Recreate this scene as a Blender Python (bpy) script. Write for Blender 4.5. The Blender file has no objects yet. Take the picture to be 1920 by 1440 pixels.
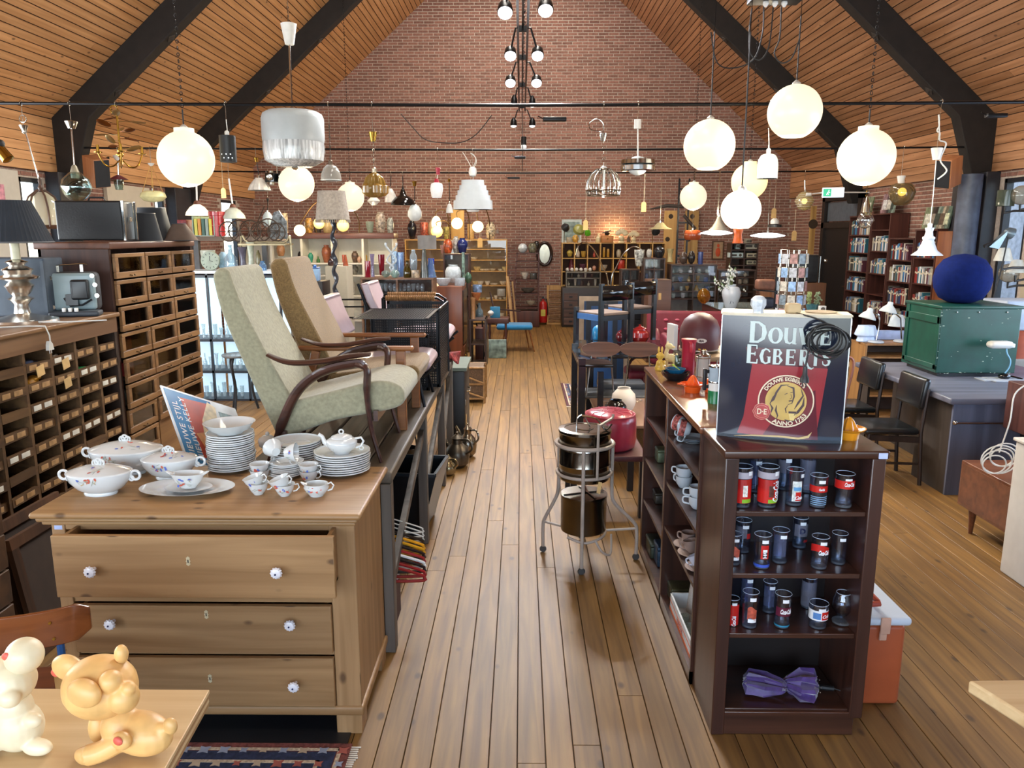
import bpy,math,random
from mathutils import Vector,Matrix,Euler
R=random.Random(7)
sc=bpy.context.scene
C=sc.collection
PI=math.pi
# camera
FPX,CAMH,VX,VY=1450.,1.92,977.,438.
PITCH=math.atan((720-VY)/FPX)
YAW=math.atan((960-VX)*math.cos(PITCH)/FPX)
cam=bpy.data.objects.new('camera',bpy.data.cameras.new('camera'))
C.objects.link(cam)
cam.location=(0,0,CAMH)
cam.rotation_euler=(PI/2-PITCH,0,-YAW)
cam.data.sensor_width=36
cam.data.lens=FPX*36/1920
cam.data.clip_start=.05
sc.camera=cam
def _ray(x,y):
 a,b=(x-960)/FPX,(720-y)/FPX
 fy=math.cos(PITCH)+b*math.sin(PITCH)
 c,s=math.cos(YAW),math.sin(YAW)
 return a*c+fy*s,-a*s+fy*c,-math.sin(PITCH)+b*math.cos(PITCH)
def at(x,y,Y):
 r=_ray(x,y)
 return Vector((r[0]*Y/r[1],Y,CAMH+r[2]*Y/r[1]))
def onz(x,y,z=0.):
 r=_ray(x,y)
 t=(z-CAMH)/r[2]
 return Vector((r[0]*t,r[1]*t,z))
 # world, sun, exposure
w=bpy.data.worlds.new('sky')
sc.world=w
w.use_nodes=True
wn=w.node_tree
bg=wn.nodes['Background']
sky=wn.nodes.new('ShaderNodeTexSky')
sky.sky_type='HOSEK_WILKIE'
sky.sun_direction=(-.6,.3,.55)
sky.turbidity=4
wn.links.new(sky.outputs[0],bg.inputs[0])
bg.inputs[1].default_value=24.
sc.view_settings.view_transform='Standard'
sc.view_settings.look='None'
sc.view_settings.gamma=1
sc.view_settings.exposure=0.
sc.view_settings.use_curve_mapping=False
sc.cycles.transparent_max_bounces=32
def area(name,loc,tgt,sx,sy,power,col):
 d=bpy.data.lights.new(name,'AREA')
 d.shape='RECTANGLE'
 d.size,d.size_y,d.energy,d.color=sx,sy,power,col
 o=bpy.data.objects.new(name,d)
 C.objects.link(o)
 o.location=loc
 o.rotation_euler=(Vector(tgt)-Vector(loc)).to_track_quat('-Z','Y').to_euler()
 return o
area('entrance_glazing_daylight',(-1.6,-2.7,1.8),(.3,6,1.),6.5,2.2,240,(.84,.92,1.))
area('left_window_bay_daylight',(-5.6,4.8,1.6),(0,5.,1.1),5.,1.7,270,(.9,.95,1.))
area('right_window_bay_daylight',(5.6,5.6,1.6),(0,6.4,.9),4.5,1.7,120,(.66,.8,1.))
d=bpy.data.lights.new('counter_lamp','POINT')
d.energy,d.color,d.shadow_soft_size=22,(1,.9,.76),.05
o=bpy.data.objects.new('counter_lamp',d)
C.objects.link(o)
o.location=(-2.9,.7,1.5)
for yy,zz,pw in((1.,5.2,45),(4.5,5.6,55),(8.,6.,120),(11.2,6.8,190),(14.3,7.4,200)):  # unseen fill lights added high under the ridge to brighten the hall
 area('ridge_fill',(0,yy,zz),(0,yy,0),1.,1.8,pw,(1.,.93,.82))
 # colours and materials
def lin(h):
 if isinstance(h,str):
  h=h.lstrip('#')
  h=[int(h[i:i+2],16)/255 for i in(0,2,4)]
  return tuple(((c+.055)/1.055)**2.4 if c>.04045 else c/12.92 for c in h)+(1,)
 return tuple(h)[:3]+(1,)
_m={}
def _base(key):
 m=bpy.data.materials.new(key)
 m.use_nodes=True
 nt=m.node_tree
 return m,nt,nt.nodes['Principled BSDF'],nt.nodes,nt.links
def _coords(n,l,scale,kind='Object'):
 tc=n.new('ShaderNodeTexCoord')
 mp=n.new('ShaderNodeMapping')
 mp.inputs['Scale'].default_value=scale
 l.new(tc.outputs[kind],mp.inputs[0])
 return mp
def _rand(n,l):
 oi=n.new('ShaderNodeObjectInfo')
 ge=n.new('ShaderNodeNewGeometry')
 a=n.new('ShaderNodeMath');a.operation='ADD'
 f=n.new('ShaderNodeMath');f.operation='FRACT'
 l.new(oi.outputs['Random'],a.inputs[0])
 l.new(ge.outputs['Random Per Island'],a.inputs[1])
 l.new(a.outputs[0],f.inputs[0])
 return f
def mat(col,rough=.5,metal=0.,noise=.12,scale=14.,bump=0.,coat=0.,emit=0.,ecol=None,rand=0.,sheen=0.,cols=None,spec=.5):
 key=str((col,rough,metal,noise,scale,bump,coat,emit,ecol,rand,sheen,cols))
 if key in _m:
  return _m[key]
 m,nt,b,n,l=_base('surface')
 _m[key]=m
 c=lin(col)
 mp=_coords(n,l,(1,1,1))
 tx=n.new('ShaderNodeTexNoise')
 tx.inputs['Scale'].default_value=scale
 tx.inputs['Detail'].default_value=3
 l.new(mp.outputs[0],tx.inputs[0])
 cr=n.new('ShaderNodeValToRGB')
 cr.color_ramp.elements[0].position=.3
 cr.color_ramp.elements[1].position=.7
 cr.color_ramp.elements[0].color=tuple(v*(1-noise)for v in c[:3])+(1,)
 cr.color_ramp.elements[1].color=tuple(min(1,v*(1+noise))for v in c[:3])+(1,)
 l.new(tx.outputs[0],cr.inputs[0])
 out=cr.outputs[0]
 if cols:
  rr=_rand(n,l)
  pr=n.new('ShaderNodeValToRGB')
  pr.color_ramp.interpolation='CONSTANT'
  els=pr.color_ramp.elements
  while len(els)<len(cols):
   els.new(.5)
  for i,cc in enumerate(cols):
   els[i].position=i/len(cols)
   els[i].color=lin(cc)
  l.new(rr.outputs[0],pr.inputs[0])
  mx=n.new('ShaderNodeMixRGB');mx.blend_type='MULTIPLY';mx.inputs[0].default_value=.35
  l.new(pr.outputs[0],mx.inputs[1]);l.new(cr.outputs[0],mx.inputs[2])
  out=mx.outputs[0]
 if rand:
  rr=_rand(n,l)
  mr=n.new('ShaderNodeMapRange')
  mr.inputs['To Min'].default_value=1-rand
  mr.inputs['To Max'].default_value=1+rand
  l.new(rr.outputs[0],mr.inputs[0])
  hs=n.new('ShaderNodeHueSaturation')
  l.new(mr.outputs[0],hs.inputs['Value']);l.new(out,hs.inputs['Color'])
  out=hs.outputs[0]
 l.new(out,b.inputs['Base Color'])
 b.inputs['Roughness'].default_value=rough
 b.inputs['Metallic'].default_value=metal
 b.inputs['Coat Weight'].default_value=coat
 b.inputs['Specular IOR Level'].default_value=spec
 b.inputs['Coat Roughness'].default_value=.08
 b.inputs['Sheen Weight'].default_value=sheen
 if emit:
  b.inputs['Emission Color'].default_value=lin(ecol or col)
  b.inputs['Emission Strength'].default_value=emit
 if bump:
  bp=n.new('ShaderNodeBump');bp.inputs['Strength'].default_value=bump
  bp.inputs['Distance'].default_value=.004
  l.new(tx.outputs[0],bp.inputs['Height']);l.new(bp.outputs[0],b.inputs['Normal'])
 return m
def wood(dark,light,axis='Y',grain=26.,rough=.45,rand=.18,knots=0.,coat=0.,bump=.15,big=0.):
 key=str(('w',dark,light,axis,grain,rough,rand,knots,coat,bump,big))
 if key in _m:
  return _m[key]
 m,nt,b,n,l=_base('wood')
 _m[key]=m
 s={'X':(.05,1,1),'Y':(1,.05,1),'Z':(1,1,.05)}[axis]
 mp=_coords(n,l,s)
 rr=_rand(n,l)
 ad=n.new('ShaderNodeVectorMath');ad.operation='ADD'
 sl=n.new('ShaderNodeVectorMath');sl.operation='SCALE'
 sl.inputs[0].default_value=(3.1,7.7,5.3)
 l.new(rr.outputs[0],sl.inputs['Scale'])
 l.new(mp.outputs[0],ad.inputs[0]);l.new(sl.outputs[0],ad.inputs[1])
 tx=n.new('ShaderNodeTexNoise')
 tx.inputs['Scale'].default_value=grain
 tx.inputs['Detail'].default_value=5
 tx.inputs['Distortion'].default_value=.6
 l.new(ad.outputs[0],tx.inputs[0])
 cr=n.new('ShaderNodeValToRGB')
 cr.color_ramp.elements[0].position=.32
 cr.color_ramp.elements[1].position=.68
 cr.color_ramp.elements[0].color=lin(dark)
 cr.color_ramp.elements[1].color=lin(light)
 l.new(tx.outputs[0],cr.inputs[0])
 out=cr.outputs[0]
 mr=n.new('ShaderNodeMapRange')
 mr.inputs['To Min'].default_value=1-rand
 mr.inputs['To Max'].default_value=1+rand
 l.new(rr.outputs[0],mr.inputs[0])
 hs=n.new('ShaderNodeHueSaturation')
 l.new(mr.outputs[0],hs.inputs['Value']);l.new(out,hs.inputs['Color'])
 out=hs.outputs[0]
 if big:
  m2=_coords(n,l,(.9,.5,1))
  t2=n.new('ShaderNodeTexNoise');t2.inputs['Scale'].default_value=1.3;t2.inputs['Detail'].default_value=4
  l.new(m2.outputs[0],t2.inputs[0])
  r2=n.new('ShaderNodeMapRange')
  r2.inputs['From Min'].default_value=.35;r2.inputs['From Max'].default_value=.65
  r2.inputs['To Min'].default_value=1-big;r2.inputs['To Max'].default_value=1+big*.5
  l.new(t2.outputs[0],r2.inputs[0])
  h2=n.new('ShaderNodeHueSaturation')
  l.new(r2.outputs[0],h2.inputs['Value']);l.new(out,h2.inputs['Color'])
  out=h2.outputs[0]
 if knots:
  ks={'X':(.55,1,1),'Y':(1,.55,1),'Z':(1,1,.55)}[axis]
  m3=_coords(n,l,ks)
  a3=n.new('ShaderNodeVectorMath');a3.operation='ADD'
  l.new(m3.outputs[0],a3.inputs[0]);l.new(sl.outputs[0],a3.inputs[1])
  vo=n.new('ShaderNodeTexVoronoi');vo.inputs['Scale'].default_value=knots
  l.new(a3.outputs[0],vo.inputs[0])
  kr=n.new('ShaderNodeValToRGB')
  kr.color_ramp.elements[0].position=.06;kr.color_ramp.elements[1].position=.13
  kr.color_ramp.elements[0].color=(.16,.12,.1,1);kr.color_ramp.elements[1].color=(1,1,1,1)
  l.new(vo.outputs['Distance'],kr.inputs[0])
  mx=n.new('ShaderNodeMixRGB');mx.blend_type='MULTIPLY';mx.inputs[0].default_value=.75
  l.new(out,mx.inputs[1]);l.new(kr.outputs[0],mx.inputs[2])
  out=mx.outputs[0]
 l.new(out,b.inputs['Base Color'])
 b.inputs['Roughness'].default_value=rough
 b.inputs['Coat Weight'].default_value=coat
 b.inputs['Coat Roughness'].default_value=.15
 if bump:
  bp=n.new('ShaderNodeBump');bp.inputs['Strength'].default_value=bump
  bp.inputs['Distance'].default_value=.002
  l.new(tx.outputs[0],bp.inputs['Height']);l.new(bp.outputs[0],b.inputs['Normal'])
 return m
def glass(tint='#ffffff',refl=1.,tintamt=0.,rough=.02):
 key=str(('g',tint,refl,tintamt,rough))
 if key in _m:
  return _m[key]
 m,nt,b,n,l=_base('glass')
 _m[key]=m
 n.remove(b)
 tr=n.new('ShaderNodeBsdfTransparent')
 tr.inputs[0].default_value=lin(tint)
 gl=n.new('ShaderNodeBsdfGlossy');gl.inputs['Roughness'].default_value=rough
 nz=n.new('ShaderNodeTexNoise');nz.inputs['Scale'].default_value=9
 bp=n.new('ShaderNodeBump');bp.inputs['Strength'].default_value=.08
 l.new(nz.outputs[0],bp.inputs['Height']);l.new(bp.outputs[0],gl.inputs['Normal'])
 lw=n.new('ShaderNodeLayerWeight');lw.inputs[0].default_value=.5
 pw=n.new('ShaderNodeMath');pw.operation='POWER';pw.inputs[1].default_value=2.6
 l.new(lw.outputs['Facing'],pw.inputs[0])
 mm=n.new('ShaderNodeMath');mm.operation='MULTIPLY_ADD'
 mm.inputs[1].default_value=.45*refl;mm.inputs[2].default_value=.045*refl
 l.new(pw.outputs[0],mm.inputs[0])
 mx=n.new('ShaderNodeMixShader')
 l.new(mm.outputs[0],mx.inputs[0]);l.new(tr.outputs[0],mx.inputs[1]);l.new(gl.outputs[0],mx.inputs[2])
 if tintamt:
  df=n.new('ShaderNodeBsdfDiffuse');df.inputs[0].default_value=lin(tint)
  m2=n.new('ShaderNodeMixShader');m2.inputs[0].default_value=tintamt
  l.new(mx.outputs[0],m2.inputs[1]);l.new(df.outputs[0],m2.inputs[2])
  mx=m2
 l.new(mx.outputs[0],n['Material Output'].inputs[0])
 return m
 # geometry collector
class G:
 def __init__(s):
  s.v,s.f,s.m,s.i=[],[],[],0
 def mi(s,i):
  s.i=i
  return s
 def add(s,vs,fs,mi=None):
  o=len(s.v)
  s.v+=[tuple(p)for p in vs]
  s.f+=[[k+o for k in f]for f in fs]
  s.m+=[s.i if mi is None else mi]*len(fs)
  return s
 def box(s,x0,y0,z0,x1,y1,z1,M=None):
  v=[Vector(p)for p in((x0,y0,z0),(x1,y0,z0),(x1,y1,z0),(x0,y1,z0),(x0,y0,z1),(x1,y0,z1),(x1,y1,z1),(x0,y1,z1))]
  if M is not None:
   v=[M@p for p in v]
  return s.add(v,[(0,3,2,1),(4,5,6,7),(0,1,5,4),(1,2,6,5),(2,3,7,6),(3,0,4,7)])
 def cb(s,cx,cy,cz,sx,sy,sz,M=None):
  return s.box(cx-sx/2,cy-sy/2,cz-sz/2,cx+sx/2,cy+sy/2,cz+sz/2,M)
 def beam(s,a,b,wx,wy,up=(0,0,1)):
  a,b=Vector(a),Vector(b)
  d=(b-a).normalized()
  u=Vector(up)
  if abs(d.dot(u))>.97:
   u=Vector((0,1,0))
  r=d.cross(u).normalized()
  u=r.cross(d)
  r,u=r*wx/2,u*wy/2
  v=[a-r-u,a+r-u,a+r+u,a-r+u,b-r-u,b+r-u,b+r+u,b-r+u]
  return s.add(v,[(0,1,2,3),(7,6,5,4),(0,4,5,1),(1,5,6,2),(2,6,7,3),(3,7,4,0)])
 def lathe(s,prof,seg=20,c=(0,0,0),sx=1,sy=1,M=None,flute=0,nf=12):
  c=Vector(c)
  n=len(prof)
  v,f=[],[]
  for r,z in prof:
   for k in range(seg):
    a=2*PI*k/seg
    rr=r*(1+(flute*math.cos(nf*a)if flute else 0))
    p=Vector((rr*math.cos(a)*sx,rr*math.sin(a)*sy,z))
    v.append((M@p if M is not None else p)+c)
  for i in range(n-1):
   for k in range(seg):
    k2=(k+1)%seg
    f.append((i*seg+k,i*seg+k2,(i+1)*seg+k2,(i+1)*seg+k))
  if prof[0][0]>1e-4:
   f.append(tuple(range(seg))[::-1])
  if prof[-1][0]>1e-4 and abs(prof[-1][0]-prof[0][0])+abs(prof[-1][1]-prof[0][1])>1e-5:
   if not(n>3 and prof[-1][2:]==(0,)):
    f.append(tuple((n-1)*seg+k for k in range(seg)))
  return s.add(v,f)
 def vessel(s,prof,seg=20,c=(0,0,0),th=.004,sx=1,sy=1,M=None,flute=0,nf=12):
  inner=[(max(.0005,r-th),z+(th if i==0 else 0))for i,(r,z)in enumerate(prof)][::-1]
  p=list(prof)+inner
  if p[0][0]>.001:
   p=[(0.,p[0][1])]+p
  p=p+[(0.,p[-1][1])]
  return s.lathe(p,seg,c,sx,sy,M,flute,nf)
 def ball(s,c,r,seg=16,rings=10,sc3=(1,1,1),M=None):
  prof=[(max(0.,math.sin(PI*i/rings))*r,-math.cos(PI*i/rings)*r)for i in range(rings+1)]
  prof[0]=(0.,-r);prof[-1]=(0.,r)
  S=Matrix.Diagonal((sc3[0],sc3[1],sc3[2])).to_4x4()
  return s.lathe(prof,seg,c,M=(M@S)if M is not None else S)
 def tube(s,pts,r,seg=8,closed=False,flat=1.):
  P=[Vector(p)for p in pts]
  n=len(P)
  rs=r if isinstance(r,(list,tuple))else[r]*n
  v,f=[],[]
  nrm=None
  for i in range(n):
   if closed:
    d=(P[(i+1)%n]-P[i-1])
   else:
    d=P[min(i+1,n-1)]-P[max(i-1,0)]
   if d.length<1e-9:
    d=Vector((0,0,1))
   d.normalize()
   if nrm is None:
    nrm=d.orthogonal().normalized()if abs(d.z)>.9 else d.cross(Vector((0,0,1))).normalized()
   nrm=(nrm-d*nrm.dot(d))
   nrm=nrm.normalized()if nrm.length>1e-6 else d.orthogonal().normalized()
   bn=d.cross(nrm)
   for k in range(seg):
    a=2*PI*k/seg
    v.append(P[i]+nrm*math.cos(a)*rs[i]+bn*math.sin(a)*rs[i]*flat)
  for i in range(n if closed else n-1):
   j=(i+1)%n
   for k in range(seg):
    k2=(k+1)%seg
    f.append((i*seg+k,i*seg+k2,j*seg+k2,j*seg+k))
  if not closed:
   f.append(tuple(range(seg))[::-1])
   f.append(tuple((n-1)*seg+k for k in range(seg)))
  return s.add(v,f)
 def ring(s,c,R_,r,seg=24,ts=6,M=None,sx=1,sy=1):
  c=Vector(c)
  pts=[]
  for k in range(seg):
   p=Vector((R_*sx*math.cos(2*PI*k/seg),R_*sy*math.sin(2*PI*k/seg),0))
   pts.append((M@p if M is not None else p)+c)
  return s.tube(pts,r,ts,closed=True)
 def prism(s,poly,a,b,ax='Z',M=None):
  def P(u,w,t):
   p=Vector({'Z':(u,w,t),'Y':(u,t,w),'X':(t,u,w)}[ax])
   return M@p if M is not None else p
  n=len(poly)
  v=[P(u,w,a)for u,w in poly]+[P(u,w,b)for u,w in poly]
  f=[tuple(range(n))[::-1],tuple(range(n,2*n))]
  f+=[(i,(i+1)%n,n+(i+1)%n,n+i)for i in range(n)]
  return s.add(v,f)
 def stroke(s,pts,w,t=.001,M=None,z=0.):
  P=[Vector((p[0],p[1]))for p in pts]
  n=len(P)
  ws=w if isinstance(w,(list,tuple))else[w]*n
  L,Rr=[],[]
  for i in range(n):
   d=P[min(i+1,n-1)]-P[max(i-1,0)]
   d=d.normalized()if d.length>1e-9 else Vector((1,0))
   nn=Vector((-d.y,d.x))*ws[i]/2
   L.append(P[i]+nn);Rr.append(P[i]-nn)
  v=[]
  for i in range(n):
   for q in(L[i],Rr[i]):
    v.append(Vector((q.x,-z-t,q.y)))
  for i in range(n):
   for q in(L[i],Rr[i]):
    v.append(Vector((q.x,-z,q.y)))
  if M is not None:
   v=[M@p for p in v]
  f=[]
  for i in range(n-1):
   a=2*i
   f.append((a,a+2,a+3,a+1))
   b_=2*n+a
   f+=[(a,b_,b_+2,a+2),(a+1,a+3,b_+3,b_+1)]
  return s.add(v,f)
 def text(s,txt,size,fn=None,bold=0.,ext=.0008,shear=0.,sp=1.,align='CENTER'):
  cu=bpy.data.curves.new('t','FONT')
  cu.body=txt
  cu.size=size
  cu.extrude=ext/2
  cu.offset=bold
  cu.shear=shear
  cu.space_character=sp
  cu.align_x=align
  cu.resolution_u=3
  ob=bpy.data.objects.new('t',cu)
  me=ob.to_mesh()
  fn=fn or(lambda x,z,d:(x,-d,z))
  v=[fn(p.co.x,p.co.y,p.co.z+ext/2)for p in me.vertices]
  f=[tuple(p.vertices)for p in me.polygons]
  s.add(v,f)
  ob.to_mesh_clear()
  bpy.data.objects.remove(ob)
  bpy.data.curves.remove(cu)
  return s
 def rbox(s,x0,y0,z0,x1,y1,z1,r=.01,M=None,k=3,ax='Z'):
  if ax=='Z':
   a0,a1,b0,b1,c0,c1=x0,x1,y0,y1,z0,z1
  elif ax=='Y':
   a0,a1,b0,b1,c0,c1=x0,x1,z0,z1,y0,y1
  else:
   a0,a1,b0,b1,c0,c1=y0,y1,z0,z1,x0,x1
  r=min(r,(a1-a0)/2*.99,(b1-b0)/2*.99,(c1-c0)/2*.99)
  def ringp(ins):
   out=[]
   for cx,cy,st in((a1-r,b1-r,0),(a0+r,b1-r,1),(a0+r,b0+r,2),(a1-r,b0+r,3)):
    for q in range(k+1):
     an=(st+q/k)*PI/2
     out.append((cx+(r-ins)*math.cos(an),cy+(r-ins)*math.sin(an)))
   return out
  layers=[]
  for q in range(k+1):
   an=q/k*PI/2
   layers.append((c0+r-r*math.sin(an),r-r*math.cos(an)))
  layers=layers[::-1]
  layers=layers+[(c0+c1-c,i)for c,i in layers[::-1]]
  n=4*(k+1)
  v=[]
  for c,ins in layers:
   for a,b in ringp(min(ins,r*.999)):
    p=Vector({'Z':(a,b,c),'Y':(a,c,b),'X':(c,a,b)}[ax])
    v.append(M@p if M is not None else p)
  f=[]
  for i in range(len(layers)-1):
   for q in range(n):
    q2=(q+1)%n
    f.append((i*n+q,i*n+q2,(i+1)*n+q2,(i+1)*n+q))
  f.append(tuple(range(n))[::-1])
  f.append(tuple((len(layers)-1)*n+q for q in range(n)))
  return s.add(v,f)
 def mesh(s,name,smooth=True,ang=38):
  me=bpy.data.meshes.new(name)
  me.from_pydata(s.v,[],s.f)
  me.polygons.foreach_set('material_index',s.m)
  me.update()
  if smooth:
   me.polygons.foreach_set('use_smooth',[True]*len(s.f))
   me.set_sharp_from_angle(angle=math.radians(ang))
  return me
def put(g,name,mats,parent=None,loc=(0,0,0),rot=(0,0,0),bev=0,label=None,stuff=False,ang=38,smooth=True,sub=0):
 me=g.mesh(name,smooth,ang)
 for m in(mats if isinstance(mats,(list,tuple))else[mats]):
  me.materials.append(m)
 o=bpy.data.objects.new(name,me)
 C.objects.link(o)
 o.location,o.rotation_euler,o.parent=loc,rot,parent
 if bev:
  b=o.modifiers.new('b','BEVEL');b.width=bev;b.segments=2;b.limit_method='ANGLE';b.angle_limit=.8
 if sub:
  b=o.modifiers.new('s','SUBSURF');b.levels=sub;b.render_levels=sub
 if label:
  o['label']=label
 if stuff:
  o['kind']='stuff'
 return o
def tag(o,label,cat,group=None):
 o['label']=label
 o['category']=cat
 if group:
  o['group']=group
 return o
def T(name,label,cat,loc=(0,0,0),rz=0.,group=None,rot=None):
 o=bpy.data.objects.new(name,None)
 o.empty_display_size=.05
 C.objects.link(o)
 o.location=loc
 o.rotation_euler=rot or(0,0,rz)
 return tag(o,label,cat,group)
def S(g,name,mats,label,cat,loc=(0,0,0),rz=0.,group=None,rot=None,**k):
 return tag(put(g,name,mats,None,loc,rot or(0,0,rz),**k),label,cat,group)
def dup(o,loc,rz=None,label=None,group=None,scale=None,rot=None):
 def cp(q,par):
  c=q.copy();C.objects.link(c);c.parent=par
  for ch in[k for k in q.children]:
   cp(ch,c)
  return c
 r=cp(o,None)
 r.location=loc
 if rz is not None:
  r.rotation_euler=(0,0,rz)
 if rot is not None:
  r.rotation_euler=rot
 if label:
  r['label']=label
 if group:
  r['group']=group
 if scale:
  r.scale=(scale,)*3 if isinstance(scale,(int,float))else scale
 return r
def rz(a):return Matrix.Rotation(a,4,'Z')
def rx(a):return Matrix.Rotation(a,4,'X')
def ry(a):return Matrix.Rotation(a,4,'Y')
def tr(x,y,z):return Matrix.Translation((x,y,z))
BLACK=mat('#17181a',.45)
BLACKG=mat('#0d0e10',.12,coat=.4)
BMETAL=mat('#1b1c1f',.35,.6)
CHROME=mat('#c9c9c6',.12,1.,noise=.04)
STEEL=mat('#b5b2a8',.22,1.,noise=.08)
BRASS=mat('#b08a3c',.22,1.,noise=.1)
WHITE=mat('#e9e9e6',.35,noise=.03)
WHITEG=mat('#eceff2',.08,noise=.02,coat=.5)
PORC=mat('#d2d5d4',.08,noise=.02,coat=.6)
GLS=glass()
GLSG=glass('#dfeaea',1.6)
TAG=mat('#d2ad72',.8)
PAPER=mat('#e8e6de',.8,noise=.03)
CORD=mat('#191a1c',.5)
CORDW=mat('#dcdcd6',.45)
# the hall
HW,EAVE,BANDT,RIDGE,YB,YF=5.74,2.65,3.28,8.36,16.96,-3.
def setting(o):
 o['kind']='structure'
 return o
 # floor: wide pine planks along the hall
FLOORW=wood('#644621','#886431','Y',26,.55,.1,knots=7,coat=0.,bump=.3,big=.2)
g=G().box(-HW-.3,YF,-.1,HW+.3,YB+.2,-.012)
floor=setting(put(g,'floor',mat('#1d120b',.9)))
PW=.1062
planks=[]
k0=int(-HW/PW)-1
for k in range(k0,-k0+1):
 x=-.01+k*PW
 rr=random.Random(k*13+5)
 y=YF+rr.uniform(0,2.5)
 ya=YF
 while ya<YB:
  yb=min(y,YB)
  planks.append((x,ya,yb))
  ya=yb
  y+=rr.uniform(2.2,4.6)
def plank_geo(g,w,L,ox=0,oy=0,oz=0.):
 e=.0016
 g.add([(ox+e,oy+e,oz-.02),(ox+w-e,oy+e,oz-.02),(ox+w-e,oy+L-e,oz-.02),(ox+e,oy+L-e,oz-.02),(ox+2*e,oy+e*1.5,oz),(ox+w-2*e,oy+e*1.5,oz),(ox+w-2*e,oy+L-e*1.5,oz),(ox+2*e,oy+L-e*1.5,oz),(ox+e,oy+e,oz-.0015),(ox+w-e,oy+e,oz-.0015),(ox+w-e,oy+L-e,oz-.0015),(ox+e,oy+L-e,oz-.0015)],[(4,5,6,7),(8,9,5,4),(9,10,6,5),(10,11,7,6),(11,8,4,7),(0,1,9,8),(1,2,10,9),(2,3,11,10),(3,0,8,11)])
def near(p):
 x,a,b=p
 if b<2.3 or abs(x)>.75*b:
  return 99
 if-4.2<x<-.7 and b<9 or .6<x<1.3 and b<5:
  return 50+a
 return max(a,2.3)+abs(x-.6)*.9
planks.sort(key=near)
rest=G()
for i,(x,a,b)in enumerate(planks):
 dz=random.Random(i).uniform(-.0012,0.)
 if i<300:
  g=G();plank_geo(g,PW,b-a)
  put(g,'plank',FLOORW,floor,(x,a,dz),smooth=False)
 else:
  plank_geo(rest,PW,b-a,x,a,dz)
put(rest,'planks',FLOORW,floor,stuff=True,smooth=False)
# brick walls
MORTAR=mat('#b9aca0',.9,noise=.15,scale=30)
BRICKM=mat('#8a6255',.85,noise=.25,scale=22,rand=.22,bump=.4)
BP,BH,BL=.0585,.047,.2
def brick_wall(name,origin,U,N,length,top,keep,prefer,z0=0.,n_single=300,thick=.09,holes=()):
 U,N,O=Vector(U),Vector(N),Vector(origin)
 wall=setting(put(_slab(O,U,N,length,top,z0,thick,holes),name,MORTAR,smooth=False))
 out=[]
 z=z0+.006
 row=0
 while True:
  u=(row%2)*.105-.2+(.02 if row%5==0 else 0)
  anyb=False
  while u<length:
   a,b=max(u,.003),min(u+BL,length-.003)
   if b-a>.03 and z+.02<max(top(a),top(b))and keep(a,b,z):
    out.append((a,b,z));anyb=True
   if z<top(u):
    anyb=True
   u+=.212
  z+=BP;row+=1
  if z>8.5:
   break
 out.sort(key=lambda q:prefer((q[0]+q[1])/2,q[2]))
 def geo(g,L,o):
  d,e=.007,.003
  P=lambda u,zz,n:o+U*u+Vector((0,0,zz))+N*n
  g.add([P(0,0,0),P(L,0,0),P(L,BH,0),P(0,BH,0),P(e,e,d),P(L-e,e,d),P(L-e,BH-e,d),P(e,BH-e,d)],[(4,5,6,7),(0,1,5,4),(1,2,6,5),(2,3,7,6),(3,0,4,7)])
 cache={}
 st=G()
 for i,(a,b,z)in enumerate(out):
  if i<n_single:
   L=round(b-a,3)
   if L not in cache:
    g=G();geo(g,L,Vector((0,0,0)))
    o=put(g,'brick',BRICKM,wall,smooth=False);cache[L]=o
   else:
    o=cache[L].copy();C.objects.link(o);o.parent=wall
   o.location=O+U*a+Vector((0,0,z))
  else:
   geo(st,b-a,O+U*a+Vector((0,0,z)))
 if len(out)>n_single:
  put(st,'bricks',BRICKM,wall,stuff=True,smooth=False)
 return wall
def _slab(O,U,N,length,top,z0,thick,holes):
 g=G()
 us=sorted({0,length}|{h[0]for h in holes}|{h[1]for h in holes}|({length/2}if top(length/2)>top(0)+.1 else set()))
 for a,b in zip(us,us[1:]):
  spans=[(z0,None)]
  for h in holes:
   if h[0]<=a+1e-6 and b-1e-6<=h[1]:
    spans=[(z0,h[2]),(h[3],None)]
  for s0,s1 in spans:
   if s1 is not None and s1-s0<.01:
    continue
   ta,tb=(top(a),top(b))if s1 is None else(s1,s1)
   v=[]
   for n in(0,-thick):
    for u,zz in((a,s0),(b,s0),(b,tb),(a,ta)):
     v.append(O+U*u+Vector((0,0,zz))+N*n)
   g.add(v,[(0,1,2,3),(7,6,5,4),(0,4,5,1),(1,5,6,2),(2,6,7,3),(3,7,4,0)])
 return g
SL=(RIDGE-BANDT)/HW
gab=lambda u:RIDGE-abs(u-HW)*SL
brick_wall('wall_back',(-HW,YB,0),(1,0,0),(0,-1,0),2*HW,gab,lambda a,b,z:z<7.4,lambda u,z:abs(u-HW-.9)+abs(z-3.3)*1.1)
LH=[(4.5,10.5,.9,2.5),(12.05,12.5,.9,2.56),(15.35,15.7,.9,2.56),(18.1,18.9,.9,2.56)]
RH=[(5,10.5,.9,2.5),(12.05,12.55,.5,2.56)]
LH=[(a,b,c,d)for a,b,c,d in LH]
def keep_holes(holes):
 def f(a,b,z):
  for h in holes:
   if b>h[0]and a<h[1]and z+BH>h[2]and z<h[3]:
    return False
  return z<2.66
 return f
side_top=lambda u:BANDT+.02
LW=YB-YF
brick_wall('wall_left',(-HW,YF,0),(0,1,0),(1,0,0),LW,side_top,keep_holes(LH),lambda u,z:0 if(12.9<u<14.3 or u>16.2)and z>1.6 else 5+u,n_single=220,holes=LH)
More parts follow.
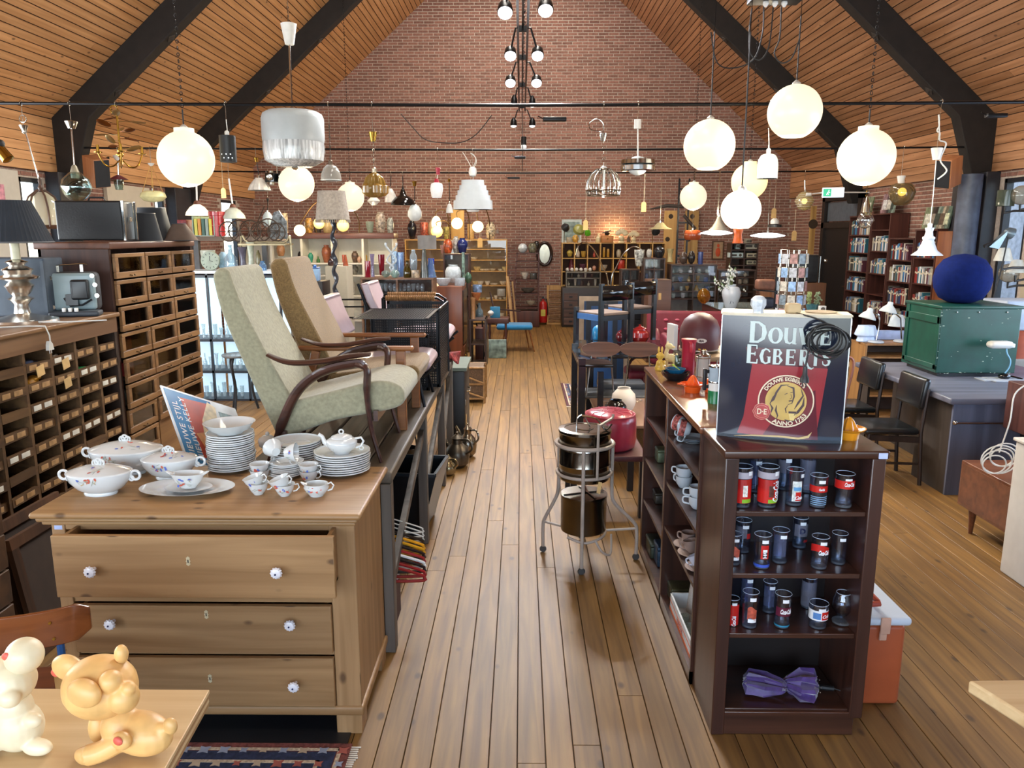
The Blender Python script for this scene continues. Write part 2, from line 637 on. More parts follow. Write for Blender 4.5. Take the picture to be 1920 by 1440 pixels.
brick_wall('wall_right',(HW,YF,0),(0,1,0),(-1,0,0),LW,side_top,keep_holes(RH),lambda u,z:(0 if(12.6<u<16.4)else 5)+(2.65-z),n_single=300,holes=RH)
g=G().box(-HW-.2,YF-.15,0,HW+.2,YF,.7).box(-HW-.2,YF-.15,2.9,HW+.2,YF,8.3)
setting(put(g,'wall_front',mat('#8a6152',.9)))
# timber ceiling: boards along the hall on both slopes, and the board band under them
BOARD_LIT=wood('#c08c5a','#dca976','Y',20,.5,.1,knots=7,bump=.1)  # left slope: window daylight mixed into a paler board colour
BOARD_SHADED=wood('#9a6c48','#c0906a','Y',20,.42,.16,knots=7,bump=.1)  # right slope: darker copy of the boards for the less lit side
NB=78
SLEN=math.hypot(HW,RIDGE-BANDT)
ANG=math.atan2(RIDGE-BANDT,HW)
for side,bm in((-1,BOARD_LIT),(1,BOARD_SHADED)):
 g=G()
 p=[(side*HW,BANDT),(0,RIDGE),(0,RIDGE+.15),(side*HW,BANDT+.15)]
 if side>0:
  p=p[::-1]
 g.prism(p,YF,YB,'Y')
 ceil=setting(put(g,'ceiling',mat('#2a1608',.9),smooth=False))
 bw=SLEN/NB
 for i in range(NB):
  rr=random.Random(i*7+side)
  cut=rr.uniform(6,15)
  for a,b in((YF,cut),(cut,YB)):
   if a==YF and b<2 and i%2:
    continue
   gg=G()
   e=.0045
   L=b-a
   gg.add([(e,.002,-.001),(bw-e,.002,-.001),(bw-e,L-.002,-.001),(e,L-.002,-.001),(2*e,.002,-.011),(bw-2*e,.002,-.011),(bw-2*e,L-.002,-.011),(2*e,L-.002,-.011)],[(7,6,5,4),(4,5,1,0),(5,6,2,1),(6,7,3,2),(7,4,0,3)])
   if i>0 and i==NB-1 and b==YB and side==9:
    continue
   t=i*bw
   if side<0:
    M_=(-HW+t*math.cos(ANG),a,BANDT+t*math.sin(ANG)-.002)
    ro=(0,-ANG,0)
   else:
    M_=(HW-t*math.cos(ANG)-bw*math.cos(ANG),a,BANDT+t*math.sin(ANG)+bw*math.sin(ANG)-.002)
    ro=(0,ANG,0)
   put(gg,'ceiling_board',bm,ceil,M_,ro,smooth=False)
 g=G().box(side*HW,YF,EAVE,side*(HW-.03),YB,BANDT+.03)
 band=setting(put(g,'trim_1' if side<0 else 'trim_2',mat('#2a1608',.9),smooth=False))
 nb=6
 for i in range(nb):
  hgt=(BANDT-EAVE)/nb
  z0,z1=EAVE+i*hgt+.003,EAVE+(i+1)*hgt-.003
  xf=side*(HW-.03)
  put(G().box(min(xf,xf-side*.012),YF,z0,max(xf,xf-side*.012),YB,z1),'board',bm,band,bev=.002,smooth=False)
  # black rafters with haunched feet, and the iron tie rods
TIMB=mat('#1c1715',.7,noise=.35,scale=9,bump=.3)
for Yr in(2.8,6.35,9.85,13.45):
 for sd in(-1,1):
  g=G()
  W=.15
  def q(x,z):return(sd*x,z)
  dn=.3/math.cos(ANG)
  inner=lambda x:RIDGE-.02-(x)*SL-dn
  prof=[q(HW-.04,BANDT+.02),q(0.,RIDGE-.01),q(0.,RIDGE-.01-dn),q(HW-.5,inner(HW-.5)),q(HW-.4,3.),q(HW-.2,2.42),q(HW-.04,2.42)]
  if sd>0:
   prof=prof[::-1]
  g.prism(prof,Yr-W/2-.02,Yr+W/2+.02,'Y')
  rf=setting(put(g,'rafter',TIMB,bev=.008))
  if Yr>9:
   for xx in(1.2,2.3,3.3,4.2,4.9):
    z=inner(xx)
    M=tr(sd*xx,Yr,z)@ry(sd*ANG)
    gp=G().cb(0,0,-.004,.09,.09,.008,M@rz(PI/4)).lathe([(0.,-.03),(.014,-.03),(.014,-.005)],8,M=M)
    put(gp,'bolt_plate',mat('#4a4440',.6,.4),rf)
for i,(Yr,r_)in enumerate(((6.45,.013),(9.8,.012),(13.45,.012))):
 pts=[(-HW+.02,Yr,2.955),(-3,Yr,2.935),(0,Yr,2.92),(3,Yr,2.93),(HW-.02,Yr,2.95)]
 setting(put(G().tube(pts,r_,8),'tie_rod',BMETAL))
 if i:
  continue
POST=mat('#2a2a30',.45,noise=.3,scale=6,bump=.4)
for sd,y0,y1 in((1,9.62,10.35),(-1,9.55,9.95),(-1,12.75,13.6)):
 x=sd*(HW-.17)
 setting(put(G().box(min(x,sd*HW),y0,0,max(x,sd*HW),y1,EAVE),'post',POST,bev=.01))
setting(put(G().lathe([(.13,0),(.13,2.62)],24,(HW-.32,9.68,0)),'column',mat('#525c72',.4,noise=.3,scale=8,bump=.4)))
# windows: frame, pane
def window(n,sd,y0,y1,z0,z1):
 FR=mat('#26262b',.4)
 x=sd*(HW+.05)
 o=setting(put(G().box(x-.04,y0,z0,x+.04,y0+.05,z1).box(x-.04,y1-.05,z0,x+.04,y1,z1).box(x-.04,y0,z0,x+.04,y1,z0+.05).box(x-.04,y0,z1-.05,x+.04,y1,z1),'window_%d'%n,FR))
 put(G().box(x-.004,y0+.05,z0+.05,x+.004,y1-.05,z1-.05),'pane',GLS,o)
 put(G().box(x-sd*.16-.06,y0-.02,z0-.03,x-sd*.16+.1,y1+.02,z0),'window_sill',mat('#d9d6cf',.5),o)
 return o
n=1
for sd,hs in((-1,LH),(1,RH)):
 for(a,b,c,d)in hs:
  window(n,sd,a+YF,b+YF,c,d);n+=1
setting(put(G().box(-30,-12,-.4,-HW-.3,30,-.2).box(HW+.3,-12,-.4,30,30,-.2),'terrace',mat('#9a968c',.9)))
setting(put(G().box(8.2,7,-.2,8.5,18,3.3),'wall_courtyard',mat('#c3c8d2',.8,noise=.2)))
# the dark door on the right wall, with a small pane above it
FRM=mat('#231b19',.5,noise=.2)
dx=HW-.02
o=setting(put(G().box(dx-.1,13.2,0,dx,13.32,2.62).box(dx-.1,14.75,0,dx,14.87,2.62).box(dx-.1,13.2,2.5,dx,14.87,2.62).box(dx-.1,13.2,2.02,dx,14.87,2.12),'door_1',FRM))
put(G().box(dx-.06,13.32,.02,dx-.01,14.75,2.02),'door_leaf',mat('#17181a',.45),o)
put(G().box(dx-.05,13.36,2.14,dx-.03,14.71,2.48),'pane',mat('#55606b',.15),o)
hd=put(G().tube([(dx-.06,13.5,1.02),(dx-.12,13.5,1.02),(dx-.12,13.62,1.02)],.009,8),'door_handle',STEEL,o)
setting(put(G().box(-HW,YB-.03,0,HW,YB-.01,.1),'baseboard_back',mat('#6c4226',.5)))
# left foreground: pine chest of drawers
PINE=wood('#86633c','#a27e54','X',24,.5,.05,knots=9,bump=.15)
PINEZ=wood('#87653e','#a68158','Z',24,.5,.06,knots=7,bump=.15)
DARKIN=mat('#2b2018',.8)
X0,X1,Y0,Y1,ZT=-1.735,-.615,2.7,3.24,.92
ch=T('chest_of_drawers','old stripped pine chest of drawers with its top drawer pulled open','chest',(X0,Y0,0))
W_,D_=X1-X0,Y1-Y0
g=G().box(0,.02,.1,.022,D_,ZT-.05).box(W_-.022,.02,.1,W_,D_,ZT-.05).box(0,D_-.015,.1,W_,D_,ZT-.05)
put(g,'carcass',[PINEZ],ch)
put(G().box(-.005,-.005,.1,.045,.03,ZT-.05),'stile',PINEZ,ch,bev=.003)
put(G().box(W_-.095,-.005,.1,W_+.002,.03,ZT-.05),'stile',PINEZ,ch,bev=.003)
g=G().box(0,0,.84,W_,.025,ZT-.045)
put(g,'rail',PINE,ch,bev=.002)
zs=[at(300,y,Y0).z for y in(1125,1222,1335)]
g=G()
for z in(zs[0]+.004,zs[1]+.002):
 g.box(.04,.004,z-.012,W_-.09,.3,z+.004)
put(g,'divider',PINE,ch)
g=G().rbox(-.06,-.05,ZT-.024,W_+.035,D_+.01,ZT,.011).rbox(-.045,-.035,ZT-.04,W_+.02,D_,ZT-.022,.008)
g.rbox(-.03,-.022,ZT-.055,W_+.01,D_,ZT-.038,.006)
put(g,'top',PINE,ch)
g=G().rbox(-.012,-.014,.085,W_+.012,D_,.125,.01)
put(g,'plinth',PINE,ch)
for x in(0.,W_-.1):
 for y in(0.,D_-.1):
  put(G().prism([(x,0.),(x+.1,0),(x+.1,.088),(x,.088)],y,y+.1,'Y'),'foot',PINEZ,ch,bev=.004)
KNOB=mat('#e4e4ea',.12,coat=.5,noise=.04)
def knob(par,x,y,z):
 M=tr(x,y,z)@rx(PI/2)
 k=put(G().lathe([(.006,0),(.006,.018),(.012,.021),(.019,.028),(.021,.034),(.017,.041),(.006,.045),(0,.045)],24,M=M,flute=.09,nf=12),'knob',KNOB,par)
 put(G().lathe([(.0035,.0445),(.0035,.0475),(0,.0475)],10,M=M),'screw',mat('#1c2550',.3),k)
def escutcheon(par,x,y,z):
 g=G().prism([(x+a*.008,z+b*.014)for a,b in((0,-1.3),(.9,-.9),(.7,-.3),(1.1,0),(.7,.3),(.9,.9),(0,1.3),(-.9,.9),(-.7,.3),(-1.1,0),(-.7,-.3),(-.9,-.9))],y-.002,y,'Y')
 e=put(g,'escutcheon',mat('#cfc3a0',.35,.3),par)
 put(G().cb(x,y-.0025,z,.0035,.001,.012),'keyhole',BLACK,e)
def drawer(out,xa,xb,za,zb,kn,key,open_=False):
 d=put(G().box(xa,-out-.022,za,xb,-out,zb),'drawer',PINE,ch,bev=.003)
 yb=D_-.1-out
 g=G().box(xa+.02,-out,za+.02,xa+.034,yb,zb-.012).box(xb-.034,-out,za+.02,xb-.02,yb,zb-.012)
 g.box(xa+.02,yb,za+.02,xb-.02,yb+.012,zb-.02).box(xa+.02,-out,za+.02,xb-.02,yb,za+.03)
 put(g,'drawer_box',PINE,d)
 for x,z in kn:
  knob(d,x,-out-.022,z)
 if key:
  escutcheon(d,key[0],-out-.022,key[1])
 return d
def loc(px,py,out=0.):
 p=at(px,py,Y0-out-.022)
 return p.x-X0,p.z
a=loc(93,1003,.11);b=loc(630,1125,.11)
drawer(.11,a[0],b[0],b[1]+.004,a[1]-.004,[loc(172,1070,.13),loc(520,1072,.13)],loc(353,1052,.11),True)
a=loc(137,1130);b=loc(636,1220)
drawer(0.,.046,W_-.096,zs[1]+.008,zs[0]-.012,[loc(209,1168,.02),loc(545,1170,.02)],loc(387,1152))
drawer(0.,.046,W_-.096,.13,zs[1]-.012,[loc(236,1286,.02),loc(552,1285,.02)],loc(394,1272))
put(G().rbox(0,-.0055,0,.03,-.0045,.016,.003),'price_sticker',mat('#aab9df',.5),ch,(loc(97,996)[0],0,loc(97,996)[1]))
# the white flowered dinner service on it
FLOWC=[mat('#c65f4e',.3),mat('#5a6fc0',.3),mat('#b9a06a',.3),mat('#8f9a8a',.3)]
def spray(g_of,n,seed):
 rr=random.Random(seed)
 g=G()
 for k in range(n):
  u,v=rr.uniform(-1,1),rr.uniform(-1,1)
  p,nn=g_of(u,v)
  nn=nn.normalized()
  t=nn.orthogonal().normalized();b=nn.cross(t)
  an=rr.uniform(0,6.3);kind=rr.choice((0,0,1,2,3,3))
  L=.0075 if kind<2 else .011
  wd=.0042 if kind<2 else .0011
  d=t*math.cos(an)+b*math.sin(an);e=nn.cross(d)
  o=p+nn*.0006
  pts=[o+d*L*math.cos(q*PI/4)+e*wd*math.sin(q*PI/4)for q in range(8)]
  g.add(pts,[tuple(range(8))],kind)
 return g
def tureen(px,py,r,h,label,asp=.72,ang=0.,seed=1):
 p=onz(px,py,ZT)
 t=T('tureen',label,'tureen',p,ang,'lidded tureens of the flowered dinner service')
 body=[(.5*r,0),(.52*r,.006),(.5*r,.012),(.72*r,.2*h),(.92*r,.42*h),(r,.62*h),(1.*r,.66*h)]
 put(G().vessel(body,32,sy=asp),'bowl',PORC,t,ang=60)
 lid=[(1.01*r,.655*h),(1.*r,.68*h),(.93*r,.7*h),(.6*r,.8*h),(.25*r,.86*h),(0,.87*h)]
 l=put(G().lathe(lid,32,sy=asp),'lid',PORC,t,ang=60)
 put(G().ring((-.012,0,.92*h),.011,.004,14,6,rx(PI/2)).ring((.012,0,.92*h),.011,.004,14,6,rx(PI/2)).ring((0,0,.95*h),.013,.004,14,6,rx(PI/2)),'lid_knob',PORC,l)
 for s in(-1,1):
  put(G().ring((s*(r+.016),0,.56*h),.018,.0055,16,8,rx(PI/2)).ring((s*(r+0.),0,.46*h),.009,.004,12,6,rx(PI/2)),'handle',PORC,t)
 def f1(u,v):
  a=-PI/2+u*.35
  q=r*(.963+.035*v)+.0015
  return Vector((q*math.cos(a)*1.,q*math.sin(a)*asp,h*(.52+.1*v))),Vector((math.cos(a),math.sin(a),-.25))
 put(spray(f1,16,seed),'flower_spray',FLOWC,t,smooth=False)
 def f2(u,v):
  a=-PI/2+.5+u*.6
  q=r*(.55+.2*v)
  return Vector((q*math.cos(a),q*math.sin(a)*asp,h*(.815-.07*v)+.002)),Vector((math.cos(a)*.2,math.sin(a)*.3,1))
 put(spray(f2,12,seed+5),'flower_spray',FLOWC,t,smooth=False)
 return t
tureen(190,925,.125,.135,'smaller round-handled white tureen at the front left corner of the chest',seed=3)
tureen(240,886,.152,.16,'largest white flowered tureen, at the back left of the chest',seed=8)
tureen(320,896,.115,.13,'smallest white tureen between the big tureen and the platter',seed=14)
p=onz(352,922,ZT)
plt=[(.07,0),(.1,.002),(.13,.012),(.185,.022)]
S(G().vessel(plt,40,sy=.62,th=.003),'platter',PORC,'large oval white platter under the gravy boat','platter',p,ang=60)
t=T('gravy_boat','white flowered gravy boat fixed on its small oval stand','gravy boat',p+Vector((.005,0.,.008)))
put(G().vessel([(.05,0.),(.075,.006),(.092,.013)],28,sy=.7,th=.003),'stand',PORC,t)
g=G().vessel([(.028,.01),(.034,.018),(.052,.04),(.063,.066),(.066,.07)],28,sx=1.05,sy=.62,th=.003)
put(g,'bowl',PORC,t)
put(G().tube([(-.055,0,.062),(-.078,0,.074),(-.085,0,.077)],[.014,.01,.004],10,flat=.5),'spout',PORC,t)
put(G().tube([(.055,0,.062),(.078,0,.074),(.085,0,.077)],[.014,.01,.004],10,flat=.5),'spout',PORC,t)
put(spray(lambda u,v:(Vector((.03*u,-.034,.04+.014*v)),Vector((0,-1,-.4))),12,4),'flower_spray',FLOWC,t,smooth=False)
def plates(px,py,r,n,dz,cat,group,label_mid,top_label,bottom_label,prof=None,seed=0):
 p=onz(px,py,ZT)
 pr=prof or[(.55*r,0),(.58*r,.002),(.7*r,.006),(.96*r,.014),(r,.0155),(r,.0205)]
 rr=random.Random(seed)
 first=None
 for k in range(n):
  q=p+Vector((rr.uniform(-.003,.003),rr.uniform(-.003,.003),k*dz))
  ORD='second third fourth fifth sixth seventh eighth ninth tenth eleventh twelfth thirteenth fourteenth fifteenth sixteenth seventeenth eighteenth nineteenth twentieth twenty-first twenty-second'.split()
  lab=top_label if k==n-1 else(bottom_label if k==0 else label_mid.replace('#',ORD[n-2-k]))
  if first is None:
   first=S(G().vessel(pr,36,th=.005),cat,PORC,lab,cat,q,group=group,ang=60)
  else:
   dup(first,q,rr.uniform(0,6),lab,group)
 return p+Vector((0,0,(n-1)*dz))
q=plates(436,880,.099,17,.0092,'plate','plates of the tall pile by the poster','white plate, # from the top of the tall pile under the deep bowl','top plate of the tall pile, right under the deep bowl','lowest plate of the tall pile under the deep bowl',seed=1)
t=T('bowl','deep wide white bowl on top of the tallest plate pile','bowl',q+Vector((0,0,.016)))
put(G().vessel([(.055,0),(.058,.006),(.085,.02),(.104,.045),(.108,.048)],40,th=.003),'bowl_body',PORC,t,ang=60)
put(spray(lambda u,v:(Vector((.04*u,.03*v,.0085)),Vector((0,0,1))),12,9),'flower_spray',FLOWC,t,smooth=False)
put(G().rbox(-.03,-.016,.009,.035,0.,.014,.003),'paper_label',mat('#d9a877',.7),t,rot=(0,0,.1))
q=plates(557,868,.11,10,.0098,'plate','plates of the pile behind the cups','white plate, # from the top of the pile behind the toppled cups','top plate of the pile behind the toppled cups','lowest plate of the pile behind the toppled cups',seed=2)
q3=plates(643,884,.118,9,.0096,'plate','plates of the pile under the teapot','white plate, # from the top of the pile under the teapot','top plate of the pile, with the teapot on it','lowest plate of the pile under the teapot',seed=3)
q4=plates(538,893,.07,7,.0078,'saucer','saucers under the toppled cups','white saucer, # from the top of the small pile under toppled cups','top saucer of the small pile, under two toppled cups','lowest saucer of the small pile',seed=4)
t=T('teapot','white flowered teapot standing on the right plate pile','teapot',q3+Vector((0,0.,.006)),.1)
put(G().lathe([(.034,0),(.036,.008),(.055,.022),(.066,.045),(.064,.058),(.045,.068),(.036,.07)],32),'body',PORC,t,ang=60)
l=put(G().lathe([(.045,.0685),(.043,.074),(.02,.082),(0,.084)],28),'lid',PORC,t,ang=60)
put(G().ring((0,0,.093),.009,.0035,12,6,rx(PI/2)),'lid_knob',PORC,l)
put(G().tube([(-.05,0,.035),(-.072,0,.05),(-.08,0,.074),(-.095,0,.085)],[.015,.011,.008,.007],12),'spout',PORC,t)
put(G().tube([(.055,0,.062),(.082,0,.066),(.092,0,.05),(.08,0,.028),(.058,0,.022)],.005,8).ring((.082,0,.02),.008,.003,12,6,rx(PI/2)),'handle',PORC,t)
put(spray(lambda u,v:(Vector((.03*u-.005,-.0645+.02*abs(u)+.004*v,.042+.012*v)),Vector((u*.4,-1,0))),14,21),'flower_spray',FLOWC,t,smooth=False)
def cup(label,p,rot=(0,0,0)):
 t=T('teacup',label,'cup',p,group='teacups of the flowered dinner service',rot=rot)
 put(G().vessel([(.018,0),(.02,.004),(.027,.012),(.036,.03),(.04,.046),(.041,.048)],24,th=.002),'cup_body',PORC,t,ang=60)
 put(G().tube([(.036,0,.042),(.052,0,.044),(.056,0,.03),(.045,0,.018),(.033,0,.016)],.0028,8),'handle',PORC,t)
 put(spray(lambda u,v:(Vector((.016*u,-.036+.004*abs(u),.027+.008*v)),Vector((u*.3,-1,-.3))),7,int(p[0]*1000)),'flower_spray',FLOWC,t,smooth=False)
 return t
pc=onz(485,926,ZT)
cup('lower teacup of the front left pair on the chest',pc,(0,0,.2))
cup('upper, tilted teacup of the front left pair on the chest',pc+Vector((-.004,0,.027)),(.1,-.3,-.2))
pc=onz(534,929,ZT)
cup('lower teacup of the middle pair beside the creamer',pc,(0,0,.2))
cup('upper, tilted teacup of the middle pair beside the creamer',pc+Vector((-.004,0,.027)),(.15,-.35,-.3))
pc=onz(488,901,ZT)
cup('lower teacup standing behind the front left pair',pc,(0,0,.3))
cup('upper teacup standing behind the front left pair',pc+Vector((0,0,.026)),(0,0,.3))
pc=onz(580,902,ZT)
cup('lower teacup behind the creamer',pc,(0,0,-.3))
cup('upper teacup behind the creamer',pc+Vector((0,0,.026)),(0,0,-.2))
cup('toppled teacup lying left on the small saucer pile',q4+Vector((-.04,0,.058)),(.4,1.35,2.6))
cup('toppled teacup lying right on the small saucer pile',q4+Vector((0.,-.01,.058)),(.5,1.5,.5))
t=T('creamer','white flowered cream jug with a ring handle at the front of the chest','jug',onz(594,929,ZT))
put(G().vessel([(.024,0),(.026,.005),(.038,.02),(.045,.036),(.04,.048),(.041,.05)],28,th=.0025,sx=1.1),'jug_body',PORC,t,ang=60)
put(G().tube([(-.038,0,.042),(-.052,0,.05),(-.06,0,.055)],[.012,.009,.004],10,flat=.5),'spout',PORC,t)
put(G().tube([(.04,0,.045),(.058,0,.054),(.068,0,.042),(.06,0,.026),(.044,0,.02)],.0032,8),'handle',PORC,t)
put(spray(lambda u,v:(Vector((.025*u,-.043+.006*abs(u),.03+.008*v)),Vector((u*.3,-1,0))),12,31),'flower_spray',FLOWC,t,smooth=False)
t=T('sugar_bowl','small white flowered lidded pot behind the tall plate pile','bowl',onz(503,843,ZT))
put(G().lathe([(.02,0),(.04,.02),(.045,.045),(.04,.055),(.02,.068),(0,.07)],24),'pot_body',PORC,t)
put(G().ball((0,0,.078),.01),'lid_knob',PORC,t)
# poster board leaning behind the service
t=T('poster','blue poster with a red painting and sideways white lettering, propped behind the tureens','poster')
pA,pB=Vector((-1.62,3.42,.8)),Vector((-1.42,3.98,.8))
tA,tB=at(301,722,3.6),at(391,682,4.12)
u_=(tB-tA);u_.z=0
L=.5
ex=(tB-tA).normalized()
bA=at(352,868,3.36)
ey=(tA-bA);Hh=ey.length;ey.normalize()
ex=(ex-ey*ex.dot(ey)).normalized()
ez=ex.cross(ey)
Mx=Matrix(((ex.x,-ez.x,ey.x,bA.x),(ex.y,-ez.y,ey.y,bA.y),(ex.z,-ez.z,ey.z,bA.z),(0,0,0,1)))
Mx=Matrix.Translation(bA)@Matrix((ex,-ez,ey)).transposed().to_4x4()
Wp=(tB-tA).length
t.matrix_world=Mx
if True:
 rot=Mx.to_euler();t.location=bA;t.rotation_euler=rot
put(G().box(0,0,0,Wp,.006,Hh),'board',mat('#d5dce0',.4),t)
put(G().box(.012,-.001,.012,Wp*.62,0,Hh-.012),'print',mat('#3c86c0',.25,noise=.25,scale=4,coat=.3),t,label='blue printed field')
put(G().prism([(Wp*.24,Hh*.12),(Wp*.66,Hh*.02),(Wp*.68,Hh*.3),(Wp*.52,Hh*.55),(Wp*.6,Hh*.93),(Wp*.2,Hh*.9)],-.0016,-.001,'Y'),'painting',mat('#b3402c',.3,noise=.2,scale=9),t,label='red painting with cream hands')
g=G()
for pts,wd in(([(.62,.93),(.5,.6),(.42,.45),(.5,.1)],[.05,.1,.06,.12]),([(.52,.6),(.56,.4),(.62,.15)],[.05,.03,.09])):
 g.stroke([(a*Wp,b*Hh)for a,b in pts],[q*1.1 for q in wd],.0008,z=.0016)
put(g,'painted_hands',mat('#d8c6a2',.35,noise=.3,scale=20),t)
g=G()
for pts,wd in(([(.47,.62),(.47,.45),(.5,.3)],.012),([(.53,.6),(.5,.45),(.56,.25)],.012),([(.3,.45),(.34,.3),(.4,.2)],[.06,.05,.03])):
 g.stroke([(a*Wp,b*Hh)for a,b in pts],wd,.0006,z=.0026)
put(g,'painted_shadow',mat('#c98a50',.35,noise=.3,scale=20),t)
g=G()
fn=lambda dx:(lambda x,z,d:(dx-z,-.0012-d,.03+x))
g.text('NIEUWE STIJL',.05,fn(.07),bold=.0004,align='LEFT',sp=1.12)
g.text('NIEUWE KELLY',.05,fn(.125),bold=.0004,align='LEFT',sp=1.12)
put(g,'lettering',mat('#e8eef2',.4),t,smooth=False)
put(G().box(Wp*.7,-.0014,Hh*.5,Wp*.9,0,Hh*.86),'grey_panel',mat('#7f9aa0',.4,noise=.4,scale=40),t)
g=G().text('MES',.07,lambda x,z,d:(Wp*.86-z,-.0012-d,Hh*.36+x),bold=.0008)
put(g,'lettering',mat('#23242a',.5),t,smooth=False)
put(G().box(Wp*.92,-.0012,.05,Wp*.93,0,Hh*.8),'margin_line',mat('#45474c',.5),t)
# card-index cabinet along the left
CAB=wood('#281b13','#3f2c1f','Y',18,.5,.1)
CABF=wood('#4b3420','#6c4f30','Y',22,.5,.2,bump=.2)
CX,CY0,CY1,CZ=-2.66,3.08,5.02,1.415
t=T('card_index_cabinet','long dark wooden pigeonhole cabinet with many small open trays','cabinet',(CX,CY0,0))
Lc=CY1-CY0
g=G().rbox(-.52,-.02,CZ-.028,.03,Lc+.02,CZ,.008)
put(g,'top',wood('#5e4229','#8a6641','Y',14,.5,.05),t)
put(G().box(-.01,0,CZ-.125,.012,Lc,CZ-.028),'frieze',wood('#6b4c33','#8d6a48','Y',10,.5,.1),t)
put(G().box(-.5,0,0,-.48,Lc,CZ-.03).box(-.5,0,0,0,.03,CZ-.03).box(-.5,Lc-.03,0,.006,Lc,CZ-.03).box(-.5,0,0,.005,Lc,.05),'carcass',CAB,t)
ncol,nrow=8,11
cw,rh=Lc/ncol,(CZ-.125-.05)/nrow
for c in range(1,ncol):
 put(G().box(-.48,c*cw-.011,.05,.004,c*cw+.011,CZ-.12),'upright',CABF,t)
g=G()
for r_ in range(nrow+1):
 z=.05+r_*rh
 g.box(-.48,.03,z-.004,-.02,Lc-.03,z+.004)
put(g,'shelf',CAB,t)
LAB=mat('#d9d4c4',.7,noise=.08)
tray={}
rr=random.Random(12)
for c in range(ncol):
 for r_ in range(nrow):
  y0,y1,z=c*cw+.013,(c+1)*cw-.013,.05+r_*rh+.005
  if 'd' not in tray:
   g=G().box(-.012,0,0,.006,y1-y0,.047).box(-.3,0,0,-.012,.006,.042).box(-.3,y1-y0-.006,0,-.012,y1-y0,.042)
   tray['d']=put(g,'tray',CABF,t,(0,y0,z))
   tray['s']=tray['d']
   o=tray['d']
  else:
   o=tray['d'].copy();C.objects.link(o);o.parent=t
  push=rr.choice((0,0,0,-.006,-.012))
  o.location=(push,y0,z)
  o.rotation_euler=(rr.uniform(-.03,.03),0,0)
  k=rr.random()
  if k<.85:
   lab=G().rbox(.006,.02,.009,.0085,.085,.038,.003,ax='X').rbox(.006,.115,.009,.0085,.185,.038,.003,ax='X')
   mm=LAB if k<.38 else mat('#a98355',.6,noise=.2,scale=40)
   key='l%d'%(k<.38)
   if key not in tray:
    tray[key]=put(lab,'label_card',mm,o)
   else:
    q=tray[key].copy();C.objects.link(q);q.parent=o
def in_tray(c,r_):return Vector((CX-.06,CY0+(c+.5)*cw,.05+r_*rh+.012))
S(G().rbox(-.05,-.06,0,.03,.06,.035,.01),'packet',mat('#1f8a4a',.4),'green packet lying in a tray of the card cabinet','packet',in_tray(6,9),.2)
S(G().tube([(0,-.08,.03),(0,.07,.036)],.03,12).tube([(.02,0.,.05),(.03,.08,.05)],.012,8),'leather_pouch',mat('#b98124',.35),'ochre leather pouch rolled up in a tray of the card cabinet','pouch',in_tray(4,9),.3)
S(G().rbox(-.05,-.07,0,.02,.05,.045,.015).rbox(-.03,.03,0.,.03,.09,.03,.01),'cloth_bundle',mat('#263456',.8,noise=.4,scale=30),'dark blue cloth bundle in an upper tray of the card cabinet','cloth',in_tray(4,10),.2)
S(G().rbox(-.05,-.05,0,.02,.05,.04,.01),'plastic_bag',mat('#9a8d7e',.25,noise=.4,scale=30),'crumpled clear bag of bits in an upper tray','bag',in_tray(5,10),.4)
S(G().ball((0,0,.02),.018,10,8),'egg_cup',WHITE,'tiny white ball in an upper tray of the card cabinet','ball',in_tray(6,10))
for c,r_,nm in((4,10,'topmost'),(5,10,'second'),(5,9,'lower')):
 p=in_tray(c,r_)+Vector((.07,0.,-.012))
 S(G().rbox(0,-.035,-.03,.003,.035,.03,.008,ax='X'),'price_tag',TAG,nm+' buff card tag hanging on a tray front of the card cabinet','tag',p,rot=(.15,0,0))
 # tall cabinet with glass-fronted drawers
GX,GY0,GY1,GZ=-2.68,5.06,6.36,1.865
t=T('glass_drawer_cabinet','tall brown cabinet with rows of small glass-fronted drawers','cabinet',(GX,GY0,0))
Lg=GY1-GY0
MAH=wood('#33201a','#4c3026','Z',16,.4,.04,coat=.15)
put(G().box(-.46,0,0,0,.03,GZ-.04).box(-.46,Lg-.03,0,0,Lg,GZ-.04).box(-.46,0,0,-.44,Lg,GZ-.04).box(-.44,.03,0,-.01,Lg-.03,.08),'carcass',MAH,t)
put(G().rbox(-.48,-.015,GZ-.045,.02,Lg+.015,GZ,.008),'top',wood('#4a2c20','#6b4433','Y',14,.45,.04),t)
OAKF=wood('#6f4d2e','#916b42','Y',20,.45,.1)
GD=glass('#b9b3a6',1.2)
ndr,ncl=8,3
cw2,rh2=(Lg-.05)/ncl,.1755
zt=GZ-.075
dr0=None
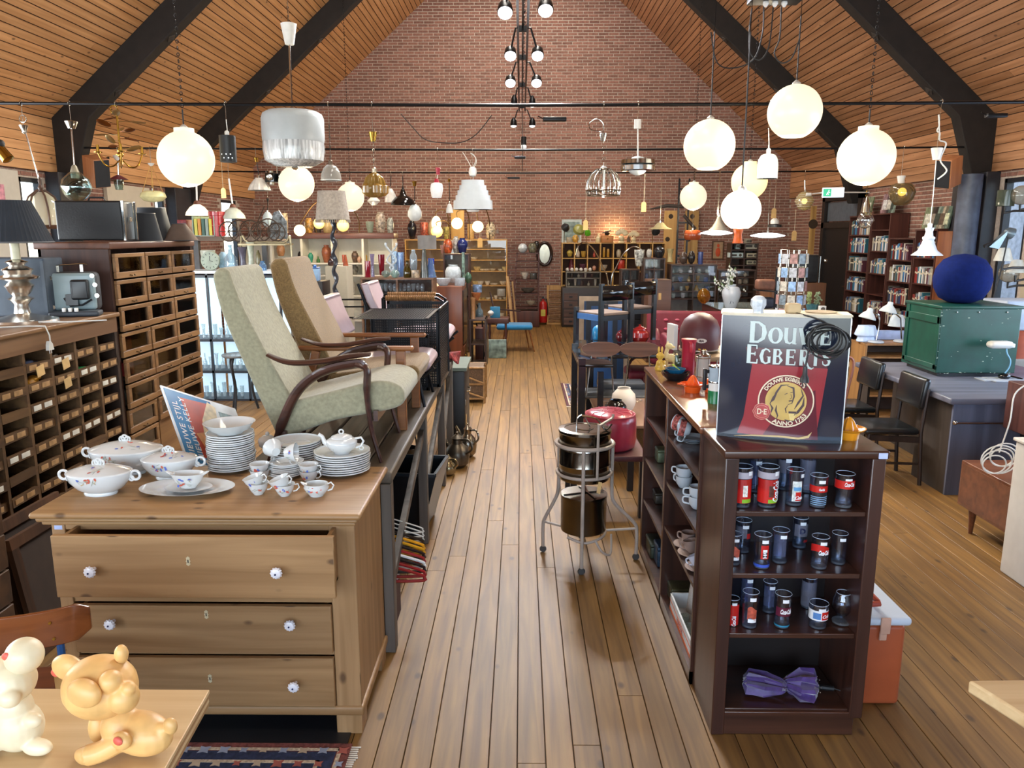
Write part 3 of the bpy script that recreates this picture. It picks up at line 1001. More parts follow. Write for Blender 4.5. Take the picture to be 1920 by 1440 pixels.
for r_ in range(ndr):
 for c in range(ncl):
  z1=zt-r_*rh2;z0=z1-rh2+.012
  y0=.025+c*cw2+.006;y1=y0+cw2-.012
  if r_==7 and c>0:
   continue
  if dr0 is None:
   w_,h_=y1-y0,z1-z0
   g=G().box(0,0,0,.022,w_,.042).box(0,0,h_-.026,.022,w_,h_).box(0,0,.042,.022,.04,h_-.026).box(0,w_-.04,.042,.022,w_,h_-.026)
   dr0=put(g,'drawer',OAKF,t,bev=.003)
   put(G().box(.008,.04,.042,.011,w_-.04,h_-.026),'glass_pane',GD,dr0)
   put(G().tube([(.022,w_/2-.03,.02),(.036,w_/2-.02,.014),(.036,w_/2+.02,.014),(.022,w_/2+.03,.02)],.004,6),'handle',mat('#5b4426',.4,.7),dr0)
   put(G().box(-.3,.02,.02,-.005,w_-.02,.03).box(-.31,.02,.02,-.3,w_-.02,h_-.05),'drawer_box',DARKIN,dr0)
   o=dr0
  else:
   o=dr0.copy();C.objects.link(o);o.parent=t
   for chd in list(dr0.children):
    q=chd.copy();C.objects.link(q);q.parent=o
  o.location=(rr.choice((0,0,.004,.012)),y0,z0)
  g=G()
  for k in range(3):
   yy=y0+.07+rr.random()*(cw2-.2)
   g.vessel([(.012,0),(.014,.01),(.02,.04),(.022,.06)],10,(0-.06-rr.random()*.05,yy,z0+.032),.002)
  if rr.random()<.8:
   put(g,'glassware',glass('#cfd2cc',2.2,.12),t)
for r_,col,lab in((3,'#c24a35','orange'),(4,'#b73a3a','red')):
 z=zt-r_*rh2-rh2+.05
 S(G().box(0,0,0,.06,.12,.09),'carton',[mat(col,.5,noise=.3,scale=30)],lab+' printed carton behind the glass of a small drawer','box',(GX-.075,GY0+.1,z))
put(G().box(-.012,.03,.08,.006,Lg*.36,zt-8*rh2+0.).box(-.012,Lg*.36+.01,.08,.006,Lg-.03,zt-7*rh2),'lower_door',OAKF,t,bev=.003)
# things on the two cabinets
zc=CZ
p=onz(28,606,zc)+Vector((0,.08,0))
t=T('table_lamp','silver baluster table lamp with a dark pleated shade on the card cabinet','lamp',p)
SIL=mat('#d2cec6',.26,1.,noise=.15,scale=8)
k=3.95/1450
prof=[(72*k*.95,0),(70*k*.95,.015),(40*k,.03),(16*k,.05),(13*k,.1),(20*k,.125),(26*k,.135),(14*k,.15),(22*k,.175),(28*k,.21),(18*k,.235),(38*k,.25),(40*k,.262),(24*k,.275),(30*k,.3),(28*k,.305),(13*k,.325),(22*k,.345),(8*k,.36)]
put(G().lathe(prof,32),'stem',SIL,t,ang=50)
put(G().lathe([(.024,.36),(.024,.47)],20),'candle_sleeve',mat('#d8d2b4',.5),t)
sh=put(G().lathe([(.2,.455),(.105,.69),(.103,.69),(.198,.455)],96,flute=.012,nf=48),'lamp_shade',mat('#222831',.85,noise=.15),t)
put(G().ring((0,0,.457),.2,.005,48,6),'trim',mat('#5f6063',.6),sh)
put(G().rbox(.06,-.12,0.,.13,-.09,.02,.006).tube([(.12,-.1,.01),(.3,-.1,.01),(.5,-.02,.012)],.004,6),'power_cord',CORDW,t)
pl=T('power_plug','white plug dangling on its flex over the card cabinet front','plug',(CX+.035,4.22,CZ))
put(G().tube([(-.25,-.1,.006),(-.08,-.04,.008),(0.,0,.004),(.012,.01,-.05),(.012,.01,-.085)],.004,8),'flex',CORDW,pl)
put(G().prism([(-.018,-.13),(.03,-.13),(.022,-.095),(.006,-.08),(-.006,-.08),(-.014,-.1)],0,.018,'X').tube([(.009,0,-.13),(.009,0,-.15)],.002,6).tube([(.009,.018,-.13),(.009,.018,-.15)],.002,6),'plug_body',CORDW,pl)
p=onz(141,590,zc)
t=T('film_projector','grey portable film projector with a carrying handle on the card cabinet','projector',p+Vector((0.,0.,0.)),.3)
t.scale=(1.12,1.12,1.12)
GRY=mat('#8fa2a6',.35,noise=.05)
put(G().rbox(-.12,-.02,.02,.13,.1,.24,.03,ax='Y'),'case',mat('#3c3d40',.6,noise=.2),t)
put(G().rbox(-.11,-.05,.03,.125,-.015,.235,.03,ax='Y'),'face_plate',GRY,t)
put(G().rbox(.01,-.1,.09,.1,-.05,.2,.012,ax='Y').box(-.02,-.085,.06,.04,-.05,.12).tube([(-.03,-.07,.1),(0.,-.075,.055),(.06,-.08,.06),(.11,-.08,.09)],.006,6),'lamp_house',mat('#1e2023',.35),t)
put(G().rbox(-.1,-.14,0.,.15,-.02,.03,.01),'base',mat('#3a4048',.5),t)
put(G().tube([(-.12,0,.25),(-.09,0,.275),(.06,0,.285),(.09,0,.28)],.008,8,flat=.5).box(-.07,-.006,.24,-.055,.006,.275).box(.05,-.006,.24,.065,.006,.28),'carrying_handle',STEEL,t)
for i in range(3):
 put(G().rbox(-.03+i*.03,-.145,.028,-.012+i*.03,-.12,.05,.004),'key',WHITE,t)
for x,z in((.13,.17),(.135,.11),(.12,.22),(-.09,.21),(-.09,.05)):
 put(G().lathe([(.012,0),(.012,.02),(0,.02)],10,M=tr(x,-.05,z)@rx(PI/2)),'control_knob',CHROME,t)
S(G().rbox(-.8,0,0,-.22,.2,.36,.012,ax='Y').box(-.24,-.01,.03,-.22,0.,.34),'speaker_box',mat('#47525e',.6,noise=.15),'blue grey flat case standing behind the table lamp','case',(CX-.02,4.72,zc))
p=at(187,447,5.45)
t=T('carrying_case','black carrying case with chrome edging and top handle on the tall cabinet','case',(GX-.12,GY0+.28,GZ),.12)
put(G().rbox(-.3,-.1,.008,.12,.14,.27,.012,ax='Y'),'case_body',mat('#0c0d10',.5,noise=.15,bump=.3,scale=80),t)
put(G().box(.122,-.1,.01,.135,-.085,.27).box(.122,.12,.01,.135,.135,.27).cb(.13,.02,.15,.012,.05,.03),'edging',CHROME,t)
put(G().tube([(-.13,.02,.27),(-.12,.02,.295),(-.03,.02,.295),(-.02,.02,.27)],.008,8,flat=.6),'handle',BLACK,t)
def shade(x,y,z,rb,rt,h,label,m=None):
 t=T('lampshade',label,'lampshade',(x,y,z),group='loose lampshades on the tall cabinet')
 put(G().lathe([(rb,0),(rt,h),(rt-.003,h),(rb-.003,.001)],36),'shade_cloth',m or mat('#1f2329',.8,noise=.1),t)
 put(G().ring((0,0,.002),rb,.003,36,5),'rim',mat('#3a3d42',.6),t)
 put(G().ring((0,0,h),rt,.003,36,5),'rim',mat('#3a3d42',.6),t)
 return t
shade(GX-.1,GY0+.72,GZ,.125,.085,.2,'black ribbed tapered lampshade right behind the black carrying case')
shade(GX-.2,GY0+1.08,GZ,.15,.1,.2+.05,'taller dark lampshade second behind the black carrying case')
shade(GX+0.,GY0+1.1,GZ,.135,.05,.13,'low brown conical lampshade at the far end of the tall cabinet',mat('#54443a',.8))
for i,(x,y,h)in enumerate(((-2.32,3.28,.62),(-2.22,3.22,.58))):
 t=T('picture_frame',('outer' if i else 'inner')+' of two dark wooden frames leaning beside the pine chest','frame',(x,y,0),rot=(0,-.14,0),group='frames leaning by the chest')
 g=G().box(0,0,0,.025,.5,.05).box(0,0,h-.05,.025,.5,h).box(0,0,.05,.025,.05,h-.05).box(0,.45,.05,.025,.5,h-.05)
 put(g,'frame_rails',wood('#3b2618','#5e3f29','Z',14,.5),t)
 put(G().box(.002,.05,.05,.008,.45,h-.05),'backing',mat('#3a2a1e',.8),t)
t=T('wooden_crate','dark wooden box with a paper tag in front of the card cabinet','crate',(-2.62,2.62,0))
g=G()
for i in range(5):
 g.box(0,0,.02+i*.16,.4,.5,.02+i*.16+.15)
put(g,'crate_boards',wood('#3d2817','#5d4027','X',14,.6),t,bev=.004)
put(G().rbox(.402,.2,.55,.405,.26,.66,.008,ax='X'),'paper_tag',TAG,t)
# workbench with the armchairs
BZ,BX0,BX1,BY0,BY1=.875,-1.27,-.572,3.3,6.5
t=T('workbench','long black weathered workbench carrying the armchairs','bench',(0,0,0))
BW=wood('#2a231d','#6f6354','Y',9,.55,.15,bump=.8,big=.4)
n=5
for i in range(n):
 a=BX0+(BX1-BX0)/n*i
 put(G().box(a+.003,BY0,BZ-.055,a+(BX1-BX0)/n-.003,BY1,BZ-(0 if i==n-1 else .004)),'plank',BW,t,bev=.01)
LEG=wood('#332b25','#6a6056','Z',9,.6,.2,bump=.6)
for y in(BY0+.03,4.62,5.75,BY1-.06):
 for x in(BX0+.06,BX1-.035):
  put(G().cb(x,y,(BZ-.055)/2,.055,.07,BZ-.055),'leg',LEG,t,bev=.004)
 put(G().cb((BX0+BX1)/2,y,BZ-.1,BX1-BX0-.1,.05,.09),'crossbar',LEG,t)
for y0,y1 in((4.62,5.75),(5.75,6.44),(3.33,4.62)):
 put(G().beam((BX1-.035,y0+.03,.3),(BX1-.035,y1-.03,.72),.03,.05),'brace',LEG,t)
put(G().box(BX0+.04,BY0+.05,.03,BX0+.06,BY1,BZ-.06),'back_panel',mat('#1a1614',.9),t)
def slabprof(top,bot):
 return list(top)+list(bot)[::-1]
TEAK=wood('#2c1712','#4a2a20','X',20,.35,.08,coat=.3)
BEECH=wood('#704021','#99602f','X',20,.4,.08,coat=.2)
def cushion(prof,hw,name,m,par,bev=.028,bow=0):
 n=len(prof)
 g=G().prism(prof,-hw,hw,'Y')
 o=put(g,name,m,par,ang=80)
 b=o.modifiers.new('b','BEVEL');b.width=bev;b.segments=4;b.limit_method='ANGLE';b.angle_limit=.5
 b.harden_normals=False
 return o
def curve(pts,n=6):
 out=[]
 P=[Vector(p)for p in pts]
 for i in range(len(P)-1):
  p0,p1,p2,p3=P[max(i-1,0)],P[i],P[i+1],P[min(i+2,len(P)-1)]
  for k in range(n):
   s=k/n
   out.append(.5*((2*p1)+(p2-p0)*s+(2*p0-5*p1+4*p2-p3)*s*s+(3*p1-p0-3*p2+p3)*s**3))
 out.append(P[-1])
 return out
def pts2(l):return[(p[0],p[1])for p in l]
FAB1=mat('#8f8b72',.95,noise=.16,scale=60,bump=.5,sheen=.3)
FAB2=mat('#80663e',.95,noise=.3,scale=160,bump=.8,sheen=.3)
t=T('armchair','grey green high-back armchair with swooping dark arms, nearest on the workbench','armchair',(-1.168,3.73,BZ),group='armchairs on the workbench')
front=curve([(.13,.245,0),(.02,.46,0),(-.1,.72,0),(-.148,.875,0)])
back=curve([(.03,.1,0),(-.08,.38,0),(-.19,.68,0),(-.225,.86,0)])
cushion(slabprof(pts2(front)+[(-.165,.895),(-.2,.893)],pts2(back)),.235,'backrest',FAB1,t,.03)
cushion(pts2(curve([(.06,.27,0),(.3,.33,0),(.5,.378,0),(.6,.36,0),(.63,.31,0),(.585,.25,0),(.3,.19,0),(.06,.1,0)])),.245,'seat',FAB1,t,.03)
for s in(-1,1):
 y=s*.275
 fr=[(p.x,y,p.y)for p in curve([(0.,0,0),(.06,.17,0),(.15,.34,0),(.27,.43,0),(.42,.465,0),(.455,.455,0)])]
 put(G().tube(fr,[.017]*6+[.026]*12+[.028]*13,10,flat=.6),'leg',TEAK,t)
 ff=[(p.x,y,p.y)for p in curve([(.42,.465,0),(.468,.44,0),(.465,.33,0),(.48,.16,0),(.52,0,0)])]
 put(G().tube(ff,[.028]*12+[.024-.0009*i for i in range(13)],10,flat=.6),'leg',TEAK,t)
 ar=[(p.x,y+s*p.z,p.y)for p in curve([(.02,.505,0.),(.12,.472,.01),(.26,.475,0),(.4,.5,0),(.485,.508,0)])]
 n_=len(ar)
 put(G().tube(ar,[.012+.022*math.sin(PI*(.12+.76*i/n_))for i in range(n_)],12,flat=.38),'armrest',TEAK,t)
put(G().beam((.5,-.27,.22),(.5,.27,.22),.02,.05).beam((.07,-.27,.12),(.07,.27,.12),.02,.05),'crossbar',TEAK,t)
t=T('armchair','tan wool high-back armchair with light wooden arms behind the grey green one','armchair',(-1.07,4.34,BZ),group='armchairs on the workbench')
front=curve([(.1,.25,0),(0.,.48,0),(-.12,.74,0),(-.165,.9,0)])
back=curve([(0.,.12,0),(-.11,.4,0),(-.22,.7,0),(-.255,.88,0)])
b_=cushion(slabprof(pts2(front)+[(-.185,.92),(-.23,.915)],pts2(back)),.24,'backrest',FAB2,t,.03)
for s in(-1,1):
 put(G().tube([(p.x-.008,s*.237,p.y)for p in curve([(.1,.25,0),(0.,.48,0),(-.12,.74,0),(-.165,.9,0)])],.005,6),'piping',FAB2,b_)
cushion([(.03,.3),(.4,.345),(.5,.35),(.53,.32),(.5,.23),(.03,.16)],.25,'seat',FAB2,t,.03)
for s in(-1,1):
 y=s*.275
 put(G().beam((.43,y,0),(.43,y,.435),.035,.05,(1,0,0)),'leg',BEECH,t,bev=.004)
 put(G().beam((-.13,y,0),(-.02,y,.435),.03,.045,(1,0,0)),'leg',BEECH,t,bev=.004)
 put(G().rbox(-.12,y-.03,.435,.5,y+.03,.458,.012),'armrest',BEECH,t)
put(G().beam((.43,-.27,.2),(.43,.27,.2),.025,.06).beam((-.08,-.27,.18),(-.08,.27,.18),.025,.06),'crossbar',BEECH,t)
PINK=mat('#a9959c',.32,noise=.06,coat=.2)
def padchair(x,y,label,sc=1.):
 t=T('easy_chair',label,'chair',(x,y,BZ),group='pink padded chairs on the workbench')
 cushion(pts2(curve([(-.1,.42,0),(-.16,.55,0),(-.2,.67,0)]))+[(-.265,.66),(-.22,.52),(-.155,.4)],.22,'backrest',PINK,t,.03)
 cushion([(-.08,.27),(.34,.31),(.42,.3),(.45,.25),(.4,.205),(-.08,.19)],.23,'seat',PINK,t,.035)
 for s in(-1,1):
  put(G().tube([(-.285,s*.2,.66),(-.23,s*.2,.5),(-.16,s*.2,.3),(-.1,s*.2,.18),(.4,s*.2,.19),(.46,s*.2,.24)],.011,8),'frame',BMETAL,t)
  put(G().tube([(-.1,s*.2,.18),(-.18,s*.23,0)],.01,8),'leg',BMETAL,t)
  put(G().tube([(.36,s*.2,.19),(.4,s*.23,0)],.01,8),'leg',BMETAL,t)
 g=G()
 for i in range(7):
  z=.43+i*.036
  g.tube([(-.163-i*.0185,-.2,z),(-.163-i*.0185,.2,z)],.004,6)
 put(g,'back_slats',BMETAL,t)
 return t
padchair(-.99,4.86,'pink padded chair right in front of the perforated black box')
padchair(-.99,6.27,'farther pink padded chair, rising behind the perforated black box')
t=T('perforated_box','black perforated sheet-metal box standing on its side on the workbench','box',(-1.02,5.26,BZ))
BW_,BD_,BH_=.46,.62,.54
def perf(g,M,w,h,n,m_,b=.02):
 for i in range(n+1):
  x=b+(w-2*b)*i/n
  g.box(x-.0033,-.001,b,x+.0033,.001,h-b,M)
 for i in range(m_+1):
  z=b+(h-2*b)*i/m_
  g.box(b,-.0015,z-.0033,w-b,.0015,z+.0033,M)
 g.box(0,-.002,0,b,.002,h,M).box(w-b,-.002,0,w,.002,h,M).box(0,-.002,0,w,.002,b,M).box(0,-.002,h-b,w,.002,h,M)
for M,w,nn in((tr(0,0,0),BW_,26),(tr(BW_,0,0)@rz(PI/2),BD_,30),(tr(0,BD_,0),BW_,26)):
 g=G();perf(g,M,w,BH_,nn,28);put(g,'perforated_panel',BMETAL,t,smooth=False)
g=G();perf(g,tr(0,0,BH_)@rx(-PI/2)@tr(0,0,-0.)@Matrix.Scale(-1,4,(0,0,1)),BW_,BD_,26,30);put(g,'perforated_panel',BMETAL,t,smooth=False)
put(G().tube([(0,-.004,0.),(0,-.004,BH_),(BW_,-.004,BH_),(BW_,-.004,0)],.008,8).tube([(BW_+.003,0,BH_),(BW_+.003,BD_,BH_),(BW_+.003,BD_,0)],.008,8),'rim',BMETAL,t)
t2=T('perforated_tray','lower black perforated tray leaning before the perforated box','tray',(-.96,5.14,BZ))
g=G();perf(g,tr(0,0,0),.34,.38,20,22);put(g,'perforated_panel',BMETAL,t2,smooth=False)
put(G().tube([(0,-.004,0.),(0,-.004,.38),(.34,-.004,.38),(.34,-.004,0)],.007,8),'rim',BMETAL,t2)
t=T('rattan_chair','black tubular chair with rattan-wrapped arms behind the perforated box','chair',(-.86,5.93,BZ))
for i,(dy,z)in enumerate(((0,.56),(.09,.58))):
 put(G().tube([(-.2,dy,z),(.22,dy,z),(.27,dy,z-.03),(.28,dy,0)],.011,8),'frame',BMETAL,t)
 g=G()
 for k in range(26):
  g.ring((-.17+k*.0145,dy,z),.015,.0075,10,5,ry(PI/2))
 put(g,'rattan_wrap',mat('#8a6238',.6,noise=.3,scale=60),t)
put(G().tube([(-.2,0,.56),(-.2,0,0),(-.2,.09,0),(-.2,.09,.58)],.01,8),'frame',BMETAL,t)
g=G()
for k in range(8):
 a=k*.55
 g.tube([(math.cos(a)*.04,-.07+.02*k,.02+.008*(k%3)),(.05+.01*k,-.05+.02*k,.045),(.1,-.06+.022*k,-.01-.006*k)],[.02,.018,.01],8)
S(g,'scarf',mat('#8c3b39',.9,noise=.8,scale=28),'bunched red and white cloth over the far end of the workbench','cloth',(-.64,6.42,BZ+.005))
# hanging lamps
def orient(a,b):
 a,b=Vector(a),Vector(b)
 return Matrix.Translation(a)@(b-a).to_track_quat('Z','Y').to_matrix().to_4x4()
def chain(a,b,r=.012,step=None):
 a,b=Vector(a),Vector(b)
 g=G()
 step=step or r*3.4
 n=max(2,int((b-a).length/step))
 q=(b-a).to_track_quat('Z','Y').to_matrix().to_4x4()
 for i in range(n):
  p=a+(b-a)*((i+.5)/n)
  M=q@rz(PI/2*(i%2))@rx(PI/2)
  g.ring(p,r,r*.24,8,4,M,sx=.7,sy=1.9*.5*1.)
 return g
RODS=(6.45,9.8,13.43)
def ceil_z(x):
 return RIDGE-abs(x)*SL-.02
def hanger(t,q,rod=True):
 w_=Vector(t.location)+q
 zt_=2.925+.005*abs(w_.x)if(rod and w_.z<2.93)else ceil_z(w_.x)
 g=G().tube([q,q+Vector((0,0,zt_-w_.z))],.0022*max(1,w_.y/7),5)
 if rod and w_.z<2.93:
  g.ring(q+Vector((0,0,zt_-w_.z)),.018,.003,12,5,rx(PI/2)@ry(PI/2))
 put(g,'wire_hook',STEEL,t)
def pend(name,label,cat,x,yb,wpx,hpx,Y,prof,mats,top=None,hang='cord',thick=.003,seg=28,group=None,cup=None,part='glass_shade',flute=0,nf=12,cm=None,extra=None,solid=False,light=0,lcol=(1,.9,.7)):
 if Y!=6.6:
  Y=min(RODS,key=lambda v:abs(v-Y))
 s=Y/1450.
 p=at(x,yb,Y)
 R_,H_=wpx*s/2,hpx*s
 t=T(name,label,cat,p,group=group)
 pr=[(a*R_,b*H_)for a,b in prof]
 g=G()
 if solid:
  g.lathe(pr,seg,flute=flute,nf=nf)
 else:
  g.vessel([(max(a,.004),b)for a,b in pr],seg,th=thick,flute=flute,nf=nf)if pr[0][1]<pr[-1][1]and pr[0][0]<.3*R_ and False else g.lathe(pr+[(max(.001,a-thick),b)for a,b in pr[::-1]],seg,flute=flute,nf=nf)
 put(g,part,mats,t,ang=50)
 if top:
  q=at(top[0],top[1],Y)-p
  a=Vector((0,0,H_))
  if hang=='chain':
   put(chain(a,q,.011 if Y<7.5 else .016),'chain',cm or BMETAL,t)
   put(G().tube([a,q],.0025,5),'flex',CORD,t)
  elif hang=='rod':
   put(G().tube([a,q],.007*max(1,Y/6),8),'rod',cm or CHROME,t)
  else:
   put(G().tube([a,a*.6+q*.4+Vector((.004,0,0)),q],.0035*max(1,Y/6),6),'flex',cm or CORD,t)
  if cup:
   ch_=cup[1]*s
   q=Vector((q.x,q.y,q.z))
   put(G().lathe([(cup[0]*s*.28,-ch_),(cup[0]*s*.5,0),(cup[0]*s*.42,.004),(0,.005)],18,(q.x,q.y,q.z)),'ceiling_cup',cup[2],t)
  hanger(t,q)
 put(G().lathe([(.018,0),(.018,.05),(.008,.06),(0,.06)],12,(0,0,H_-.02)),'lamp_holder',cm or CHROME,t)
 if extra:
  extra(t,R_,H_,s)
 return t
OPAL=mat('#aaa290',.3,noise=.01,emit=.92,ecol='#fff1d2')
OPALY=mat('#ffe9a0',.25,noise=.01,emit=1.,ecol='#ffdc70')
GLOBE_LAB='globes of white opal glass, lit'
def globe(label,x,y,r,Y,top,hang='chain',m=None,neck=True,flat=1.,watts=45,passrod=None):
 s=Y/1450
 R_=r*s
 p=at(x,y,Y)
 t=T('globe_pendant',label,'pendant lamp',p,group=GLOBE_LAB)
 a0=.3
 n=16
 prof=[(math.sin(a0+(PI-2*a0+a0*.999)*i/n)if i<n else math.sin(PI-.33),0)for i in range(n+1)]
 ang=[.001+(PI-.36)*i/n for i in range(n+1)]
 if not neck:
  ang=[.42+(PI-.42-.2)*i/n for i in range(n+1)]
 pr=[(R_*math.sin(a),-R_*math.cos(a)*flat)for a in ang]
 if neck:
  pr+=[(pr[-1][0],pr[-1][1]+.03),(pr[-1][0]-.012,pr[-1][1]+.03)]
 gl=put(G().lathe(pr,36),'glass_globe',m or OPAL,t,ang=70)
 ztop=pr[-1][1]
 q=Vector((0,0,ceil_z(p.x)-p.z))
 put(G().lathe([(.03,ztop-.01),(.03,ztop+.012),(.01,ztop+.03),(0,ztop+.03)],14),'lamp_holder',mat('#cfcfca',.3,.5),t)
 if hang=='chain':
  mid=Vector((0,0,at(*passrod,Y).z-p.z))
  put(G().tube([(0,0,ztop),mid],.006,6),'flex',CORD,t)
  put(chain(mid,q,.014),'chain',BMETAL,t)
 else:
  mid=Vector((0,0,at(x,top[1],Y).z-p.z))
  put(G().tube([(0,0,ztop),mid],.005,6),'flex',CORD,t)
  put(G().tube([mid,q],.0025,5),'suspension_wire',BMETAL,t)
 d=bpy.data.lights.new('lamp_light','POINT')
 d.energy,d.color,d.shadow_soft_size=watts,(1,.86,.62),.03
 lo=bpy.data.objects.new('lamp_light',d)
 C.objects.link(lo);lo.parent=t;lo.location=(0,0,-R_*1.03)
 return t
globe('lit opal globe on a long chain at the left, beside the brass chandelier',349,298,49.5,6.4,(322,-60),'chain',passrod=(343,205))
globe('lit opal globe on a long chain at the far right, over the bookshelves',1624,295,49.5,6.4,(1652,-60),'chain',passrod=(1628,205))
globe('large lit opal globe on a cord left in the cluster of three',1330,273,45.5,6.2,(1338,58),'cord',neck=False)
globe('highest lit opal globe, top right of the cluster of three',1490,210,47,5.9,(1500,30),'cord',neck=False)
globe('lowest and brightest opal globe hanging over the coffee sign',1389,394,36,5.4,(1407,60),'cord',m=mat('#fff6dd',.25,noise=.01,emit=1.3,ecol='#fff2cf'),neck=False)
globe('lit opal globe partly behind the crystal-skirted drum pendant',556,344,32,9.75,(548,-100),'chain',passrod=(550,288))
globe('lit opal globe half hidden by the fringed shade of the floor lamp',657,370,25,13.3,(652,18),'chain',passrod=(654,330))
globe('small lit opal globe hanging low over the glass cabinets',1300,369,24,13.3,(1308,40),'chain',passrod=(1302,330))
globe('dimmer yellowish opal globe behind the white dome pendant',1405,340,32,9.75,(1408,120),'chain',m=mat('#ffe7b0',.3,noise=.01,emit=.95,ecol='#ffe3a4'),passrod=(1406,290))
p=at(1453,5,5.9)
t=T('lighting_transformer','black metal box high up from which the three cord globes hang','transformer',p)
put(G().rbox(-.18,-.08,0,.18,.08,.06,.01),'housing',BMETAL,t)
for i in range(3):
 put(G().lathe([(.02,0),(.022,-.012),(.008,-.035),(0,-.035)],12,(-.07+i*.065,-.02,0)),'plug',WHITE,t)
for pts in(((1410,15),(1405,60),(1407,100),(1425,112),(1442,85),(1450,12)),((1465,12),(1462,70),(1452,100),(1465,118),(1485,108),(1500,70)),((1432,12),(1430,60),(1415,108),(1380,127),(1345,118),(1333,60))):
 c=curve([at(a,b,5.9)-p for a,b in pts])
 put(G().tube(c,.005,6),'cord',CORD,t)
for x in(-.16,.16):
 put(G().tube([(x,0,.06),(x,0,ceil_z(p.x+x)-p.z)],.004,6),'suspension_wire',BMETAL,t)
 # drum pendant with crystal skirt
def ex(t,R_,H_,s):
 put(G().lathe([(R_*.97,H_*.44),(R_*.985,H_*.3),(R_*.93,H_*.1),(R_*.6,0),(0,-.002)],96,flute=.012,nf=40),'crystal_skirt',wood('#8d9294','#e3e7e8','Z',60,.15,.05,bump=1.,coat=.6),t)
 put(G().lathe([(.02,0),(.028,-.012),(.01,-.03),(0,-.03)],12),'finial',CHROME,t)
pend('drum_pendant','large grey white drum pendant with a crystal glass skirt','pendant lamp',553,312,110,95,6.6,[(.98,.44),(1.,.5),(1.,.86),(.95,.95),(.8,1),(0.,1)],mat('#a9b0b2',.4,noise=.04),(541,45),'rod',cup=(28,34,mat('#d9d9d2',.4)),solid=True,part='drum',extra=ex)
pend('opal_bell_pendant','small scallop-edged opal shade at the left, over the black cube spot','pendant lamp',487,357,40,22,9.8,[(1.,0),(.85,.35),(.55,.75),(.3,1)],mat('#cfcbc2',.25,emit=.05),(480,296),cup=(9,7,BRASS),flute=.05,nf=14)
p=at(520,333,9.8)
t=T('cube_spot_lamp','black and steel four-sided spot cube under the drum pendant','pendant lamp',p)
for dx_ in(-.075,.075):
 put(G().rbox(dx_-.065,-.06,-.055,dx_+.065,.06,.055,.008,M=rz(.3*(1 if dx_>0 else-1))),'cube',mat('#15181a',.2,coat=.4),t)
 put(G().lathe([(.04,0),(.036,.01),(.012,.004),(0,.006)],20,M=tr(dx_,-.066,0)@rx(PI/2)),'lens',STEEL,t)
 put(G().lathe([(.035,-.085),(.035,-.055)],20,(dx_,0,0)).lathe([(.03,.055),(.03,.08)],20,(dx_,0,0)),'collar',STEEL,t)
put(G().tube([(0,0,.05),(0,0,.25)],.008,8),'rod',STEEL,t)
hanger(t,Vector((0,0,.25)))
p=at(228,312,6.45)
t=T('chandelier','brass and copper leaf chandelier with candle sleeves at the upper left','chandelier',p)
put(G().tube([(0,0,.02),(0,0,.42)],.009,10).ball((0,0,.09),.024).ring((-.02,0,.44),.03,.005,14,6,rx(PI/2)),'stem',BRASS,t)
hanger(t,Vector((0,0,.44)))
for k in range(4):
 a=.5+k*PI/2
 c=curve([(0,0,.06),(.06*math.cos(a),.06*math.sin(a),0.),(.12*math.cos(a),.12*math.sin(a),.01),(.16*math.cos(a),.16*math.sin(a),.1)])
 arm=put(G().tube(c,.006,8),'arm',BRASS,t)
 e=c[-1]
 put(G().lathe([(.03,0),(.032,.006),(0,.006)],16,e).lathe([(.011,.006),(.011,.06),(0,.06)],12,e),'candle_sleeve',BRASS,arm)
rr=random.Random(4)
for k in range(11):
 a=k*2.4;z=.14+k*.026;r_=.13+.03*(k%3)-z*.12
 M=tr(math.cos(a)*r_,math.sin(a)*r_,z)@rz(a)@ry(rr.uniform(-.5,.2))@rx(rr.uniform(-.5,.5))
 put(G().ball((0,0,0),.062,12,6,(1,.5,.12),M).tube([tr(0,0,z)@Vector((0,0,0)),M@Vector((0,0,0))],.003,5),'leaf',mat('#7a4a26' if k%2 else '#a8946a',.3,.9),t)
def ex(t,R_,H_,s):
 put(G().lathe([(.03,H_*.8),(.035,H_),(.02,H_*1.2),(.012,H_*1.25)],16),'gallery',mat('#8d8776',.4,.5),t)
pend('glass_ball_pendant','clear ribbed glass ball on a long chrome rod at the far left','pendant lamp',146,378,52,52,6.45,[(.05,0),(.5,.06),(.85,.25),(1,.5),(.85,.76),(.5,.93),(.35,1)],GLSG,(133,228),'rod',cup=(22,12,STEEL),extra=ex)
p=at(84,425,6.45)
t=T('glass_lantern','wood-strapped dome lantern of pale glass hanging at the left edge','pendant lamp',p)
k=6.45/1450
put(G().lathe([(30*k,0),(31*k,14*k),(28*k,34*k),(20*k,52*k),(8*k,62*k)],24),'glass_dome',glass('#e8e0cc',1.2,.35),t)
put(G().lathe([(27*k,-4*k),(31*k,0),(32*k,3*k),(28*k,3*k)],24),'ring',mat('#4a3022',.5),t)
hanger(t,at(44,235,6.45)-p)
for j in range(6):
 a=j*PI/3+.3
 put(G().tube([(r_*k*math.cos(a),r_*k*math.sin(a),z*k)for r_,z in((31.5,0),(32.5,14),(29.5,35),(21,54),(6,66))],.008,6,flat=.6),'strap',mat('#4a3022',.5),t)
q=at(44,235,6.45)-p
put(G().lathe([(.012,64*k),(.02,70*k),(.008,76*k),(.014,82*k),(.006,88*k)],12),'finial',mat('#4a3022',.5),t)
put(G().tube([(0,0,80*k),q],.0055,8),'rod',STEEL,t)
put(G().lathe([(.035,0),(.03,-.012),(.022,-.03),(.02,-.055),(.008,-.065)],18,q),'ceiling_cup',STEEL,t)
put(G().ring(q+Vector((0,0,.05)),.028,.005,14,6,rx(PI/2)),'hook',STEEL,t)
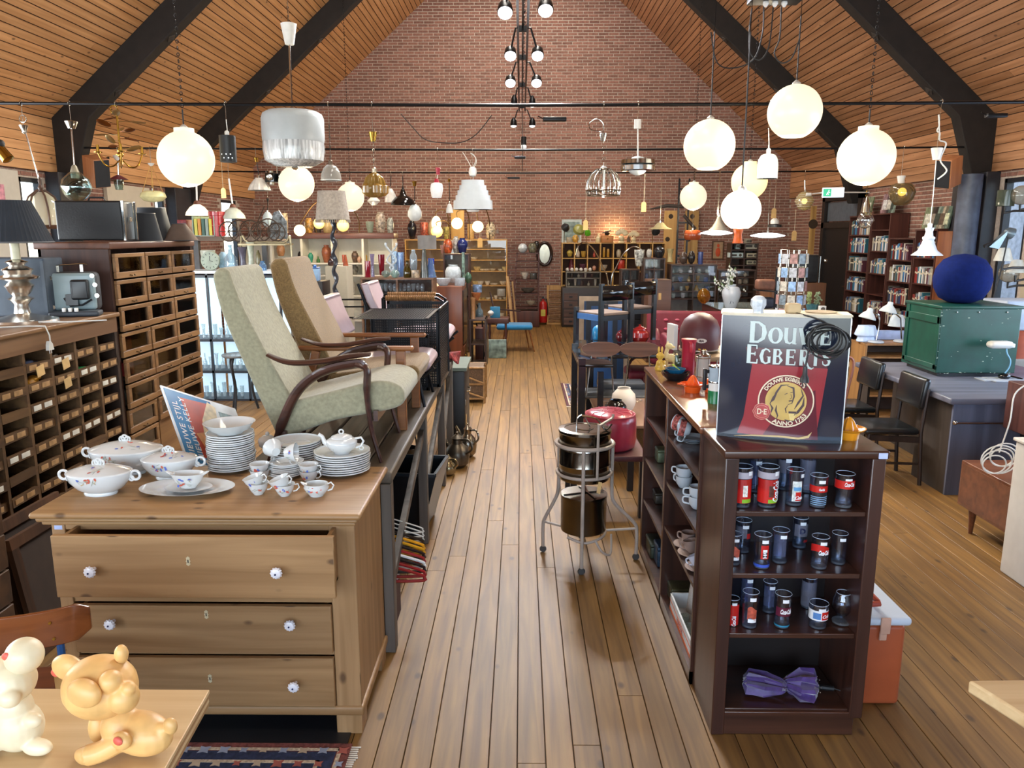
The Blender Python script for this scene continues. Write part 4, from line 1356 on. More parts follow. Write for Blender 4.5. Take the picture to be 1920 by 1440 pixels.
t=T('brass_spot','small brass spotlight poking in at the left edge under the tie rod','spotlight',at(8,290,5.4))
put(G().lathe([(.034,0),(.04,.09),(.02,.1),(0,.1)],18,M=ry(2.5)@tr(0,0,-.05)),'shade',BRASS,t)
put(G().ball((-.02,0,.07),.03),'joint',BLACK,t)
def ex(t,R_,H_,s):
 q=at(283,306,9.8)-Vector(t.location)
 for k in range(4):
  a=k*PI/2+.5
  put(G().tube([(R_*.8*math.cos(a),R_*.8*math.sin(a),H_*.7),q],.004,5),'cord',mat('#c79a55',.6),t)
 put(G().lathe([(.04,0),(.03,-.02),(0,-.04)],14,q),'ceiling_cup',WHITE,t)
 hanger(t,q)
pend('opal_bowl_pendant','flat pale yellow glass bowl hanging from four thin cords','pendant lamp',288,379,46,20,9.8,[(.2,0),(.7,.1),(1,.45),(.9,.8),(.6,1)],mat('#d8d4a0',.2,emit=.12),None,extra=ex)
pend('lantern_pendant','small maroon-capped lantern with a ribbed glass cup','pendant lamp',224,356,18,18,9.8,[(.7,0),(.9,.5),(1,1)],GLSG,(221,292),'rod',cup=(18,8,WHITE),seg=16,extra=lambda t,R_,H_,s:put(G().lathe([(R_*1.9,H_),(R_*1.1,H_*1.25),(.01,H_*1.5)],20),'cap',mat('#5d2430',.5),t))
pend('cylinder_pendant','black perforated cylinder pendant beside the left rafter','pendant lamp',429,304,29,46,6.45,[(1,0),(1,1),(0,1)],mat('#101315',.4),(424,224),'cord',solid=True,part='cylinder',cm=CORDW,extra=lambda t,R_,H_,s:[put(G().lathe([(.006,0),(0,.001)],8,M=tr(R_*math.sin(a)*1.,-R_*math.cos(a),H_*z)@rz(a)@rx(PI/2)@tr(0,0,.001)),'light_hole',mat('#dfe6ea',.3,emit=.6),t)for a,z in((-.5,.28),(.1,.28),(.6,.28),(-.2,.14),(.35,.14),(.8,.14))])
for i,(x,y,w_,Y,lab,m)in enumerate(((371,404,43,9.8,'lit flared opal glass shade over the box of books',mat('#fff1d8',.3,emit=.9)),(438,410,44,9.8,'unlit flared greenish opal shade right of the red tin',mat('#c3cabd',.25,emit=.05)))):
 pend('flared_pendant',lab,'pendant lamp',x,y,w_,20,Y,[(1,0),(.92,.3),(.6,.75),(.25,1)],m,(x-3-i*6,335),'rod',cm=WHITE,extra=lambda t,R_,H_,s:put(G().lathe([(R_*.3,H_),(R_*.22,H_*1.25),(.01,H_*1.35)],14),'gallery',mat('#6a4130',.5),t))
pend('egg_pendant','pale opal egg pendant hanging over the white-backed cabinet','pendant lamp',503,426,21,27,12.5,[(0,0),(.6,.08),(1,.4),(.75,.8),(.4,1)],mat('#cfe0e2',.2,emit=.15),(502,372),cup=(5,6,BLACK),solid=True)
pend('dome_pendant','clear ribbed glass dome on a dark chain','pendant lamp',621,338,37,27,6.45,[(1,0),(.95,.4),(.7,.8),(.35,1)],glass('#dcdad4',1.5,.25),(617,232),'chain',cm=mat('#5a4a3c',.4,.6),extra=lambda t,R_,H_,s:put(G().ring((0,0,0),R_,.004,28,5),'rim',PORC,t))
pend('amber_flower_pendant','amber glass petal pendant with a brass cup','pendant lamp',703,370,40,44,6.45,[(.55,0),(.95,.15),(1,.45),(.75,.8),(.2,1)],glass('#b8934c',1.2,.35),(699,248),'chain',cup=(16,16,BRASS),cm=mat('#b3aa96',.3,.8),flute=.1,nf=7,seg=56,extra=lambda t,R_,H_,s:[put(G().lathe([(R_*.2,0),(R_*.5,H_*.12),(R_*.52,H_*.4),(R_*.2,H_*.5)],12,(math.cos(a)*R_*.75,math.sin(a)*R_*.75,H_*.05)),'petal_cup',glass('#c79c50',1.2,.35),t)for a in(.2,1.45,2.7,3.95,5.2)])
pend('opal_lantern_pendant','small white faceted opal globe just under the amber pendant','pendant lamp',701,385,25,17,13.43,[(.3,0),(1,.45),(.5,.8),(.4,1)],mat('#e6e3da',.25,emit=.2),(700,366),solid=True,seg=10)
pend('tulip_pendant','white pleated tulip shade between the amber and the black pendants','pendant lamp',732,379,20,24,13.43,[(1,0),(.95,.5),(.5,.9),(.3,1)],mat('#ddd9d2',.3,emit=.15),(733,330),flute=.08,nf=9)
pend('enamel_pendant','black enamel factory shade with a pale inside','pendant lamp',756,384,46,28,13.43,[(1,0),(.92,.22),(.62,.48),(.3,.6),(.2,.85),(.12,1)],mat('#0f1012',.12,coat=.5),(755,330),cm=CORD)
pend('egg_pendant','white opal egg pendant in front of the oak shelf, left of the red-capped bell','pendant lamp',778,415,27,31,13.43,[(0,0),(.6,.06),(.95,.3),(.95,.55),(.6,.88),(.2,1)],mat('#d3dadc',.2,emit=.2),(777,340),cup=(9,9,BRASS),solid=True)
pend('bell_pendant','white opal bell with a red top','pendant lamp',819,371,24,27,9.8,[(.7,0),(.78,.12),(1,.6),(.85,.92),(.4,1)],mat('#dedede',.25,emit=.15),(821,315),cup=(10,12,mat('#a3243a',.3)),cm=CORDW,extra=lambda t,R_,H_,s:put(G().lathe([(R_*.4,H_),(R_*.25,H_*1.25),(0,H_*1.27)],12),'cap',mat('#a3243a',.4),t))
pend('petal_pendant','small scalloped opal shade right of the red-capped bell','pendant lamp',843,399,14,16,12.8,[(1,0),(.8,.5),(.4,1)],mat('#d9dcdc',.3,emit=.15),(842,336),cup=(6,5,BRASS),seg=16)
p=at(887,393,9.8)
t=T('tiered_pendant','white pendant of five stacked metal tiers','pendant lamp',p)
k=9.8/1450
for i,(r_,z0,z1)in enumerate(((36,0,16),(32,13,25),(28.5,22,34),(25,31,43),(21,40,52))):
 put(G().lathe([(r_*k,z0*k),(r_*k*.985,z1*k),(r_*k*.8,z1*k),(r_*k*.8,z1*k-.003),(r_*k*.97,z1*k-.003),(r_*k*.985,z0*k)],40),'tier',mat('#c9d1d6',.45,noise=.03),t)
put(G().lathe([(0,-5*k),(10*k,-4*k),(14*k,3*k),(12*k,40*k),(0,40*k)],20),'inner_tube',WHITE,t)
hanger(t,Vector((0,0,76*k)))
put(G().lathe([(0,58*k),(6*k,60*k),(7.5*k,66*k),(6*k,74*k),(0,76*k)],16),'ceiling_cup',WHITE,t)
for q in(((0,52*k),(2*k,60*k)),((-2*k,74*k),(-12*k,92*k),(-18*k,101*k)),((0,74*k),(6*k,90*k),(-4*k,100*k)),((2*k,74*k),(7*k,84*k),(4*k,94*k),(-3*k,100*k))):
 put(G().tube(curve([(a,0,b)for a,b in q]),.005,6),'flex',CORDW,t)
p=at(1131,366,6.45)
k=6.45/1450
t=T('crystal_basket_lamp','dark chrome basket chandelier hung with crystal rods on a chain','chandelier',p)
R_=31*k
DKC=mat('#8b857c',.2,1.)
put(G().ring((0,0,.035),R_,.006,36,6).ring((0,0,0.),R_*.92,.005,36,6).ring((0,0,.2),R_*.45,.006,24,6),'rings',DKC,t)
for j in range(18):
 a=j*2*PI/18
 put(G().tube([(r_*R_*math.cos(a),r_*R_*math.sin(a),z)for r_,z in((.92,0),(1,.035),(.98,.1),(.8,.16),(.45,.2))],.0045,5),'crystal_rod',mat('#b3ada2',.1,.75,noise=.4,scale=50),t)
put(G().lathe([(.012,-.02),(.014,.2),(.03,.215),(.012,.23),(0,.23)],12),'candle_tube',PORC,t)
hanger(t,at(1131,250,6.45)-p)
q=at(1131,250,6.45)-p
put(chain((0,0,.22),q,.011),'chain',STEEL,t)
put(G().lathe([(.018,-.06),(.03,-.02),(.034,0),(0,.004)],18,q).tube(curve([q,q+Vector((0.,0,.07)),q+Vector((-.05,0,.11)),q+Vector((-.11,0,.08)),q+Vector((-.1,0,.03)),q+Vector((-.02,0,.015))]),.004,6),'ceiling_cup',CHROME,t)
p=at(1195,329,6.45)
t=T('saucer_pendant','polished aluminium ring pendant around a milk glass ball on a rod','pendant lamp',p)
hanger(t,at(1196,224,6.45)-p)
put(G().ball((0,0,17*k),19*k,24,14,(1,1,.9)),'glass_ball',mat('#c9d3d6',.25,noise=.05,emit=.05),t)
put(G().lathe([(29*k,8*k),(31*k,9*k),(31*k,17*k),(29*k,18*k),(17*k,18*k)],40).lathe([(29*k,19*k),(31*k,20*k),(30*k,27*k),(26*k,28*k),(16*k,27*k)],40),'aluminium_ring',mat('#b9bcbd',.15,1,noise=.25,scale=12),t)
q=at(1196,224,6.45)-p
put(G().tube([(0,0,34*k),q],.006,8),'rod',WHITE,t)
put(G().lathe([(6.5*k,-16*k),(6.5*k,0),(0,0)],16,q),'ceiling_cup',WHITE,t)
pend('dome_pendant','grey white dome pendant between the cord globes','pendant lamp',1438,335,37,44,6.45,[(1,0),(1,.55),(.93,.75),(.7,.93),(.25,1),(0,1)],mat('#a9b3b4',.15,coat=.5),(1441,240),cm=CORDW,part='dome')
pend('mesh_glass_pendant','lit glass ball with a wire mesh pattern near the exit sign','pendant lamp',1507,395,34,34,13.43,[(.1,0),(.6,.1),(1,.5),(.6,.9),(.25,1)],glass('#efe6c8',1.6,.2),(1509,338),'rod',extra=lambda t,R_,H_,s:[put(G().ball((0,0,H_/2),R_*.3),'bulb',mat('#fff6d8',.3,emit=3.2,ecol='#ffeec0'),t)]+[put(G().ring((0,0,H_*(.5+.45*math.sin(a))),R_*math.cos(a)*1.,.0022,28,4),'wire',WHITE,t)for a in(-1,-.7,-.4,-.1,.2,.5,.8,1.1)])
pend('spun_cone_pendant','clear glass bubble below a spun aluminium cone','pendant lamp',1621,429,31,31,9.8,[(.05,0),(.6,.1),(1,.48),(.7,.85),(.4,1)],glass('#ffffff',2.6),(1626,345),'chain',cm=BRASS,extra=lambda t,R_,H_,s:put(G().lathe([(R_*.5,H_*.93),(R_*.44,H_*1.25),(R_*.2,H_*1.7),(.004,H_*1.9)],24),'cone',STEEL,t))
pend('smoked_glass_pendant','lit smoked-glass pebble pendant in front of the right brick wall','pendant lamp',1689,386,46,40,9.8,[(.1,0),(.5,.04),(.85,.3),(1,.6),(.8,.92),(.5,1)],glass('#c9b991',1.6,.12),(1690,330),'rod',cup=(15,14,WHITE),cm=WHITE,extra=lambda t,R_,H_,s:put(G().ball((0,0,H_*.62),R_*.32),'bulb',mat('#fff0c8',.3,emit=6,ecol='#ffe2a0'),t))
pend('trumpet_pendant','glossy white trumpet-shaped pendant above the blue ball','pendant lamp',1738,479,54,50,6.45,[(1,0),(.97,.03),(.62,.18),(.42,.42),(.34,.56),(.4,.6),(.4,.66),(.28,.7),(.22,.85),(.3,1),(0,1)],mat('#cfdbe6',.08,coat=.7),(1757,278),cup=(20,20,WHITE),cm=CORDW,part='trumpet',extra=lambda t,R_,H_,s:put(G().tube(curve([at(a,b,6.45)-Vector(t.location)for a,b in((1760,262),(1762,250),(1757,245),(1761,235),(1760,215))])+curve([at(a,b,6.45)-Vector(t.location)for a,b in((1762,264),(1774,270),(1763,300),(1775,320),(1758,336))]),.006,6),'loose_flex',CORDW,t))
for i,(x,y,w_,lab)in enumerate(((1343,441,58,'left of the two lit flat disc pendants over the counter'),(1439,446,62,'right of the two lit flat disc pendants over the counter'))):
 pend('disc_pendant',lab,'pendant lamp',x,y,w_,9,13.43,[(.3,0),(.95,.3),(1,.5),(.6,.85),(.2,1)],mat('#f4f8f8',.3,emit=3.2,ecol='#f2f8ff'),(x+2,405-i*6),solid=True,cm=mat('#8e8c84',.4))
pend('bell_pendant','grey stepped bell shade right above the left disc pendant','pendant lamp',1347,432,37,24,13.43,[(1,0),(.7,.25),(.4,.6),(.22,.9),(.2,1)],mat('#a09c8f',.4),(1347,398),cm=CORDW)
pend('dome_pendant','small black and white dome lamp above the right disc pendant','pendant lamp',1452,426,25,17,13.43,[(1,0),(1,.25),(.6,.3),(.55,.7),(.2,1)],mat('#2a2826',.3),(1452,402),extra=lambda t,R_,H_,s:put(G().lathe([(R_*.65,H_*.35),(R_*.6,H_*.7),(R_*.2,H_),(0,H_)],18),'white_cap',WHITE,t))
pend('orange_drum_pendant','orange enamel drum pendant in front of the wooden boards','pendant lamp',1298,450,30,18,13.43,[(.85,0),(1,.2),(1,.8),(.85,1),(0,1)],mat('#a04a28',.2,coat=.5),(1299,420),part='drum')
pend('orange_vase_pendant','fluted orange glass shade hanging right under the bright globe','pendant lamp',1383,456,19,26,13.43,[(1,0),(.8,.3),(.7,.6),(.95,1)],mat('#c4561f',.25,emit=.25,ecol='#e06a20'),(1383,428),flute=.06,nf=8)
pend('parasol_pendant','pale flat-brimmed shade over the right end of the oak pigeonholes','pendant lamp',1238,430,44,12,13.43,[(1,0),(.55,.35),(.3,.9),(.2,1)],mat('#a0946c',.5),(1238,415))
for i,(x,y,Y,top,lab)in enumerate(((419,362,6.45,305,'long buff card tag below the black cylinder pendant'),(1207,388,6.45,330,'buff card tag hanging under the aluminium ring pendant'),(1098,422,6.45,366,'small tag on a thread below the crystal basket lamp'),(1451,400,13.3,375,'buff tag above the small black and white dome lamp'),(1489,442,13.43,395,'white tag on a cord under the wire mesh ball'),(900,455,15.9,436,'small yellow tag under the right lit desk globe'))):
 p=at(x,y,Y);s=Y/1450
 t=T('price_tag',lab,'tag',p)
 put(G().prism([(-4.5*s,-9*s),(4.5*s,-9*s),(4.5*s,6*s),(2*s,9*s),(-2*s,9*s),(-4.5*s,6*s)],0,.002,'Y'),'card',TAG,t)
 put(G().tube([(0,0,9*s),(0,0,(y-top)*s)],.0018*Y/6,5),'thread',mat('#b9ad92',.7),t)
t=T('slack_cable','thin dark cable sagging from the nearest tie rod before the brick gable','cable')
put(G().tube(curve([at(a,b,6.46)for a,b in((752,214),(775,240),(798,262),(835,268),(868,266),(895,250),(922,216))]),.004,6),'cable',CORD,t)
for x,y,Y,w_,lab in((1040,220,6.4,42,'black ballast box clipped under the nearest tie rod'),(975,293,9.75,20,'small black ballast box on the middle tie rod'),(963,332,13.4,22,'small black ballast box on the farthest tie rod'),(1868,213,6.4,35,'black junction box on the tie rod at the far right')):
 p=at(x,y,Y);s=Y/1450
 S(G().rbox(-w_*s/2,-.03,-.03,w_*s/2,.03,0.,.006).tube([(-w_*s/2,0,-.01),(-w_*s/2-.04,0,.01)],.004,6),'ballast_box',BMETAL,lab,'box',p)
 # ridge lighting track with spotlights
ZTR=4.36
t=T('lighting_track','black double lighting track running down the hall under the ridge','light track',(0,0,0))
for x in(-.045,.075):
 put(G().box(x-.014,6.,ZTR,x+.014,16.5,ZTR+.035),'rail',BMETAL,t)
put(G().tube([(.015,5.5,ZTR+.09),(.015,16.9,ZTR+.09)],.011,8),'carrier_pipe',BMETAL,t)
for y in(7,8.7,10.3,11.9,14.,16.3):
 put(G().box(-.06,y-.02,ZTR+.03,.09,y+.02,ZTR+.1),'bracket',BMETAL,t)
 if y>8:
  put(chain((.035,y,ZTR+.1),(.035,y,7.6),.02),'chain',BMETAL,t)
put(G().tube(curve([(.02,16.5,ZTR),(.02,13.6,3.6),(.02,13.45,2.95)]),.006,6),'supply_cable',CORD,t)
def spot(x,y,Y,r,label,on=True):
 p=at(x,y,Y);s=Y/1450
 o=T('spotlight',label,'spotlight',p,group='track spotlights')
 sd=-1 if x<982 else 1
 hx=(-.045 if sd<0 else .075)-p.x
 put(G().tube([(0,0,r*s*.6),(hx*.7,0,ZTR-p.z),(hx,0,ZTR-p.z)],.012,6),'arm',BMETAL,o)
 M=rx(PI/2+.9 if on else PI/2+1.5)@rz(0)
 put(G().lathe([(r*s*.9,0),(r*s*.95,-.02),(r*s*.8,-.1),(.02,-.16),(0,-.16)],20,M=M),'housing',BMETAL,o)
 put(G().ball((0,0,0),r*s*.85,16,8,(1,1,.55),M=M),'lamp_face',mat('#ffffff',.3,emit=9. if on else 1.2,ecol='#f4f8ff'),o)
 if on:
  d=bpy.data.lights.new('lamp_light','SPOT')
  d.energy,d.color,d.spot_size,d.spot_blend,d.shadow_soft_size=260,(.95,.97,1),2.5,1,.05
  lo=bpy.data.objects.new('lamp_light',d);C.objects.link(lo);lo.parent=o
  lo.location=(0,-.12,-.08);lo.rotation_euler=(.55*-1,sd*-.25,0)
 return o
spot(947,24,8.,15,'nearest lit spotlight left of the ridge track')
spot(1023,20,8.,15,'nearest lit spotlight right of the ridge track')
spot(957,105,10.,12,'second lit spotlight left of the track')
spot(1008,105,10.,12,'second lit spotlight right of the track')
spot(957,156,11.9,10.5,'third lit spotlight left of the track')
spot(1006,156,11.9,10.5,'third lit spotlight right of the track')
spot(964,196,13.9,6.5,'unlit spotlight left of the track, fourth down',False)
spot(998,198,13.9,6.5,'unlit spotlight right of the track, fourth down',False)
spot(963,236,16.3,6.5,'farthest spotlight left of the track, by the gable',False)
spot(998,236,16.3,6.5,'farthest spotlight right of the track, by the gable',False)
p=at(982,272,13.4)
t=T('hanging_socket','black tube socket with a round white bulb below the track','lamp',p)
put(G().lathe([(.045,0),(.045,.13),(.01,.14),(0,.14)],14),'socket',BLACK,t)
put(G().ball((0,0,-.03),.05),'bulb',mat('#e8eef2',.2,emit=.4),t)
# wooden loudspeakers on the rafter feet
for x,y,sd,lab in((181,321,-1,'wood veneer loudspeaker tilted on the left rafter foot'),(1778,322,1,'wood veneer loudspeaker tilted on the right rafter foot')):
 p=at(x,y,9.6)
 t=T('loudspeaker',lab,'speaker',p,rot=(.15,sd*-.3,sd*.55))
 put(G().rbox(-.12,-.1,-.17,.12,.1,.17,.008),'cabinet_box',wood('#a86a44','#c48a5e','Z',14,.4),t)
 xx=-sd*.123
 put(G().box(min(xx,xx*1.05),-.09,-.16,max(xx,xx*1.05),.09,.16),'grille',mat('#23252a',.8),t)
 put(G().tube([(sd*.05,.05,.1),(sd*.1,.22,.12)],.015,8),'bracket',BMETAL,t)
p=at(1562,361,13.2)
t=T('exit_sign','lit green and white exit sign by the dark door','sign',p,rot=(0,0,-.35))
put(G().rbox(-.17,-.03,-.08,.17,.03,.08,.01),'housing',mat('#dfeaf0',.3,emit=.7,ecol='#e6f4ff'),t)
put(G().tube([(.1,0.,0),(.62,.2,0)],.012,6),'bracket',WHITE,t)
g=G().box(-.15,-.034,-.06,-.03,-.031,.06)
put(g,'green_field',mat('#2fae84',.4,emit=1.),t)
g=G()
g.stroke([(-.1,-.04),(-.085,-.01),(-.07,.015)],.012,z=.035).stroke([(-.07,.015),(-.05,-.005)],.01,z=.035).stroke([(-.085,-.01),(-.065,-.035)],.012,z=.035).ball((-.065,-.035,.033),.008,8,6)
g.stroke([(0.,0),(.12,0)],.014,z=.031).stroke([(.08,.035),(.12,0),(.08,-.035)],.012,z=.031)
put(g,'pictogram',mat('#ffffff',.4,emit=1.),t)
put(G().tube([(-.17,0,0),(-.34,-.05,-.02)],.012,6).rbox(-.42,-.07,-.05,-.33,-.03,0,.01),'camera_arm',WHITE,t)
# under the workbench and along the aisle, left
t=T('hanger_bundle','bundle of red, white, yellow and black clothes hangers under the workbench','hangers',(-.64,3.62,.34))
t.rotation_euler=(0,0,.15)
HC=('#8e1f22','#8e1f22','#1a1a1a','#e4e0dc','#8e1f22','#1a1a1a','#d99a1f','#d99a1f','#1a1a1a','#cfcdc4','#cfcdc4','#cfcdc4')
for i,c in enumerate(HC):
 y,zz=.022*i-.1,.014*i-.06
 pts=[(-.17,y,zz+.2),(-.165,y,zz+.13),(-.08,y,zz+.08),(.13,y,zz+0.),(.155,y,zz-.02),(.13,y,zz-.035),(-.16,y,zz-.02)]
 put(G().tube(curve(pts,4),.0075 if i<9 else .004,6),'hanger',mat(c,.3,coat=.3),t)
 put(G().tube(curve([(-.165,y,zz+.13),(-.17,y,zz+.2),(-.15,y,zz+.235),(-.125,y,zz+.215)],3),.003,5),'hook',CHROME,t)
S(G().box(0,0,0,.16,.3,.2),'carton',mat('#3f1a17',.7),'dark red box under the clothes hangers','box',(-.78,3.42,0))
t=T('planter','black angular planter box tipped toward the aisle under the workbench','planter',(-.98,4.72,0.),rot=(0,0.,-.1))
g=G()
A=[(.05,0,.02),(.34,0,.02),(.44,0.,.42),(-.02,0,.42)]
B=[(x,.42,z)for x,_,z in A]
g.add(A+B,[(0,1,5,4),(1,2,6,5),(3,0,4,7),(0,3,2,1),(4,5,6,7)])
o=put(g,'box_body',mat('#11161a',.35,coat=.2),t,smooth=False)
b=o.modifiers.new('s','SOLIDIFY');b.thickness=.012
put(G().beam((.44,0,.42),(.44,.42,.42),.02,.02).beam((-.02,0,.42),(.44,0,.42),.02,.02).beam((-.02,.42,.42),(.44,.42,.42),.02,.02),'rim',mat('#2a3036',.3),t)
PEW=mat('#5f574c',.35,.85,noise=.3,scale=12)
for(px,py,h,r,lab,m)in((874,882,.3,.105,'dark pewter jug with a handle at the end of the workbench',PEW),(858,898,.17,.06,'small shiny kettle with a ring handle beside the pewter jug',mat('#9a8c6c',.25,.9)),(893,862,.3,.08,'polished metal jug standing behind the pewter jug',mat('#8e8578',.22,.95))):
 p=onz(px,py,0)+Vector((-.08,.1,0))
 t=T('metal_jug',lab,'jug',p,-.6,'metal jugs by the workbench')
 put(G().lathe([(.5*r,0),(.9*r,.12*h),(r,.35*h),(.85*r,.55*h),(.42*r,.68*h),(.4*r,.8*h),(.5*r,.84*h),(.3*r,.9*h),(.1*r,.95*h),(.12*r,1.*h),(0,1.02*h)],24),'body',m,t)
 put(G().tube(curve([(r*.4,0,.8*h),(r*1.2,0,.82*h),(r*1.5,0,.6*h),(r*.9,0,.42*h)]),.009,8),'handle',m,t)
 put(G().tube([(-r*.8,0,.5*h),(-r*1.3,0,.75*h),(-r*1.6,0,.86*h)],[.02,.014,.01],8),'spout',m,t)
for i,(x,y,r,h)in enumerate(((-.95,5.55,.09,.2),(-1.,5.2,.1,.16),(-.9,5.9,.08,.26))):
 t=T('metal_pot',('nearest','middle','farthest')[i]+' of the dark metal pots in shadow under the workbench','pot',(x,y,0),group='pots under the workbench')
 put(G().vessel([(r*.7,0),(r,h*.3),(r*.95,h*.8),(r*1.05,h)],20),'body',mat('#4c4a48',.3,.8),t)
 put(G().tube(curve([(-r,0,h*.9),(-r*.7,0,h*1.5),(r*.7,0,h*1.5),(r,0,h*.9)]),.006,6),'handle',PEW,t)
t=T('suitcase','black upright flat case with a tag at the end of the workbench','case',(-.5,6.75,0))
put(G().rbox(-.16,0,0,0,.62,.72,.012),'case_body',mat('#16181b',.45),t)
put(G().tube([(0,.2,.5),(.03,.22,.5),(.03,.38,.5),(0,.4,.5)],.008,6).box(0,.05,.4,.006,.08,.45).box(0,.5,.4,.006,.53,.45),'fittings',STEEL,t)
put(G().prism([(-.02,.22),(.03,.2),(.035,.3),(-.01,.32)],.004,.008,'X',tr(0,.06,0)),'paper_tag',TAG,t)
S(G().box(-.18,-.05,.722,.02,.6,.75),'glass_sheet',mat('#5e6b62',.3),'greenish board lying on the black flat case','board',(-.5,6.8,0))
t=T('rattan_stand','bamboo and rattan stool with diagonal cane braces in the aisle','stool',(-.86,8.72,0))
RAT=mat('#8f6a3e',.45,noise=.3,scale=30)
w_,d_,h_=.44,.34,.42
for x in(0,w_):
 for y in(0,d_):
  put(G().tube([(x,y,0),(x,y,h_)],.016,8),'leg',RAT,t)
for z in(.05,.22,h_-.01):
 put(G().tube([(0,0,z),(w_,0,z),(w_,d_,z),(0,d_,z)],.013,8,closed=True),'rail',RAT,t)
put(G().tube([(0,-.01,h_-.02),(w_,-.01,.23)],.011,8),'cane_brace',RAT,t)
put(G().tube([(0,-.01,.21),(w_,-.01,.06)],.011,8),'cane_brace',RAT,t)
put(G().box(.01,.01,.04,w_-.01,d_-.01,.05).box(.01,.015,.05,w_-.01,.02,h_-.02).box(w_-.02,.01,.05,w_-.015,d_,h_-.02).box(.01,.01,h_-.012,w_-.01,d_-.01,h_-.002),'woven_panel',mat('#5d4630',.8,noise=.4,scale=90,bump=.8),t)
def rug(x0,y0,x1,y1,label,base='#6d3a34'):
 t=T('rug',label,'rug',(x0,y0,0))
 w,d=x1-x0,y1-y0
 put(G().box(0,0,.0005,w,d,.008),'ground',mat(base,.95,noise=.5,scale=60,bump=.6),t)
 put(G().box(.05,.05,.008,w-.05,d-.05,.0095),'dark_border',mat('#232a45',.95,noise=.4,scale=50,bump=.6),t)
 g=G()
 for a,b in((.03,.045),(.1,.115)):
  g.box(a,a,.009,w-a,b,.0105).box(a,d-b,.009,w-a,d-a,.0105).box(a,a,.009,b,d-a,.0105).box(w-b,a,.009,w-a,d-a,.0105)
 put(g,'stripe',mat('#b9a68d',.95,noise=.4,scale=80),t)
 g=G();rr=random.Random(5)
 n=int(w/.075)
 for i in range(n):
  for j in range(int(d/.075)):
   cx,cy=.04+i*.075+.02,.04+j*.075+.02
   k=rr.random()
   r_=.018+.012*k
   g.add([(cx+r_*math.cos(q*PI/4)*(1 if q%2 else .5),cy+r_*math.sin(q*PI/4)*(1 if q%2 else .5),.0112)for q in range(8)],[tuple(range(8))],rr.randrange(3))
 put(g,'motif',[mat('#9a5347',.95),mat('#8d95a8',.95),mat('#b39f86',.95)],t,smooth=False,stuff=True)
 g=G()
 for i in range(int(w/.012)):
  for yy,s_ in((0,-1),):
   g.box(i*.012,yy-.03-rr.random()*.015,.001,i*.012+.005,yy,.005)
 for i in range(int(d/.012)):
  g.box(w,i*.012,.001,w+.025+rr.random()*.012,i*.012+.005,.005)
 put(g,'fringe',mat('#cfc6b8',.9),t,stuff=True,smooth=False)
 return t
rug(-1.7,1.7,-.64,2.63,'persian rug with a dark blue border in front of the pine chest')
rug(.52,8.55,2.3,9.9,'dark red patterned rug under the black table','#4a2226')
S(G().box(-1.85,2.58,.001,-.66,3.35,.006),'floor_mat',mat('#15161a',.5),'black mat under the pine chest','mat')
# dark bookcase island, right of the aisle
WAL=wood('#2a1813','#46291f','Z',16,.32,.04,coat=.35)
WALX=wood('#2e1a13','#4b2d20','X',16,.28,.04,coat=.45)
WALY=wood('#5a3220','#7d4a2c','Y',16,.2,.03,coat=.7)
EDGE=wood('#5b3f2c','#7a5a42','Z',16,.4,.04)
KX0,KX1,KY0,KY1,KZ=.745,1.325,2.71,3.05,1.15
t=T('bookcase','dark brown end bookcase facing the camera with soda glasses on its shelves','bookcase',(KX0,KY0,0))
kw,kd=KX1-KX0,KY1-KY0
zk=[at(1500,y,KY0).z for y in(962,1079,1192,1333)]
put(G().box(0,0,0,.05,kd,KZ-.03),'side_panel',WAL,t,bev=.004)
put(G().box(kw-.05,0,.075,kw,kd,KZ-.03),'side_panel',WAL,t,bev=.004)
put(G().box(.05,kd-.015,0,kw-.05,kd,KZ-.03),'back_panel',mat('#1a100d',.5),t)
put(G().rbox(-.008,-.008,KZ-.03,kw+.008,kd,KZ,.006),'top',WALX,t)
put(G().box(.02,.004,0,kw-.03,.03,zk[3]-.008),'plinth',WALX,t,bev=.004)
for z in zk:
 put(G().box(.05,.015,z-.02,kw-.05,kd-.015,z),'shelf',WALX,t,bev=.003)
put(G().rbox(kw-.035,-.012,KZ-.028,kw-.002,-.0085,KZ-.006,.004,ax='Y'),'price_sticker',mat('#b9c6ee',.5),t)
LX0,LX1,LY1=.735,1.2,4.5
t=T('bookcase','long dark brown bookcase running down the aisle behind the end one','bookcase',(LX0,KY1+.004,0),group='dark island bookcases')
ld=LY1-KY1-.004
put(G().rbox(-.008,0,KZ-.03,LX1-LX0,ld+.008,KZ,.005),'top',WALY,t)
put(G().box(0,ld-.05,0,LX1-LX0,ld,KZ-.03),'side_panel',WAL,t,bev=.003)
yd=3.8-KY1
put(G().box(0,yd-.02,0,.28,yd+.02,KZ-.03),'divider',WAL,t,bev=.003)
put(G().box(0,0,0,.28,.02,KZ-.03),'side_panel',WAL,t)
put(G().box(.28,0,0,.295,ld-.05,KZ-.03),'back_panel',mat('#1f130f',.5),t)
put(G().box(0.,0,0,.28,ld-.05,.06),'plinth',WALX,t)
zl=[at(1324,y,3.06).z for y in(900,1001,1103)]
for z in zl:
 put(G().box(.006,.02,z-.018,.28,yd-.02,z),'shelf',WAL,t)
zf=[at(1222,y,4.35).z for y in(788,865,945)]
for z in zf:
 put(G().box(.006,yd+.02,z-.018,.28,ld-.05,z),'shelf',WAL,t)
